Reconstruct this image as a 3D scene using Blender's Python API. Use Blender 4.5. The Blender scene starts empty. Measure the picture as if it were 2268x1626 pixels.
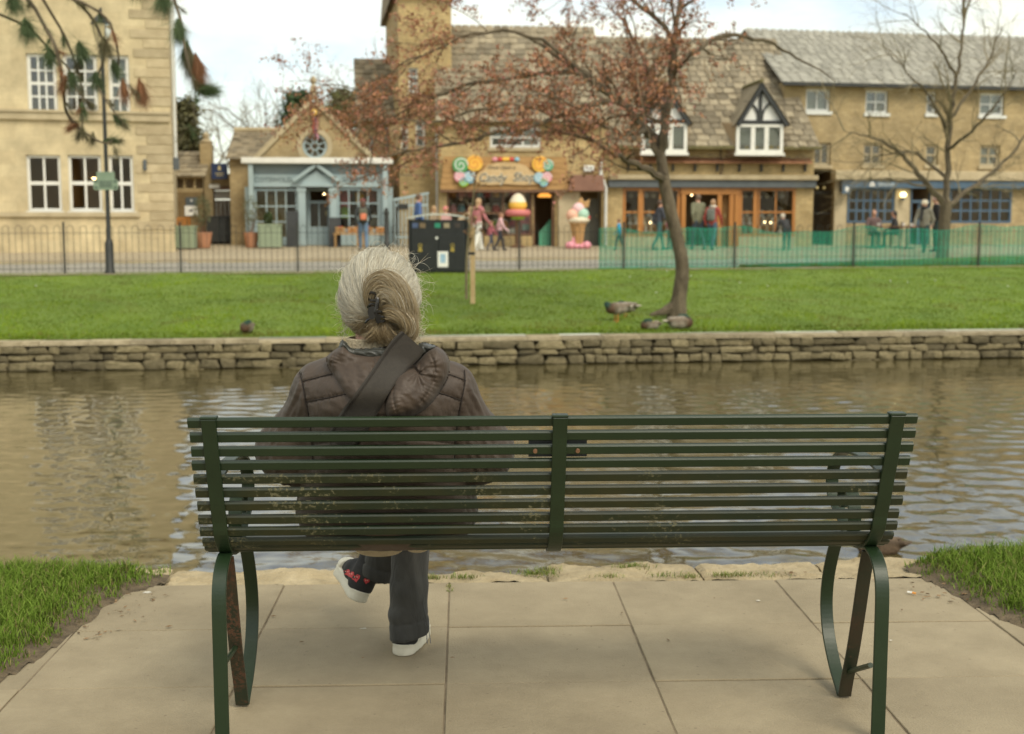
import bpy, bmesh, math, random
import numpy as np
from mathutils import Vector, Matrix, noise as mnoise

RND = random.Random(11)
NPR = np.random.default_rng(5)
SC = bpy.context.scene
COL = SC.collection
rad = math.radians

# ---------------------------------------------------------------- camera
FPX, PW, PH = 2794.0, 2268.0, 1626.0      # focal length and frame size in measuring units
CAMZ = 1.34
PITCH = math.atan((813 - 492) / FPX)
cam_d = bpy.data.cameras.new('camera')
cam = bpy.data.objects.new('camera', cam_d)
COL.objects.link(cam)
cam.location = (0, 0, CAMZ)
cam.rotation_euler = (math.pi / 2 - PITCH, 0, 0)
cam_d.sensor_width = 36
cam_d.lens = FPX / PW * 36
cam_d.clip_start = 0.05
cam_d.clip_end = 4000
cam_d.dof.use_dof = True
cam_d.dof.focus_distance = 3.25
cam_d.dof.aperture_fstop = 4.7
SC.camera = cam

# ---------------------------------------------------------------- sky and sun
SUN_EL, SUN_AZ = rad(48), rad(148)        # azimuth clockwise from +Y: high, to the right and a little behind
world = bpy.data.worlds.new('World')
SC.world = world
world.use_nodes = True
nt = world.node_tree
nt.nodes.clear()
w_out = nt.nodes.new('ShaderNodeOutputWorld')
w_bg = nt.nodes.new('ShaderNodeBackground')
w_sky = nt.nodes.new('ShaderNodeTexSky')
w_sky.sky_type = 'NISHITA'
w_sky.sun_disc = False
w_sky.sun_elevation = SUN_EL
w_sky.sun_rotation = SUN_AZ
w_sky.air_density = 1.0
w_sky.dust_density = 1.5
w_tc = nt.nodes.new('ShaderNodeTexCoord')
w_map = nt.nodes.new('ShaderNodeMapping')
w_map.inputs['Scale'].default_value = (1.0, 1.0, 2.6)
w_map.inputs['Location'].default_value = (0.35, 0.1, 0.0)
w_n = nt.nodes.new('ShaderNodeTexNoise')
w_n.inputs['Scale'].default_value = 3.4
w_n.inputs['Detail'].default_value = 7
w_n.inputs['Roughness'].default_value = 0.55
w_r = nt.nodes.new('ShaderNodeValToRGB')
w_r.color_ramp.elements[0].position = 0.40
w_r.color_ramp.elements[0].color = (0.20, 0.20, 0.20, 1)
w_r.color_ramp.elements[1].position = 0.62
w_r.color_ramp.elements[1].color = (1, 1, 1, 1)
w_mix = nt.nodes.new('ShaderNodeMix')
w_mix.data_type = 'RGBA'
w_mix.inputs[7].default_value = (6.3, 6.10, 4.85, 1)      # cloud
nt.links.new(w_tc.outputs['Generated'], w_map.inputs['Vector'])
nt.links.new(w_map.outputs['Vector'], w_n.inputs['Vector'])
nt.links.new(w_n.outputs['Fac'], w_r.inputs['Fac'])
nt.links.new(w_r.outputs['Color'], w_mix.inputs[0])
nt.links.new(w_sky.outputs['Color'], w_mix.inputs[6])
nt.links.new(w_mix.outputs[2], w_bg.inputs['Color'])
w_bg.inputs['Strength'].default_value = 0.15
nt.links.new(w_bg.outputs['Background'], w_out.inputs['Surface'])

sun_d = bpy.data.lights.new('sun', 'SUN')
sun_d.energy = 1.5
sun_d.angle = rad(26)
sun_d.color = (1.0, 0.92, 0.74)
sun = bpy.data.objects.new('sun', sun_d)
COL.objects.link(sun)
_sv = Vector((math.sin(SUN_AZ) * math.cos(SUN_EL), math.cos(SUN_AZ) * math.cos(SUN_EL), math.sin(SUN_EL)))
sun.rotation_euler = _sv.to_track_quat('Z', 'Y').to_euler()

SC.view_settings.view_transform = 'Standard'
SC.view_settings.look = 'None'
SC.view_settings.exposure = 0.45
SC.view_settings.gamma = 1.0
SC.render.engine = 'CYCLES'
SC.cycles.use_denoising = True
SC.cycles.max_bounces = 8
SC.cycles.transparent_max_bounces = 16
SC.cycles.caustics_reflective = False
SC.cycles.caustics_refractive = False
SC.cycles.sample_clamp_indirect = 6

# ---------------------------------------------------------------- measuring helpers
_F = Vector((0, math.cos(PITCH), -math.sin(PITCH)))
_U = Vector((0, math.sin(PITCH), math.cos(PITCH)))
_C = Vector((0, 0, CAMZ))
def ray(px, py):
    return Vector(((px - PW / 2) / FPX, 0, 0)) + _U * ((PH / 2 - py) / FPX) + _F
def at_Y(px, py, Y):
    d = ray(px, py); return _C + d * (Y / d.y)
def at_z(px, py, z):
    d = ray(px, py); return _C + d * ((z - CAMZ) / d.z)
def at_plane(px, py, p, n):
    d = ray(px, py); return _C + d * ((p - _C).dot(n) / d.dot(n))
def lerp(a, b, t): return a + (b - a) * t

# ---------------------------------------------------------------- materials
def _nodes(name):
    m = bpy.data.materials.new(name); m.use_nodes = True
    t = m.node_tree; b = t.nodes['Principled BSDF']
    return m, t, b
def rgb(c): return (c[0], c[1], c[2], 1)
def M(name, c1, c2=None, scale=4.0, rough=0.7, bump=0.0, bscale=40.0, metal=0.0, stretch=(1, 1, 1), spec=None,
      rand=0.0, detail=5, third=None, emit=None, coat=0.0, lo=0.35, hi=0.65):
    """noise-mixed colour c1/c2, per-object variation, noise bump"""
    m, t, b = _nodes(name)
    N, L = t.nodes, t.links
    b.inputs['Roughness'].default_value = rough
    b.inputs['Metallic'].default_value = metal
    if spec is not None: b.inputs['Specular IOR Level'].default_value = spec
    if coat: b.inputs['Coat Weight'].default_value = coat
    if c2 is None and not bump and not rand:
        b.inputs['Base Color'].default_value = rgb(c1)
    else:
        tc = N.new('ShaderNodeTexCoord'); mp = N.new('ShaderNodeMapping')
        mp.inputs['Scale'].default_value = stretch
        L.new(tc.outputs['Object'], mp.inputs['Vector'])
        if rand:
            oi = N.new('ShaderNodeObjectInfo')
            vm = N.new('ShaderNodeVectorMath'); vm.operation = 'ADD'
            mu = N.new('ShaderNodeMath'); mu.operation = 'MULTIPLY'; mu.inputs[1].default_value = 37.0
            L.new(oi.outputs['Random'], mu.inputs[0]); L.new(mp.outputs['Vector'], vm.inputs[0]); L.new(mu.outputs[0], vm.inputs[1])
            vec = vm.outputs[0]
        else: vec = mp.outputs['Vector']
        col = None
        if c2 is not None:
            n = N.new('ShaderNodeTexNoise'); n.inputs['Scale'].default_value = scale; n.inputs['Detail'].default_value = detail
            n.inputs['Roughness'].default_value = 0.62
            L.new(vec, n.inputs['Vector'])
            r = N.new('ShaderNodeValToRGB')
            r.color_ramp.elements[0].position = lo; r.color_ramp.elements[0].color = rgb(c1)
            r.color_ramp.elements[1].position = hi; r.color_ramp.elements[1].color = rgb(c2)
            if third:
                e = r.color_ramp.elements.new(min(hi + 0.1, 0.95)); e.color = rgb(third)
            L.new(n.outputs['Fac'], r.inputs['Fac']); col = r.outputs['Color']
        if rand:
            hs = N.new('ShaderNodeHueSaturation')
            mr = N.new('ShaderNodeMapRange'); mr.inputs['To Min'].default_value = 1 - rand; mr.inputs['To Max'].default_value = 1 + rand
            L.new(oi.outputs['Random'], mr.inputs['Value']); L.new(mr.outputs[0], hs.inputs['Value'])
            if col is None: hs.inputs['Color'].default_value = rgb(c1)
            else: L.new(col, hs.inputs['Color'])
            col = hs.outputs['Color']
        if col is not None: L.new(col, b.inputs['Base Color'])
        else: b.inputs['Base Color'].default_value = rgb(c1)
        if bump:
            n2 = N.new('ShaderNodeTexNoise'); n2.inputs['Scale'].default_value = bscale; n2.inputs['Detail'].default_value = 6
            L.new(vec, n2.inputs['Vector'])
            bp = N.new('ShaderNodeBump'); bp.inputs['Strength'].default_value = min(bump, 1.0); bp.inputs['Distance'].default_value = 0.02
            L.new(n2.outputs['Fac'], bp.inputs['Height']); L.new(bp.outputs['Normal'], b.inputs['Normal'])
    if emit:
        b.inputs['Emission Color'].default_value = rgb(emit[0]); b.inputs['Emission Strength'].default_value = emit[1]
    return m

def M_masonry(name, c1, c2, mortar, bw=0.32, bh=0.12, msize=0.012, bump=0.5, soft=0.35):
    """coursed stone too fine to build stone by stone: brick pattern with noise on top"""
    m, t, b = _nodes(name); N, L = t.nodes, t.links
    b.inputs['Roughness'].default_value = 0.88
    tc = N.new('ShaderNodeTexCoord'); sp = N.new('ShaderNodeSeparateXYZ'); cb = N.new('ShaderNodeCombineXYZ')
    L.new(tc.outputs['Object'], sp.inputs[0])
    ad = N.new('ShaderNodeMath'); ad.operation = 'ADD'
    L.new(sp.outputs['X'], ad.inputs[0]); L.new(sp.outputs['Y'], ad.inputs[1])
    L.new(ad.outputs[0], cb.inputs['X']); L.new(sp.outputs['Z'], cb.inputs['Y'])
    nz = N.new('ShaderNodeTexNoise'); nz.inputs['Scale'].default_value = 2.3; nz.inputs['Detail'].default_value = 3
    L.new(tc.outputs['Object'], nz.inputs['Vector'])
    wv = N.new('ShaderNodeVectorMath'); wv.operation = 'MULTIPLY_ADD'; wv.inputs[1].default_value = (0.10, 0.035, 0)
    L.new(nz.outputs['Color'], wv.inputs[0]); L.new(cb.outputs[0], wv.inputs[2])
    br = N.new('ShaderNodeTexBrick'); br.inputs['Scale'].default_value = 1.0
    br.inputs['Brick Width'].default_value = bw; br.inputs['Row Height'].default_value = bh
    br.inputs['Mortar Size'].default_value = msize; br.inputs['Mortar Smooth'].default_value = soft
    br.inputs['Color1'].default_value = rgb(c1); br.inputs['Color2'].default_value = rgb(c2); br.inputs['Mortar'].default_value = rgb(mortar)
    L.new(wv.outputs[0], br.inputs['Vector'])
    n = N.new('ShaderNodeTexNoise'); n.inputs['Scale'].default_value = 1.1; n.inputs['Detail'].default_value = 8; n.inputs['Roughness'].default_value = 0.7
    L.new(tc.outputs['Object'], n.inputs['Vector'])
    mr = N.new('ShaderNodeMapRange'); mr.inputs['From Min'].default_value = .3; mr.inputs['From Max'].default_value = .7
    mr.inputs['To Min'].default_value = .66; mr.inputs['To Max'].default_value = 1.22
    L.new(n.outputs['Fac'], mr.inputs['Value'])
    hs = N.new('ShaderNodeHueSaturation'); L.new(br.outputs['Color'], hs.inputs['Color']); L.new(mr.outputs[0], hs.inputs['Value'])
    L.new(hs.outputs['Color'], b.inputs['Base Color'])
    bp = N.new('ShaderNodeBump'); bp.inputs['Strength'].default_value = bump; bp.inputs['Distance'].default_value = .03
    mm = N.new('ShaderNodeMath'); mm.operation = 'MULTIPLY_ADD'; mm.inputs[1].default_value = -1.2
    n3 = N.new('ShaderNodeTexNoise'); n3.inputs['Scale'].default_value = 14; n3.inputs['Detail'].default_value = 5
    L.new(tc.outputs['Object'], n3.inputs['Vector'])
    L.new(br.outputs['Fac'], mm.inputs[0]); L.new(n3.outputs['Fac'], mm.inputs[2])
    L.new(mm.outputs[0], bp.inputs['Height']); L.new(bp.outputs['Normal'], b.inputs['Normal'])
    return m

def M_vcol(name, rough=0.5, spec=0.4, aniso=0.0):
    m, t, b = _nodes(name)
    a = t.nodes.new('ShaderNodeAttribute'); a.attribute_name = 'Col'
    t.links.new(a.outputs['Color'], b.inputs['Base Color'])
    b.inputs['Roughness'].default_value = rough; b.inputs['Specular IOR Level'].default_value = spec
    return m

def M_glass(name, tint=(0.75, 0.8, 0.78), refl=0.10):
    m = bpy.data.materials.new(name); m.use_nodes = True
    t = m.node_tree; t.nodes.clear(); N, L = t.nodes, t.links
    o = N.new('ShaderNodeOutputMaterial'); mx = N.new('ShaderNodeMixShader')
    tr = N.new('ShaderNodeBsdfTransparent'); tr.inputs['Color'].default_value = rgb(tint)
    gl = N.new('ShaderNodeBsdfGlossy'); gl.inputs['Roughness'].default_value = 0.03
    fr = N.new('ShaderNodeFresnel'); fr.inputs['IOR'].default_value = 1.3
    ad = N.new('ShaderNodeMath'); ad.operation = 'ADD'; ad.inputs[1].default_value = refl; ad.use_clamp = True
    L.new(fr.outputs[0], ad.inputs[0]); L.new(ad.outputs[0], mx.inputs[0])
    L.new(tr.outputs[0], mx.inputs[1]); L.new(gl.outputs[0], mx.inputs[2]); L.new(mx.outputs[0], o.inputs['Surface'])
    return m

# ---------------------------------------------------------------- mesh helpers
def tag(o, label=None, cat=None, group=None, kind=None):
    if label: o['label'] = label
    if cat: o['category'] = cat
    if group: o['group'] = group
    if kind: o['kind'] = kind
    return o
def link(o, parent=None):
    COL.objects.link(o)
    if parent is not None: o.parent = parent
    return o
def empty(name, loc=(0, 0, 0), rz=0.0, label=None, cat=None, group=None, parent=None):
    o = bpy.data.objects.new(name, None); link(o, parent)
    o.location = loc; o.rotation_euler = (0, 0, rz); o.empty_display_size = 0.1
    return tag(o, label, cat, group)
def new_obj(name, me, mat=None, parent=None, smooth=False, mats=None):
    o = bpy.data.objects.new(name, me); link(o, parent)
    if mats:
        for m in mats: me.materials.append(m)
    elif mat is not None and not me.materials: me.materials.append(mat)
    if smooth: me.shade_smooth()
    return o
def np_mesh(name, V, Fq, mat=None, parent=None, smooth=False, col=None, mats=None, mi=None):
    """V (n,3) floats, Fq (m,3|4) ints"""
    V = np.asarray(V, np.float32); Fq = np.asarray(Fq, np.int32)
    me = bpy.data.meshes.new(name)
    k = Fq.shape[1]
    me.vertices.add(len(V)); me.vertices.foreach_set('co', V.ravel())
    me.loops.add(Fq.size); me.loops.foreach_set('vertex_index', Fq.ravel())
    me.polygons.add(len(Fq)); me.polygons.foreach_set('loop_start', np.arange(0, Fq.size, k, dtype=np.int32))
    if mi is not None: me.polygons.foreach_set('material_index', np.asarray(mi, np.int32))
    me.update(calc_edges=True)
    if col is not None:
        ca = me.color_attributes.new('Col', 'FLOAT_COLOR', 'POINT')
        c4 = np.ones((len(V), 4), np.float32); c4[:, :3] = col
        ca.data.foreach_set('color', c4.ravel())
    return new_obj(name, me, mat, parent, smooth, mats)

class MB:
    """collects pieces of ONE mesh"""
    def __init__(s): s.v = []; s.f = []; s.m = []; s.cur = 0
    def add(s, vs, fs):
        o = len(s.v); s.v += [tuple(v) for v in vs]
        s.f += [tuple(i + o for i in f) for f in fs]; s.m += [s.cur] * len(fs); return s
    def box(s, x0, x1, y0, y1, z0, z1):
        x0, x1 = sorted((x0, x1)); y0, y1 = sorted((y0, y1)); z0, z1 = sorted((z0, z1))
        return s.add([(x0, y0, z0), (x1, y0, z0), (x1, y1, z0), (x0, y1, z0), (x0, y0, z1), (x1, y0, z1), (x1, y1, z1), (x0, y1, z1)],
                     [(0, 3, 2, 1), (4, 5, 6, 7), (0, 1, 5, 4), (1, 2, 6, 5), (2, 3, 7, 6), (3, 0, 4, 7)])
    def prism(s, pts, y0, y1):
        """polygon in xz (counter-clockwise seen from -y) pushed from y0 to y1"""
        n = len(pts)
        vs = [(p[0], y0, p[1]) for p in pts] + [(p[0], y1, p[1]) for p in pts]
        fs = [tuple(range(n)), tuple(range(2 * n - 1, n - 1, -1))]
        for i in range(n):
            j = (i + 1) % n; fs.append((i, i + n, j + n, j))
        return s.add(vs, fs)
    def tube(s, pts, rs, n=8, caps=True):
        pts = [Vector(p) for p in pts]
        if not hasattr(rs, '__len__'): rs = [rs] * len(pts)
        vs, fs = [], []
        up = None
        for i, p in enumerate(pts):
            d = (pts[min(i + 1, len(pts) - 1)] - pts[max(i - 1, 0)])
            d = d.normalized() if d.length > 1e-9 else Vector((0, 0, 1))
            if up is None:
                up = d.orthogonal().normalized()
            else:
                up = (up - d * up.dot(d))
                up = up.normalized() if up.length > 1e-6 else d.orthogonal().normalized()
            sd = d.cross(up)
            for k in range(n):
                a = 2 * math.pi * k / n
                vs.append(p + (up * math.cos(a) + sd * math.sin(a)) * rs[i])
        for i in range(len(pts) - 1):
            for k in range(n):
                a = i * n + k; b = i * n + (k + 1) % n
                fs.append((a, b, b + n, a + n))
        if caps:
            fs.append(tuple(range(n - 1, -1, -1))); q = (len(pts) - 1) * n; fs.append(tuple(range(q, q + n)))
        return s.add(vs, fs)
    def lathe(s, prof, n=16, c=(0, 0, 0), sx=1.0, sy=1.0):
        """prof: list of (r,z) bottom to top"""
        vs, fs = [], []
        for r, z in prof:
            for k in range(n):
                a = 2 * math.pi * k / n
                vs.append((c[0] + r * sx * math.cos(a), c[1] + r * sy * math.sin(a), c[2] + z))
        for i in range(len(prof) - 1):
            for k in range(n):
                a = i * n + k; b = i * n + (k + 1) % n
                fs.append((a, b, b + n, a + n))
        fs.append(tuple(range(n - 1, -1, -1))); q = (len(prof) - 1) * n; fs.append(tuple(range(q, q + n)))
        return s.add(vs, fs)
    def disc(s, cx, cz, r, y0, y1, n=20):
        return s.prism([(cx + r * math.cos(2 * math.pi * k / n), cz + r * math.sin(2 * math.pi * k / n)) for k in range(n)], y0, y1)
    def ring(s, cx, cz, r0, r1, y0, y1, n=24):
        vs = []; fs = []
        for k in range(n):
            a = 2 * math.pi * k / n; c_, s_ = math.cos(a), math.sin(a)
            vs += [(cx + r0 * c_, y0, cz + r0 * s_), (cx + r1 * c_, y0, cz + r1 * s_), (cx + r1 * c_, y1, cz + r1 * s_), (cx + r0 * c_, y1, cz + r0 * s_)]
        for k in range(n):
            a = 4 * k; b = 4 * ((k + 1) % n)
            fs += [(a, a + 1, b + 1, b), (a + 1, a + 2, b + 2, b + 1), (a + 2, a + 3, b + 3, b + 2), (a + 3, a, b, b + 3)]
        return s.add(vs, fs)
    def ball(s, c, r, n=12, m=8):
        prof = [(math.sin(math.pi * i / m) if 0 < i < m else 0.02, -math.cos(math.pi * i / m)) for i in range(m + 1)]
        rr = r if hasattr(r, '__len__') else (r, r, r)
        return s.lathe([(p[0], p[1] * rr[2]) for p in prof], n, c, rr[0], rr[1])
    def strap(s, path, x, w, th):
        """flat bar following path in (y,z), width w along x, thickness th"""
        n = len(path); vs = []; fs = []
        for i, (y, z) in enumerate(path):
            y0, z0 = path[max(i - 1, 0)]; y1, z1 = path[min(i + 1, n - 1)]
            t = Vector((y1 - y0, z1 - z0)).normalized(); nn = Vector((-t.y, t.x)) * (th / 2)
            for sx, sn in ((-1, -1), (1, -1), (1, 1), (-1, 1)):
                vs.append((x + sx * w / 2, y + sn * nn.x, z + sn * nn.y))
        for i in range(n - 1):
            for k in range(4):
                a = 4 * i + k; b = 4 * i + (k + 1) % 4
                fs.append((a, b, b + 4, a + 4))
        fs += [(3, 2, 1, 0), tuple(4 * (n - 1) + k for k in range(4))]
        return s.add(vs, fs)
    def mesh(s, name):
        me = bpy.data.meshes.new(name); me.from_pydata(s.v, [], s.f); me.update()
        if any(s.m): me.polygons.foreach_set('material_index', s.m)
        return me
    def build(s, name, mat=None, parent=None, smooth=False, mats=None, bevel=0.0, fix=True):
        me = s.mesh(name)
        if fix or bevel:
            bm = bmesh.new(); bm.from_mesh(me)
            if fix: bmesh.ops.recalc_face_normals(bm, faces=bm.faces)
            if bevel:
                bmesh.ops.bevel(bm, geom=bm.edges[:], offset=bevel, segments=1, affect='EDGES', clamp_overlap=True)
            bm.to_mesh(me); bm.free()
        o = new_obj(name, me, mat, parent, False, mats)
        if smooth: shade_auto(me)
        return o
def shade_auto(me, ang=40):
    me.shade_smooth()
    try: me.set_sharp_from_angle(angle=rad(ang))
    except Exception: pass
def catmull(pts, n=6):
    pts = [Vector(p) for p in pts]; out = []
    for i in range(len(pts) - 1):
        p0 = pts[max(i - 1, 0)]; p1 = pts[i]; p2 = pts[i + 1]; p3 = pts[min(i + 2, len(pts) - 1)]
        for k in range(n):
            t = k / n
            out.append(0.5 * ((2 * p1) + (p2 - p0) * t + (2 * p0 - 5 * p1 + 4 * p2 - p3) * t * t + (3 * p1 - p0 - 3 * p2 + p3) * t ** 3))
    out.append(pts[-1]); return out
def text_mesh(name, body, size, mat, parent, loc, extrude=0.01, width=None, shear=0.0, align='CENTER', offset=0.0):
    cu = bpy.data.curves.new(name, 'FONT'); cu.body = body; cu.size = size; cu.extrude = extrude
    cu.align_x = align; cu.align_y = 'CENTER'; cu.shear = shear; cu.resolution_u = 2; cu.offset = offset
    o = bpy.data.objects.new(name, cu); COL.objects.link(o)
    bpy.context.view_layer.update()
    dg = bpy.context.evaluated_depsgraph_get()
    me = bpy.data.meshes.new_from_object(o.evaluated_get(dg))
    bpy.data.objects.remove(o); bpy.data.curves.remove(cu)
    me.transform(Matrix.Rotation(math.pi / 2, 4, 'X'))
    if width:
        xs = [v.co.x for v in me.vertices]; k = width / max(max(xs) - min(xs), 1e-6)
        me.transform(Matrix.Diagonal((k, 1, 1, 1)))
    me.materials.clear()
    ob = new_obj(name, me, mat, parent); ob.location = loc
    return ob

# ---------------------------------------------------------------- implicit surfaces (organic shapes)
class Grid:
    def __init__(s, lo, hi, h):
        s.lo = np.array(lo, np.float32); s.h = h
        n = np.ceil((np.array(hi) - np.array(lo)) / h).astype(int) + 1
        ax = [lo[i] + h * np.arange(n[i], dtype=np.float32) for i in range(3)]
        s.X, s.Y, s.Z = np.meshgrid(*ax, indexing='ij')
class Pts:
    def __init__(s, P): P = np.asarray(P, np.float32); s.X, s.Y, s.Z = P[..., 0], P[..., 1], P[..., 2]
def f_cap(g, a, b, ra, rb=None, sc=(1, 1, 1)):
    rb = ra if rb is None else rb
    a = np.array(a, np.float32); b = np.array(b, np.float32); d = (b - a)
    wx, wy, wz = (1 / k for k in sc)
    px, py, pz = (g.X - a[0]), (g.Y - a[1]), (g.Z - a[2])
    t = np.clip((px * d[0] + py * d[1] + pz * d[2]) / max(float(d @ d), 1e-9), 0, 1)
    return np.sqrt(((px - t * d[0]) * wx) ** 2 + ((py - t * d[1]) * wy) ** 2 + ((pz - t * d[2]) * wz) ** 2) - (ra + (rb - ra) * t)
def f_ell(g, c, r):
    q = np.sqrt(((g.X - c[0]) / r[0]) ** 2 + ((g.Y - c[1]) / r[1]) ** 2 + ((g.Z - c[2]) / r[2]) ** 2)
    return (q - 1) * min(r)
def f_box(g, c, hsz, r=0.0):
    qx = np.abs(g.X - c[0]) - hsz[0] + r; qy = np.abs(g.Y - c[1]) - hsz[1] + r; qz = np.abs(g.Z - c[2]) - hsz[2] + r
    return np.sqrt(np.maximum(qx, 0) ** 2 + np.maximum(qy, 0) ** 2 + np.maximum(qz, 0) ** 2) + np.minimum(np.maximum(qx, np.maximum(qy, qz)), 0) - r
def smin(a, b, k):
    h = np.clip(0.5 + 0.5 * (b - a) / k, 0, 1)
    return b + (a - b) * h - k * h * (1 - h)
def surf(F, g):
    """surface nets: returns V, quads"""
    S = F < 0
    n = F.shape
    cnt = np.zeros((n[0] - 1, n[1] - 1, n[2] - 1), np.int8)
    for i in (0, 1):
        for j in (0, 1):
            for k in (0, 1):
                cnt += S[i:n[0] - 1 + i, j:n[1] - 1 + j, k:n[2] - 1 + k]
    act = (cnt > 0) & (cnt < 8)
    I = np.argwhere(act)
    idx = -np.ones(act.shape, np.int64); idx[act] = np.arange(len(I))
    acc = np.zeros((len(I), 3)); num = np.zeros(len(I))
    corners = [(i, j, k) for i in (0, 1) for j in (0, 1) for k in (0, 1)]
    for a in corners:
        for ax in range(3):
            if a[ax] == 1: continue
            b = list(a); b[ax] = 1
            fa = F[I[:, 0] + a[0], I[:, 1] + a[1], I[:, 2] + a[2]]; fb = F[I[:, 0] + b[0], I[:, 1] + b[1], I[:, 2] + b[2]]
            c = (fa < 0) != (fb < 0)
            t = np.where(c, fa / np.where(fa - fb == 0, 1, fa - fb), 0)
            p = np.array(a, float)[None, :] + np.zeros((len(I), 3)); p[:, ax] += t
            acc[c] += p[c]; num[c] += 1
    V = g.lo[None, :] + g.h * (I + acc / num[:, None])
    Q = []
    for ax in range(3):
        sl0 = [slice(None)] * 3; sl1 = [slice(None)] * 3
        sl0[ax] = slice(0, n[ax] - 1); sl1[ax] = slice(1, n[ax])
        A = S[tuple(sl0)]; B = S[tuple(sl1)]
        E = np.argwhere(A != B)
        o1, o2 = [(1, 2), (2, 0), (0, 1)][ax]
        ok = (E[:, o1] > 0) & (E[:, o2] > 0) & (E[:, o1] < n[o1] - 1) & (E[:, o2] < n[o2] - 1)
        E = E[ok]; inside = A[E[:, 0], E[:, 1], E[:, 2]]
        def cell(d1, d2):
            q = E.copy(); q[:, o1] -= d1; q[:, o2] -= d2
            return idx[q[:, 0], q[:, 1], q[:, 2]]
        q = np.stack([cell(1, 1), cell(0, 1), cell(0, 0), cell(1, 0)], 1)
        q[~inside] = q[~inside][:, ::-1]
        Q.append(q)
    return V, np.concatenate(Q)
def relax(V, Q, it=2, lam=0.5):
    n = len(V)
    e = np.concatenate([Q[:, [0, 1]], Q[:, [1, 2]], Q[:, [2, 3]], Q[:, [3, 0]]]); e = np.concatenate([e, e[:, ::-1]])
    deg = np.bincount(e[:, 0], minlength=n)[:, None]
    for _ in range(it):
        s = np.stack([np.bincount(e[:, 0], weights=V[e[:, 1], k], minlength=n) for k in range(3)], 1)
        V = V + lam * (s / np.maximum(deg, 1) - V)
    return V
def sdf_obj(name, fn, lo, hi, h, mat=None, parent=None, it=2, mats=None, mifn=None, colfn=None):
    g = Grid(lo, hi, h); V, Q = surf(fn(g), g); V = relax(V, Q, it)
    mi = mifn(V[Q].mean(1)) if mifn else None
    col = colfn(V) if colfn else None
    return np_mesh(name, V, Q, mat, parent, True, col, mats, mi)
# ================================================================ SETTING
NROT = rad(2.2)                       # near bank: paving and bench frame
cN, sN = math.cos(NROT), math.sin(NROT)
def near(x, y, z=0.0): return Vector((x * cN - y * sN, x * sN + y * cN, z))
def to_near(p): return (p[0] * cN + p[1] * sN, -p[0] * sN + p[1] * cN)
ZW = -0.83                            # water level
W0, W1 = at_z(128, 757, -0.40), at_z(2140, 735, -0.40)        # far river wall, top line
F0, F1 = at_z(128, 605, 0.22), at_z(2140, 588, 0.22)          # railing, foot line
WD = (W1 - W0); WD.z = 0; WLEN = WD.length; WD.normalize(); WANG = math.atan2(WD.y, WD.x)
FD = (F1 - F0); FD.z = 0; FLEN = FD.length; FD.normalize(); FANG = math.atan2(FD.y, FD.x)
FN = Vector((-FD.y, FD.x, 0))
def s_of(x, y): return (x - F0.x) * FN.x + (y - F0.y) * FN.y
def z_street(x, y): return 0.212 + 0.0209 * max(0.0, min(s_of(x, y), 17.0))
def f_pt(u, s=0.0):
    p = F0 + FD * u + FN * s
    return Vector((p.x, p.y, z_street(p.x, p.y)))
def street_at(px, s=None, Y=None):
    """point on the street under image column px, s metres behind the railing line"""
    d = ray(px, 500); d = Vector((d.x / d.y, 1, 0))
    if Y is None:
        k = ((F0.x * FN.x + F0.y * FN.y) + s) / (d.x * FN.x + FN.y)
    else: k = Y
    p = d * k
    return Vector((p.x, p.y, z_street(p.x, p.y)))

m_slab = M('weathered paving slab', (0.285, 0.235, 0.152), (0.355, 0.298, 0.198), 3.0, 0.85, 0.25, 160, rand=0.06, lo=.25, hi=.75)
def slab_details(m):
    t = m.node_tree; N, L = t.nodes, t.links; b = N['Principled BSDF']
    src = b.inputs['Base Color'].links[0].from_socket
    tc = N.new('ShaderNodeTexCoord'); gm = N.new('ShaderNodeNewGeometry')
    v = N.new('ShaderNodeTexVoronoi'); v.inputs['Scale'].default_value = 17; L.new(gm.outputs['Position'], v.inputs['Vector'])
    r = N.new('ShaderNodeValToRGB'); r.color_ramp.elements[0].position = 0.05; r.color_ramp.elements[0].color = (1, 1, 1, 1)
    r.color_ramp.elements[1].position = 0.10; r.color_ramp.elements[1].color = (0, 0, 0, 1); L.new(v.outputs['Distance'], r.inputs['Fac'])
    n = N.new('ShaderNodeTexNoise'); n.inputs['Scale'].default_value = 1.7; n.inputs['Detail'].default_value = 9; n.inputs['Roughness'].default_value = .72
    L.new(gm.outputs['Position'], n.inputs['Vector'])
    r2 = N.new('ShaderNodeValToRGB'); r2.color_ramp.elements[0].position = .3; r2.color_ramp.elements[0].color = (.52, .49, .42, 1)
    r2.color_ramp.elements[1].position = .66; r2.color_ramp.elements[1].color = (1.12, 1.1, 1.06, 1); L.new(n.outputs['Fac'], r2.inputs['Fac'])
    mx = N.new('ShaderNodeMix'); mx.data_type = 'RGBA'; mx.blend_type = 'MULTIPLY'; mx.inputs[0].default_value = .6
    L.new(src, mx.inputs[6]); L.new(r2.outputs[0], mx.inputs[7])
    sc = N.new('ShaderNodeMath'); sc.operation = 'MULTIPLY'; sc.inputs[1].default_value = .5
    L.new(r.outputs[0], sc.inputs[0])
    m2 = N.new('ShaderNodeMix'); m2.data_type = 'RGBA'; m2.inputs[7].default_value = (.16, .12, .075, 1)
    L.new(sc.outputs[0], m2.inputs[0]); L.new(mx.outputs[2], m2.inputs[6]); L.new(m2.outputs[2], b.inputs['Base Color'])
slab_details(m_slab)
m_kerb = M('rough limestone kerb', (0.29, 0.225, 0.125), (0.46, 0.375, 0.23), 9.0, 0.9, 0.8, 38, rand=0.10, lo=.3, hi=.7)
m_soil = M('damp soil', (0.075, 0.055, 0.032), (0.16, 0.12, 0.07), 22, 0.95, 0.8, 60)
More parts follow.
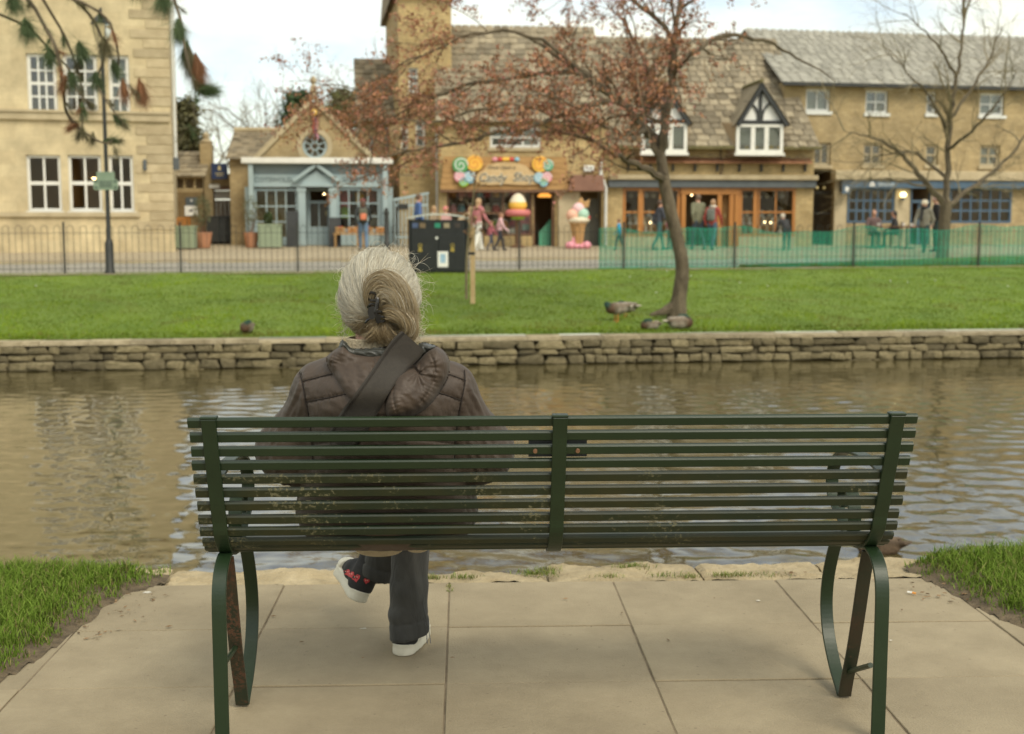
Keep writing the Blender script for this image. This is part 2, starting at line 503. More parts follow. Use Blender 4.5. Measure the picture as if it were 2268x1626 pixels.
m_blade = M_vcol('grass blades', 0.7, 0.08)
m_lawn = M('mown lawn turf', (0.10, 0.17, 0.014), (0.16, 0.235, 0.026), 0.9, 0.9, 0.6, 30, detail=9, lo=.3, hi=.7, third=(0.18, 0.21, 0.04))
m_stone = M('mossy river wall stone', (0.12, 0.10, 0.045), (0.30, 0.25, 0.145), 5.0, 0.92, 0.9, 16, rand=0.42, lo=.3, hi=.68, third=(0.42, 0.37, 0.26))
m_cap = M('pale wall capping stone', (0.25, 0.205, 0.12), (0.44, 0.37, 0.24), 6.0, 0.9, 0.8, 14, rand=0.22)
m_mud = M('dark wet joint', (0.02, 0.016, 0.009), (0.05, 0.04, 0.022), 6, 0.95)
m_road = M('worn grey asphalt', (0.26, 0.245, 0.205), (0.33, 0.31, 0.26), 0.8, 0.9, 0.3, 60)
m_pave = M('buff pavement', (0.34, 0.28, 0.185), (0.42, 0.35, 0.235), 1.2, 0.9, 0.3, 40)
m_yellow = M('worn yellow road paint', (0.62, 0.46, 0.10), (0.42, 0.36, 0.16), 3, 0.8)
m_iron = M('black painted iron', (0.018, 0.020, 0.016), (0.03, 0.03, 0.025), 8, 0.45)

# --- near bank: earth bed, slabs, kerb stones
bed = MB()
bp = [near(-14, 4.70), near(14, 4.70), near(14, -12), near(-14, -12)]
bed.add([(p.x, p.y, -0.045) for p in bp], [(3, 2, 1, 0)])
b2 = [near(-14, 4.70), near(14, 4.70)]
bed.add([(b2[0].x, b2[0].y, -0.045), (b2[1].x, b2[1].y, -0.045), (b2[1].x, b2[1].y, -1.4), (b2[0].x, b2[0].y, -1.4)], [(0, 1, 2, 3)])
tag(bed.build('bank_ground', m_soil, fix=False), kind='structure')
pave = tag(empty('pavement', near(0, 0), NROT), kind='structure')
m_mortar = M('sandy joint', (.13, .10, .062), (.27, .215, .14), 7, .95)
MB().box(-4.2, 4.2, -.3, 4.600, -.03, -.0042).build('joint_filling', m_mortar, pave)
SX, SY, X0, Y0 = 0.613, 0.521, -0.060, 4.606
for i in range(-5, 6):
    for j in range(0, 9):
        b = MB(); g = 0.0028
        x0, y1 = X0 + i * SX + g, Y0 - j * SY - g
        b.box(-SX / 2 + g, SX / 2 - g, -SY / 2 + g, SY / 2 - g, -0.05, 0)
        o = b.build('slab', m_slab, pave, bevel=0.002)
        o.location = (x0 + SX / 2, y1 - SY / 2, RND.uniform(-0.0025, 0.0015))
        o.rotation_euler = (RND.uniform(-.002, .002), RND.uniform(-.002, .002), RND.uniform(-.0015, .0015))
kerb = tag(empty('kerb', near(0, 0), NROT), kind='structure')
x = -4.6; kk = 0
while x < 4.8:
    w = RND.choice([0.42, 0.55, 0.68, 0.8, 0.95]) * RND.uniform(.85, 1.1)
    dep = RND.uniform(.20, .29) + (0.05 if .0 < x < 1.2 else 0) - (0.06 if -.5 < x < -.1 else 0)
    bm = bmesh.new()
    nx, ny = max(10, int(w / .022)), 11
    grid = [[None] * (ny + 1) for _ in range(nx + 1)]
    for i in range(nx + 1):
        for j in range(ny + 1):
            u, v = i / nx, j / ny
            xx = x + 0.004 + u * (w - .008)
            edge = dep * (1 + .12 * mnoise.noise(Vector((xx * 2.3, 3.1, kk)))) + .022 * mnoise.noise(Vector((xx * 11, 1.7, 0)))
            yy = 4.612 + v * edge
            zz = -0.010 + 0.016 * mnoise.noise(Vector((xx * 5, yy * 7, 2))) + .012 * (abs(mnoise.noise(Vector((xx * 9, yy * 16, 5)))) ** .6) + .007 * mnoise.noise(Vector((xx * 34, yy * 34, 5))) - .02 * max(0, v - .75) * 4 * .3
            if i in (0, nx): zz -= .012
            grid[i][j] = bm.verts.new((xx, yy, zz))
    for i in range(nx):
        for j in range(ny):
            bm.faces.new((grid[i][j], grid[i + 1][j], grid[i + 1][j + 1], grid[i][j + 1]))
    low = [bm.verts.new((grid[i][ny].co.x, grid[i][ny].co.y + .01, -.35)) for i in range(nx + 1)]
    for i in range(nx): bm.faces.new((grid[i][ny], grid[i + 1][ny], low[i + 1], low[i]))
    for e, s in ((0, 1), (nx, -1)):
        q = [bm.verts.new((grid[e][0].co.x, grid[e][0].co.y, -.35))]
        fs = [grid[e][j] for j in range(ny + 1)] + [low[e], q[0]]
        bm.faces.new(fs if s == 1 else fs[::-1])
    me = bpy.data.meshes.new('kerb_stone'); bm.to_mesh(me); bm.free()
    o = new_obj('kerb_stone', me, m_kerb, kerb); shade_auto(me, 22)
    x += w; kk += 1

def in_poly(px, py, poly):
    c = np.zeros(px.shape, bool); n = len(poly)
    for i in range(n):
        x1, y1 = poly[i]; x2, y2 = poly[(i + 1) % n]
        if y1 == y2: continue
        k = ((y1 > py) != (y2 > py)) & (px < (x2 - x1) * (py - y1) / (y2 - y1) + x1)
        c ^= k
    return c
def d_poly(px, py, line):
    d = np.full(px.shape, 9.0)
    for (x1, y1), (x2, y2) in zip(line[:-1], line[1:]):
        vx, vy = x2 - x1, y2 - y1; t = np.clip(((px - x1) * vx + (py - y1) * vy) / (vx * vx + vy * vy), 0, 1)
        d = np.minimum(d, np.hypot(px - x1 - t * vx, py - y1 - t * vy))
    return d
def blades(name, P, hgt, wid, cols, rng, lean=0.5, parent=None):
    """one bent two-segment blade for every root in P"""
    n = len(P); a = rng.uniform(0, 2 * np.pi, n); b = rng.uniform(0, 2 * np.pi, n); le = rng.uniform(.1, lean, n)
    sx, sy = np.cos(a) * wid / 2, np.sin(a) * wid / 2
    dx, dy = np.cos(b) * le * hgt, np.sin(b) * le * hgt
    V = np.zeros((n, 5, 3)); V[:, :, :] = P[:, None, :]
    V[:, 0, 0] -= sx; V[:, 0, 1] -= sy; V[:, 1, 0] += sx; V[:, 1, 1] += sy
    V[:, 2, 0] += sx * .75 + dx * .35; V[:, 2, 1] += sy * .75 + dy * .35; V[:, 2, 2] += hgt * .55
    V[:, 3, 0] += -sx * .75 + dx * .35; V[:, 3, 1] += -sy * .75 + dy * .35; V[:, 3, 2] += hgt * .55
    V[:, 4, 0] += dx; V[:, 4, 1] += dy; V[:, 4, 2] += hgt * (1 - .25 * le)
    o = np.arange(n)[:, None] * 5
    T = np.concatenate([o + np.array([[0, 1, 2]]), o + np.array([[0, 2, 3]]), o + np.array([[3, 2, 4]])])
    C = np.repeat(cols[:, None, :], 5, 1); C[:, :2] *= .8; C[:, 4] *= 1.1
    return np_mesh(name, V.reshape(-1, 3), T, m_blade, parent, False, C.reshape(-1, 3))
def grass_cols(n, rng, base=(.100, .175, .018), tip=(.20, .28, .05), dry=.08):
    t = rng.uniform(0, 1, (n, 1)) ** 1.4
    c = np.array(base)[None] * (1 - t) + np.array(tip)[None] * t
    d = rng.uniform(0, 1, n) < dry
    c[d] = np.array([.28, .23, .10]) * rng.uniform(.6, 1.1, (d.sum(), 1))
    return c
def grass_patch(nm, edge_px, back_px, count, label):
    edge = [at_z(a, b, 0.0) for a, b in edge_px]; back = [at_z(a, b, 0.0) for a, b in back_px]
    poly = [(p.x, p.y) for p in edge + back]; line = [(p.x, p.y) for p in edge]
    xs = [p[0] for p in poly]; ys = [p[1] for p in poly]
    h = .02
    gx, gy = np.meshgrid(np.arange(min(xs), max(xs), h), np.arange(min(ys), max(ys), h), indexing='ij')
    ins = in_poly(gx, gy, poly); d = d_poly(gx, gy, line)
    nz = np.array([mnoise.noise(Vector((a * 9, b * 9, 1.0))) for a, b in zip(gx.ravel(), gy.ravel())]).reshape(gx.shape)
    gz = np.minimum(d * .30, .045) + .010 * nz - .004
    ins &= (d + .02 * nz) > 0
    idx = np.arange(gx.size).reshape(gx.shape)
    cell = ins[:-1, :-1] & ins[1:, :-1] & ins[:-1, 1:] & ins[1:, 1:]
    Q = np.stack([idx[:-1, :-1][cell], idx[1:, :-1][cell], idx[1:, 1:][cell], idx[:-1, 1:][cell]], 1)
    soil = np_mesh('soil_' + nm, np.stack([gx, gy, gz], -1).reshape(-1, 3), Q, m_soil, None, True)
    tag(soil, kind='structure'); soil.name = 'soil'
    rng = np.random.default_rng(len(nm) + 3)
    P = []
    while len(P) < count:
        a = rng.uniform(min(xs), max(xs), 20000); b = rng.uniform(min(ys), max(ys), 20000)
        ok = in_poly(a, b, poly); dd = d_poly(a, b, line)
        cl = np.array([mnoise.noise(Vector((p * 14, q * 14, 4.0))) for p, q in zip(a, b)])
        ok &= rng.uniform(0, 1, 20000) < np.clip((dd - .025 + .05 * cl) * 9, 0, 1) * (.75 + .5 * cl)
        for p, q, r in zip(a[ok], b[ok], dd[ok]): P.append((p, q, min(r * .30, .045) - .006, r))
    P = np.array(P[:count])
    hg = (.022 + .034 * np.clip(P[:, 3] * 3, 0, 1)) * rng.uniform(.35, 1.5, count)
    o = blades('grass', P[:, :3], hg, rng.uniform(.0026, .0046, count), grass_cols(count, rng), rng, .95)
    tag(o, label, 'grass', kind='stuff')
grass_patch('l', [(-140, 1640), (-60, 1560), (20, 1508), (90, 1462), (128, 1436), (165, 1402), (215, 1378), (250, 1345), (300, 1318), (350, 1300), (380, 1290), (384, 1282)],
            [(376, 1272), (340, 1279), (200, 1284), (0, 1290), (-260, 1296), (-420, 1640)], 26000, 'uneven tuft of long green grass at the left edge of the paving')
grass_patch('r', [(1990, 1254), (1998, 1262), (2010, 1267), (2050, 1288), (2095, 1312), (2128, 1336), (2165, 1352), (2230, 1384), (2300, 1420), (2420, 1480)],
            [(2560, 1430), (2560, 1240), (2200, 1246), (2040, 1252)], 15000, 'thick tuft of green grass at the right edge of the paving')
# small tufts rooted in the kerb joints
rng = np.random.default_rng(9); P = []; H_ = []
for a, b, n, s in [(960, 1280, 90, .022), (1030, 1278, 120, .028), (1185, 1270, 300, .035), (1215, 1262, 80, .03), (1400, 1255, 200, .035), (1470, 1274, 60, .03), (1525, 1277, 70, .02),
                   (1610, 1274, 150, .03), (1640, 1273, 80, .03), (945, 1279, 60, .02), (1345, 1276, 60, .03), (1700, 1274, 60, .04), (995, 1300, 20, .006), (997, 1310, 20, .006)]:
    c = at_z(a, b, 0)
    for _ in range(n):
        q = rng.normal(0, 1, 2) * (s, s * .45); P.append((c.x + q[0], c.y + q[1], -.004)); H_.append(rng.uniform(.008, .026))
n = len(P)
tag(blades('grass', np.array(P), np.array(H_), rng.uniform(.0016, .003, n), grass_cols(n, rng, (.10, .16, .025), (.24, .28, .07), .2), rng, 1.1),
    'little tufts of grass sprouting from the kerb stone joints', 'grass', kind='stuff')

# --- river
mw = bpy.data.materials.new('rippled brown river'); mw.use_nodes = True
t = mw.node_tree; N, L = t.nodes, t.links; b = N['Principled BSDF']
b.inputs['Base Color'].default_value = (0.085, 0.070, 0.030, 1); b.inputs['Roughness'].default_value = 0.03; b.inputs['IOR'].default_value = 1.75
b.inputs['Specular IOR Level'].default_value = 0.5
tc = N.new('ShaderNodeTexCoord'); hs = []
for sc_, st, det, amp in ((0.9, (.30, 1.3, 1), 3, .50), (4.2, (.42, 1.3, 1), 4, .32), (13.0, (.5, 1.2, 1), 3, .07)):
    mp = N.new('ShaderNodeMapping'); mp.inputs['Scale'].default_value = st; mp.inputs['Rotation'].default_value = (0, 0, rad(9))
    L.new(tc.outputs['Object'], mp.inputs['Vector'])
    n = N.new('ShaderNodeTexNoise'); n.inputs['Scale'].default_value = sc_; n.inputs['Detail'].default_value = det; n.inputs['Distortion'].default_value = .6
    L.new(mp.outputs[0], n.inputs['Vector'])
    mu = N.new('ShaderNodeMath'); mu.operation = 'MULTIPLY'; mu.inputs[1].default_value = amp; L.new(n.outputs['Fac'], mu.inputs[0]); hs.append(mu)
a1 = N.new('ShaderNodeMath'); L.new(hs[0].outputs[0], a1.inputs[0]); L.new(hs[1].outputs[0], a1.inputs[1])
a2 = N.new('ShaderNodeMath'); L.new(a1.outputs[0], a2.inputs[0]); L.new(hs[2].outputs[0], a2.inputs[1])
bp_ = N.new('ShaderNodeBump'); bp_.inputs['Strength'].default_value = 0.22; bp_.inputs['Distance'].default_value = .05
L.new(a2.outputs[0], bp_.inputs['Height']); L.new(bp_.outputs[0], b.inputs['Normal'])
wq = [near(-60, 4.70), near(60, 4.70)]; far0 = W0 - WD * 60 + Vector((WD.y, -WD.x, 0)) * -.25; far1 = W1 + WD * 60 + Vector((WD.y, -WD.x, 0)) * -.25
rw = np.random.default_rng(17); nr, ncol = 560, 640
yn = 4.66 + (20.6 - 4.66) * np.linspace(0, 1, nr) ** 1.45; tx = np.linspace(-.52, .52, ncol)
GY, GT = np.meshgrid(yn, tx, indexing='ij'); GX = GT * GY; GZ = np.zeros_like(GX)
md = np.array([mnoise.noise(Vector((x * .45, y * .30, 3.0))) for x, y in zip(GX[::4, ::4].ravel(), GY[::4, ::4].ravel())]).reshape(GX[::4, ::4].shape)
md = np.repeat(np.repeat(md, 4, 0), 4, 1)[:nr, :ncol]
for _ in range(4): md[2:-2, 2:-2] = (md[:-4, 2:-2] + md[4:, 2:-2] + md[2:-2, :-4] + md[2:-2, 4:]) / 4
for k in range(40):
    lam = .065 * (7.0 ** rw.uniform(0, 1)); th = rad(90) + rw.normal(0, .55); kk_ = 2 * np.pi / lam; sl = .0155 * rw.uniform(.5, 1.3)
    fade = np.clip(lam / (.016 * GY) - .6, 0, 1)
    GZ += sl / kk_ * np.sin(kk_ * (GX * math.cos(th) + GY * math.sin(th)) + rw.uniform(0, 6.28) + 1.2 * np.sin(GX * 1.3 + k) + .9 * np.sin(GY * 1.1 - k)) * fade
GZ *= (1 + 1.1 * md)
# kept between the banks
lowb = -GT * 0 + (4.70 + GX * sN) ; W_far = W0.y + (GX - W0.x) * (WD.y / WD.x) + .22
keep = (GY > lowb - .12) & (GY < W_far + .15)
idw = np.arange(nr * ncol).reshape(nr, ncol); ck = keep[:-1, :-1] & keep[1:, 1:] & keep[1:, :-1] & keep[:-1, 1:]
Qw = np.stack([idw[:-1, :-1][ck], idw[:-1, 1:][ck], idw[1:, 1:][ck], idw[1:, :-1][ck]], 1)
tag(np_mesh('water', np.stack([GX, GY, GZ + ZW], -1).reshape(-1, 3), Qw, mw, None, True), kind='structure')
tag(MB().add([(wq[0].x, wq[0].y, ZW - .03), (wq[1].x, wq[1].y, ZW - .03), (far1.x, far1.y, ZW - .03), (far0.x, far0.y, ZW - .03)], [(0, 1, 2, 3)]).build('water', mw, fix=False), kind='structure')
tag(MB().add([(wq[0].x, wq[0].y - 1, ZW - .5), (wq[1].x, wq[1].y - 1, ZW - .5), (far1.x, far1.y + 1, ZW - .5), (far0.x, far0.y + 1, ZW - .5)], [(0, 1, 2, 3)]).build('river_bed', m_mud, fix=False), kind='structure')

# --- far river wall of rough stones
wall = empty('river_wall', (W0.x, W0.y, 0), WANG, 'low rough dry stone wall holding the lawn above the river', 'wall')
wb = MB(); wb.box(-22, WLEN + 22, 0.07, .6, -1.4, -.455); wb.build('backing', m_mud, wall)
variants = []
for k in range(12):
    bm = bmesh.new(); bmesh.ops.create_cube(bm, size=1.0)
    bmesh.ops.bevel(bm, geom=bm.edges[:], offset=.2, segments=2, affect='EDGES', profile=.6)
    for v in bm.verts:
        q = v.co * 2.1 + Vector((k * 7.3, 0, 0))
        v.co += Vector((mnoise.noise(q), mnoise.noise(q + Vector((9, 0, 0))), mnoise.noise(q + Vector((0, 9, 0))))) * .20
    me = bpy.data.meshes.new('stone'); bm.to_mesh(me); bm.free(); me.materials.append(m_stone); me.shade_smooth(); variants.append(me)
zc = -.455
WA, WB = -1.7, WLEN + 1.7
for ci, ch in enumerate((.135, .10, .14, .09)):
    x = WA + RND.uniform(-.2, 0)
    while x < WB:
        w = RND.choice([.14, .20, .25, .30, .37, .48]) * RND.uniform(.85, 1.15)
        hh = ch * RND.uniform(.80, 1.16)
        o = new_obj('stone', RND.choice(variants), None, wall)
        o.location = (x + w / 2, .06 + RND.uniform(-.03, .035), zc - ch / 2 + RND.uniform(-.008, .008))
        o.scale = (w * .985, .22, hh * .97); o.rotation_euler = (0, RND.uniform(-.03, .03), RND.uniform(-.05, .05))
        x += w * 1.01
    zc -= ch
x = WA; 
while x < WB:
    w = RND.uniform(.45, 1.05)
    b = MB(); n = 7; vs = []
    pts = []
    for i in range(n + 1):
        u = x + .004 + (w - .008) * i / n
        pts.append((u, -.05 + .018 * mnoise.noise(Vector((u * 4, 2, 0)))))
    zt = -.400 + RND.uniform(-.012, .010)
    vs = [(p[0], p[1], zt) for p in pts] + [(p[0], .34, zt) for p in pts] + [(p[0], p[1], -.456) for p in pts]
    fs = [(i, i + 1, n + 2 + i, n + 1 + i) for i in range(n)] + [(2 * (n + 1) + i, 2 * (n + 1) + i + 1, i + 1, i) for i in range(n)]
    fs += [(0, n + 1, 2 * (n + 1)), (n, 3 * (n + 1) - 1, 2 * n + 1)]
    o = b.add(vs, fs).build('capping_stone', m_cap, wall)
    x += w
# --- lawn between wall and railing
def lawn_pt(a, q):
    p = (W0 + WD * (a * WLEN)); p2 = F0 + FD * ((a * 1.06 - .03) * FLEN)
    if q < 0: q = 0
    x_, y_ = lerp(p.x, p2.x, q), lerp(p.y, p2.y, q)
    z_ = lerp(-.405, .212, q ** .92)
    e = min(1, q * 8)
    z_ += e * (.030 * mnoise.noise(Vector((x_ * .55, y_ * .55, 0))) + .016 * mnoise.noise(Vector((x_ * 1.9, y_ * 1.9, 3)))) * min(1, (1.02 - q) * 10)
    return x_, y_, z_
na, nq = 170, 70
V = []
for i in range(na + 1):
    for j in range(nq + 1):
        V.append(lawn_pt(-2.2 + 5.4 * i / na, .022 + .985 * j / nq))
idx = np.arange((na + 1) * (nq + 1)).reshape(na + 1, nq + 1)
Q = np.stack([idx[:-1, :-1], idx[1:, :-1], idx[1:, 1:], idx[:-1, 1:]], -1).reshape(-1, 4)
tag(np_mesh('lawn', V, Q, m_lawn, None, True), kind='structure')
rng = np.random.default_rng(21); n = 150000
aa = rng.uniform(-.22, 1.22, n); qq = rng.uniform(0, 1, n) ** 1.15
P = np.array([lawn_pt(a, .024 + .972 * q) for a, q in zip(aa, qq)])
cl = np.array([mnoise.noise(Vector((p[0] * .9, p[1] * .55, 8.0))) + .6 * mnoise.noise(Vector((p[0] * 2.6, p[1] * 1.7, 2.0))) for p in P])
bare = np.array([mnoise.noise(Vector((p[0] * .8, p[1] * .8, 31.0))) for p in P])
c = grass_cols(n, rng, (.112, .178, .011), (.215, .285, .028), .03)
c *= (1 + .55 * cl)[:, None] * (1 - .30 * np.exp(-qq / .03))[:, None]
c = np.where((bare > .30)[:, None], c * .5 + np.array([.08, .065, .02]), c)
hg = (.030 + .028 * np.clip(cl, 0, 1)) * rng.uniform(.6, 1.3, n) * (1 + .55 * (qq < .05))
P[:, 2] -= .004
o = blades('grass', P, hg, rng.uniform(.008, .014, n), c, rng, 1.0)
tag(o, 'mown green grass of the wide lawn across the river', 'grass', kind='stuff')

# --- street, verge, far ground
def sheet(name, u0, u1, s0, s1, nu, ns, mat, dz=0.0):
    V = []
    for i in range(nu + 1):
        for j in range(ns + 1):
            p = f_pt(lerp(u0, u1, i / nu), lerp(s0, s1, j / ns)); V.append((p.x, p.y, p.z + dz))
    idx = np.arange((nu + 1) * (ns + 1)).reshape(nu + 1, ns + 1)
    Q = np.stack([idx[:-1, :-1], idx[1:, :-1], idx[1:, 1:], idx[:-1, 1:]], -1).reshape(-1, 4)
    return tag(np_mesh(name, V, Q, mat, None, False), kind='structure')
sheet('ground', -900, 900, -.5, 1500, 2, 60, m_pave, -.012)
sheet('road', -90, 110, .05, 4.6, 20, 4, m_road, 0.0)
pv = MB()
for i in range(40):
    a, bq = f_pt(-80 + i * 5, 4.55), f_pt(-80 + (i + 1) * 5, 4.55); c_, d_ = f_pt(-80 + (i + 1) * 5, 18), f_pt(-80 + i * 5, 18)
    e_ = .075
    pv.add([(a.x, a.y, a.z - .02), (bq.x, bq.y, bq.z - .02), (bq.x, bq.y, bq.z + e_), (a.x, a.y, a.z + e_), (c_.x, c_.y, c_.z + e_), (d_.x, d_.y, d_.z + e_)], [(0, 1, 2, 3), (3, 2, 4, 5)])
tag(pv.build('pavement', m_pave, fix=False), kind='structure')
PAVE = .075
def on_pave(p): return Vector((p.x, p.y, z_street(p.x, p.y) + (PAVE if s_of(p.x, p.y) > 4.55 else 0)))
ln = MB()
for s0 in (4.05, 4.25):
    u = -40
    while u < 60:
        w_ = 1.4 + RND.random() * 3.0
        a, bq, c_, d_ = f_pt(u, s0), f_pt(u + w_, s0), f_pt(u + w_, s0 + .1), f_pt(u, s0 + .1)
        ln.add([(p.x, p.y, p.z + .004) for p in (a, bq, c_, d_)], [(0, 1, 2, 3)]); u += w_ + RND.random() * 1.6
tag(ln.build('road_marking', m_yellow, fix=False), kind='structure')
# grassy verge behind the railing on the right
vg = MB(); NV = 24; pts = []
for i in range(NV + 1):
    px = 1640 + (2500 - 1640) * i / NV
    base = street_at(px, .1); ext = max(0.02, (px - 1640) / 500 * 3.4)
    top = street_at(px, .1 + min(ext, 4.2))
    pts.append((base, top))
for (b0, t0), (b1, t1) in zip(pts[:-1], pts[1:]):
    vg.add([(b0.x, b0.y, b0.z + .02), (b1.x, b1.y, b1.z + .02), (t1.x, t1.y, t1.z + .02), (t0.x, t0.y, t0.z + .02)], [(0, 1, 2, 3)])
tag(vg.build('grass_verge', m_lawn, fix=False), kind='structure')
n = 16000; P = []
while len(P) < n:
    i = RND.randrange(NV); u = RND.random(); v = RND.random()
    a = pts[i][0].lerp(pts[i + 1][0], u); b_ = pts[i][1].lerp(pts[i + 1][1], u); p = a.lerp(b_, v); P.append((p.x, p.y, p.z + .015))
P = np.array(P)
tag(blades('grass', P, rng.uniform(.03, .08, n), rng.uniform(.008, .014, n), grass_cols(n, rng, (.112, .178, .011), (.215, .285, .028), .03), rng, 1.0),
    'strip of grass behind the railing around the bare tree', 'grass', kind='stuff')

# --- hoop-top railing
m_net = M('green plastic barrier net', (0.012, 0.30, 0.18), (0.02, 0.38, 0.23), 2, 0.5)
fence = empty('iron_railing', F0, FANG, 'black hoop topped iron railing along the far edge of the lawn', 'railing')
post_px = [-120, 140, 398, 658, 912, 1150, 1382, 1628, 1892, 2170, 2450]
def fence_u(px):
    p = street_at(px, 0.0); return (p.x - F0.x) * FD.x + (p.y - F0.y) * FD.y
us = [fence_u(p) for p in post_px]
FH = 1.045
post_me = MB().box(-.021, .021, -.021, .021, -.25, FH + .07).box(-.026, .026, -.026, .026, FH + .07, FH + .085).mesh('post'); post_me.materials.append(m_iron)
for u in us:
    o = new_obj('post', post_me, None, fence); o.location = (u, 0, -.008)
for ua, ub in zip(us[:-1], us[1:]):
    b = MB(); n = int(round((ub - ua) / .137 / 2)) * 2; st = (ub - ua) / n
    for k in range(n // 2):
        x0 = ua + st * (2 * k + .5); x1 = x0 + st
        arc = [(x0, 0, .02), (x0, 0, FH - st / 2)] + [((x0 + x1) / 2 - math.cos(math.pi * j / 6) * st / 2, 0, FH - st / 2 + math.sin(math.pi * j / 6) * st / 2) for j in range(1, 6)] + [(x1, 0, FH - st / 2), (x1, 0, .02)]
        b.tube(arc, .0065, 4)
    o = b.build('railing_bars', m_iron, fence); tag(o, kind='stuff')
    b = MB(); b.box(ua + .021, ub - .021, -.018, .018, .09, .10); o = b.build('rail', m_iron, fence)
    b = MB(); b.box(ua + .021, ub - .021, -.018, .018, FH - .17, FH - .16); o = b.build('rail', m_iron, fence)
# --- plastic safety net hung behind it
un0, un1 = fence_u(1332), fence_u(2420)
net = MB(); sx = .042
nu = int((un1 - un0) / sx)
def net_top(u):
    q = (u - un0) / (un1 - un0)
    return .93 + .05 * math.sin(u * 1.7) + .035 * math.sin(u * 3.9 + 1) - .05 * math.sin(math.pi * min(1, max(0, (q - .28) / .25))) + .07 * max(0, q - .55) * 2
def net_y(u, h): return .14 + .05 * math.sin(u * 2.1 + h) + .03 * math.sin(u * 5.3)
for i in range(nu):
    u = un0 + i * sx; tp = net_top(u); sw = .017 if i % 2 else .010
    for j in range(6):
        h0, h1 = tp * j / 6, tp * (j + 1) / 6
        net.add([(u, net_y(u, h0), h0), (u + sw, net_y(u + sw, h0), h0), (u + sw, net_y(u + sw, h1), h1), (u, net_y(u, h1), h1)], [(0, 1, 2, 3)])
for r in range(19):
    fr = r / 18
    for i in range(0, nu, 2):
        u0_, u1_ = un0 + i * sx, un0 + (i + 2) * sx
        a = net_top(u0_) * fr; b_ = net_top(u1_) * fr; hw = .020 if r in (0, 18, 9) else .010
        net.add([(u0_, net_y(u0_, a) - .002, a), (u1_, net_y(u1_, b_) - .002, b_), (u1_, net_y(u1_, b_) - .002, b_ + hw), (u0_, net_y(u0_, a) - .002, a + hw)], [(0, 1, 2, 3)])
nr = empty('safety_net', F0, FANG, 'sagging green plastic safety netting strung along the railing on the right', 'netting')
tag(net.build('netting', m_net, nr, fix=False), kind='stuff')
# ================================================================ BUILDINGS
m_ash = M_masonry('pale ashlar limestone', (0.56, 0.455, 0.27), (0.60, 0.50, 0.305), (0.52, 0.42, 0.25), 0.85, 0.36, 0.006, 0.18)
m_quoin = M('weathered quoin stone', (0.40, 0.32, 0.19), (0.52, 0.43, 0.27), 2.5, 0.88, 0.4, 14, rand=0.14)
m_trimst = M('dressed limestone trim', (0.42, 0.345, 0.215), (0.52, 0.435, 0.28), 2.2, 0.88, 0.3, 18)
m_rub = M_masonry('honey coursed rubble stone', (0.46, 0.335, 0.15), (0.56, 0.42, 0.205), (0.42, 0.32, 0.165), 0.30, 0.11, 0.014, 0.6)
m_rub2 = M_masonry('grey honey coursed rubble stone', (0.40, 0.30, 0.15), (0.48, 0.37, 0.20), (0.37, 0.285, 0.155), 0.27, 0.10, 0.013, 0.6)
m_brownst = M_masonry('brown passage stone', (0.20, 0.135, 0.055), (0.26, 0.18, 0.08), (0.17, 0.12, 0.06), 0.28, 0.12, 0.014, 0.5)  # darker brown stone for passage, recess and outbuilding walls
m_slate = M('lichened stone roof slate', (0.19, 0.155, 0.10), (0.34, 0.29, 0.20), 2.6, 0.92, 0.6, 22, detail=8, lo=.3, hi=.7, third=(.42, .38, .29))
def per_island(m, lo, hi):
    t = m.node_tree; N, L = t.nodes, t.links; b = N['Principled BSDF']; src = b.inputs['Base Color'].links[0].from_socket
    gm = N.new('ShaderNodeNewGeometry'); mr = N.new('ShaderNodeMapRange'); mr.inputs['To Min'].default_value = lo; mr.inputs['To Max'].default_value = hi
    L.new(gm.outputs['Random Per Island'], mr.inputs['Value']); hs = N.new('ShaderNodeHueSaturation'); L.new(mr.outputs[0], hs.inputs['Value']); L.new(src, hs.inputs['Color']); L.new(hs.outputs[0], b.inputs['Base Color'])
per_island(m_slate, .62, 1.35)
m_grey = M('grey blue roof slate', (0.27, 0.26, 0.215), (0.36, 0.345, 0.29), 2.0, 0.85, 0.4, 20)
per_island(m_grey, .85, 1.15)
m_white = M('white painted joinery', (0.72, 0.71, 0.64), (0.80, 0.79, 0.72), 4, 0.5)
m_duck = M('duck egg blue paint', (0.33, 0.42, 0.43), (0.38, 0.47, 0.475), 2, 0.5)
m_duckd = M('duck egg blue paint with painted shade', (0.20, 0.25, 0.255), (0.24, 0.29, 0.29), 2, 0.55)  # duck egg blue darkened: shade painted into soffit, frieze and door reveals
m_blue = M('dark blue shop paint', (0.055, 0.105, 0.165), (0.075, 0.13, 0.19), 3, 0.45)
m_navy = M('navy sign paint', (0.018, 0.035, 0.10), (0.022, 0.042, 0.115), 3, 0.4)
m_fgrey = M('slate grey fascia paint', (0.085, 0.10, 0.105), (0.11, 0.125, 0.13), 3, 0.5)
m_oak = M('orange varnished timber', (0.36, 0.145, 0.032), (0.48, 0.21, 0.05), 3, 0.42, stretch=(1, 1, .3))
m_plank = M('rough golden timber planks', (0.36, 0.20, 0.07), (0.50, 0.30, 0.115), 3, 0.7, .5, 30, stretch=(.35, 1, 3))
m_plaq = M('carved pale timber', (0.52, 0.36, 0.17), (0.62, 0.45, 0.24), 5, 0.7, .3, 30)
m_brown = M('brown timber', (0.13, 0.065, 0.03), (0.18, 0.095, 0.045), 5, 0.6, stretch=(1, 1, .3))
m_rust = M('red brown awning board', (0.21, 0.105, 0.07), (0.26, 0.135, 0.09), 3, 0.7)
m_tile = M('terracotta ledge tile', (0.24, 0.105, 0.05), (0.36, 0.18, 0.095), 6, 0.8, rand=.2)
m_dark = M('unlit interior', (0.34, 0.25, 0.15), (0.42, 0.31, 0.19), 1.5, 0.9)
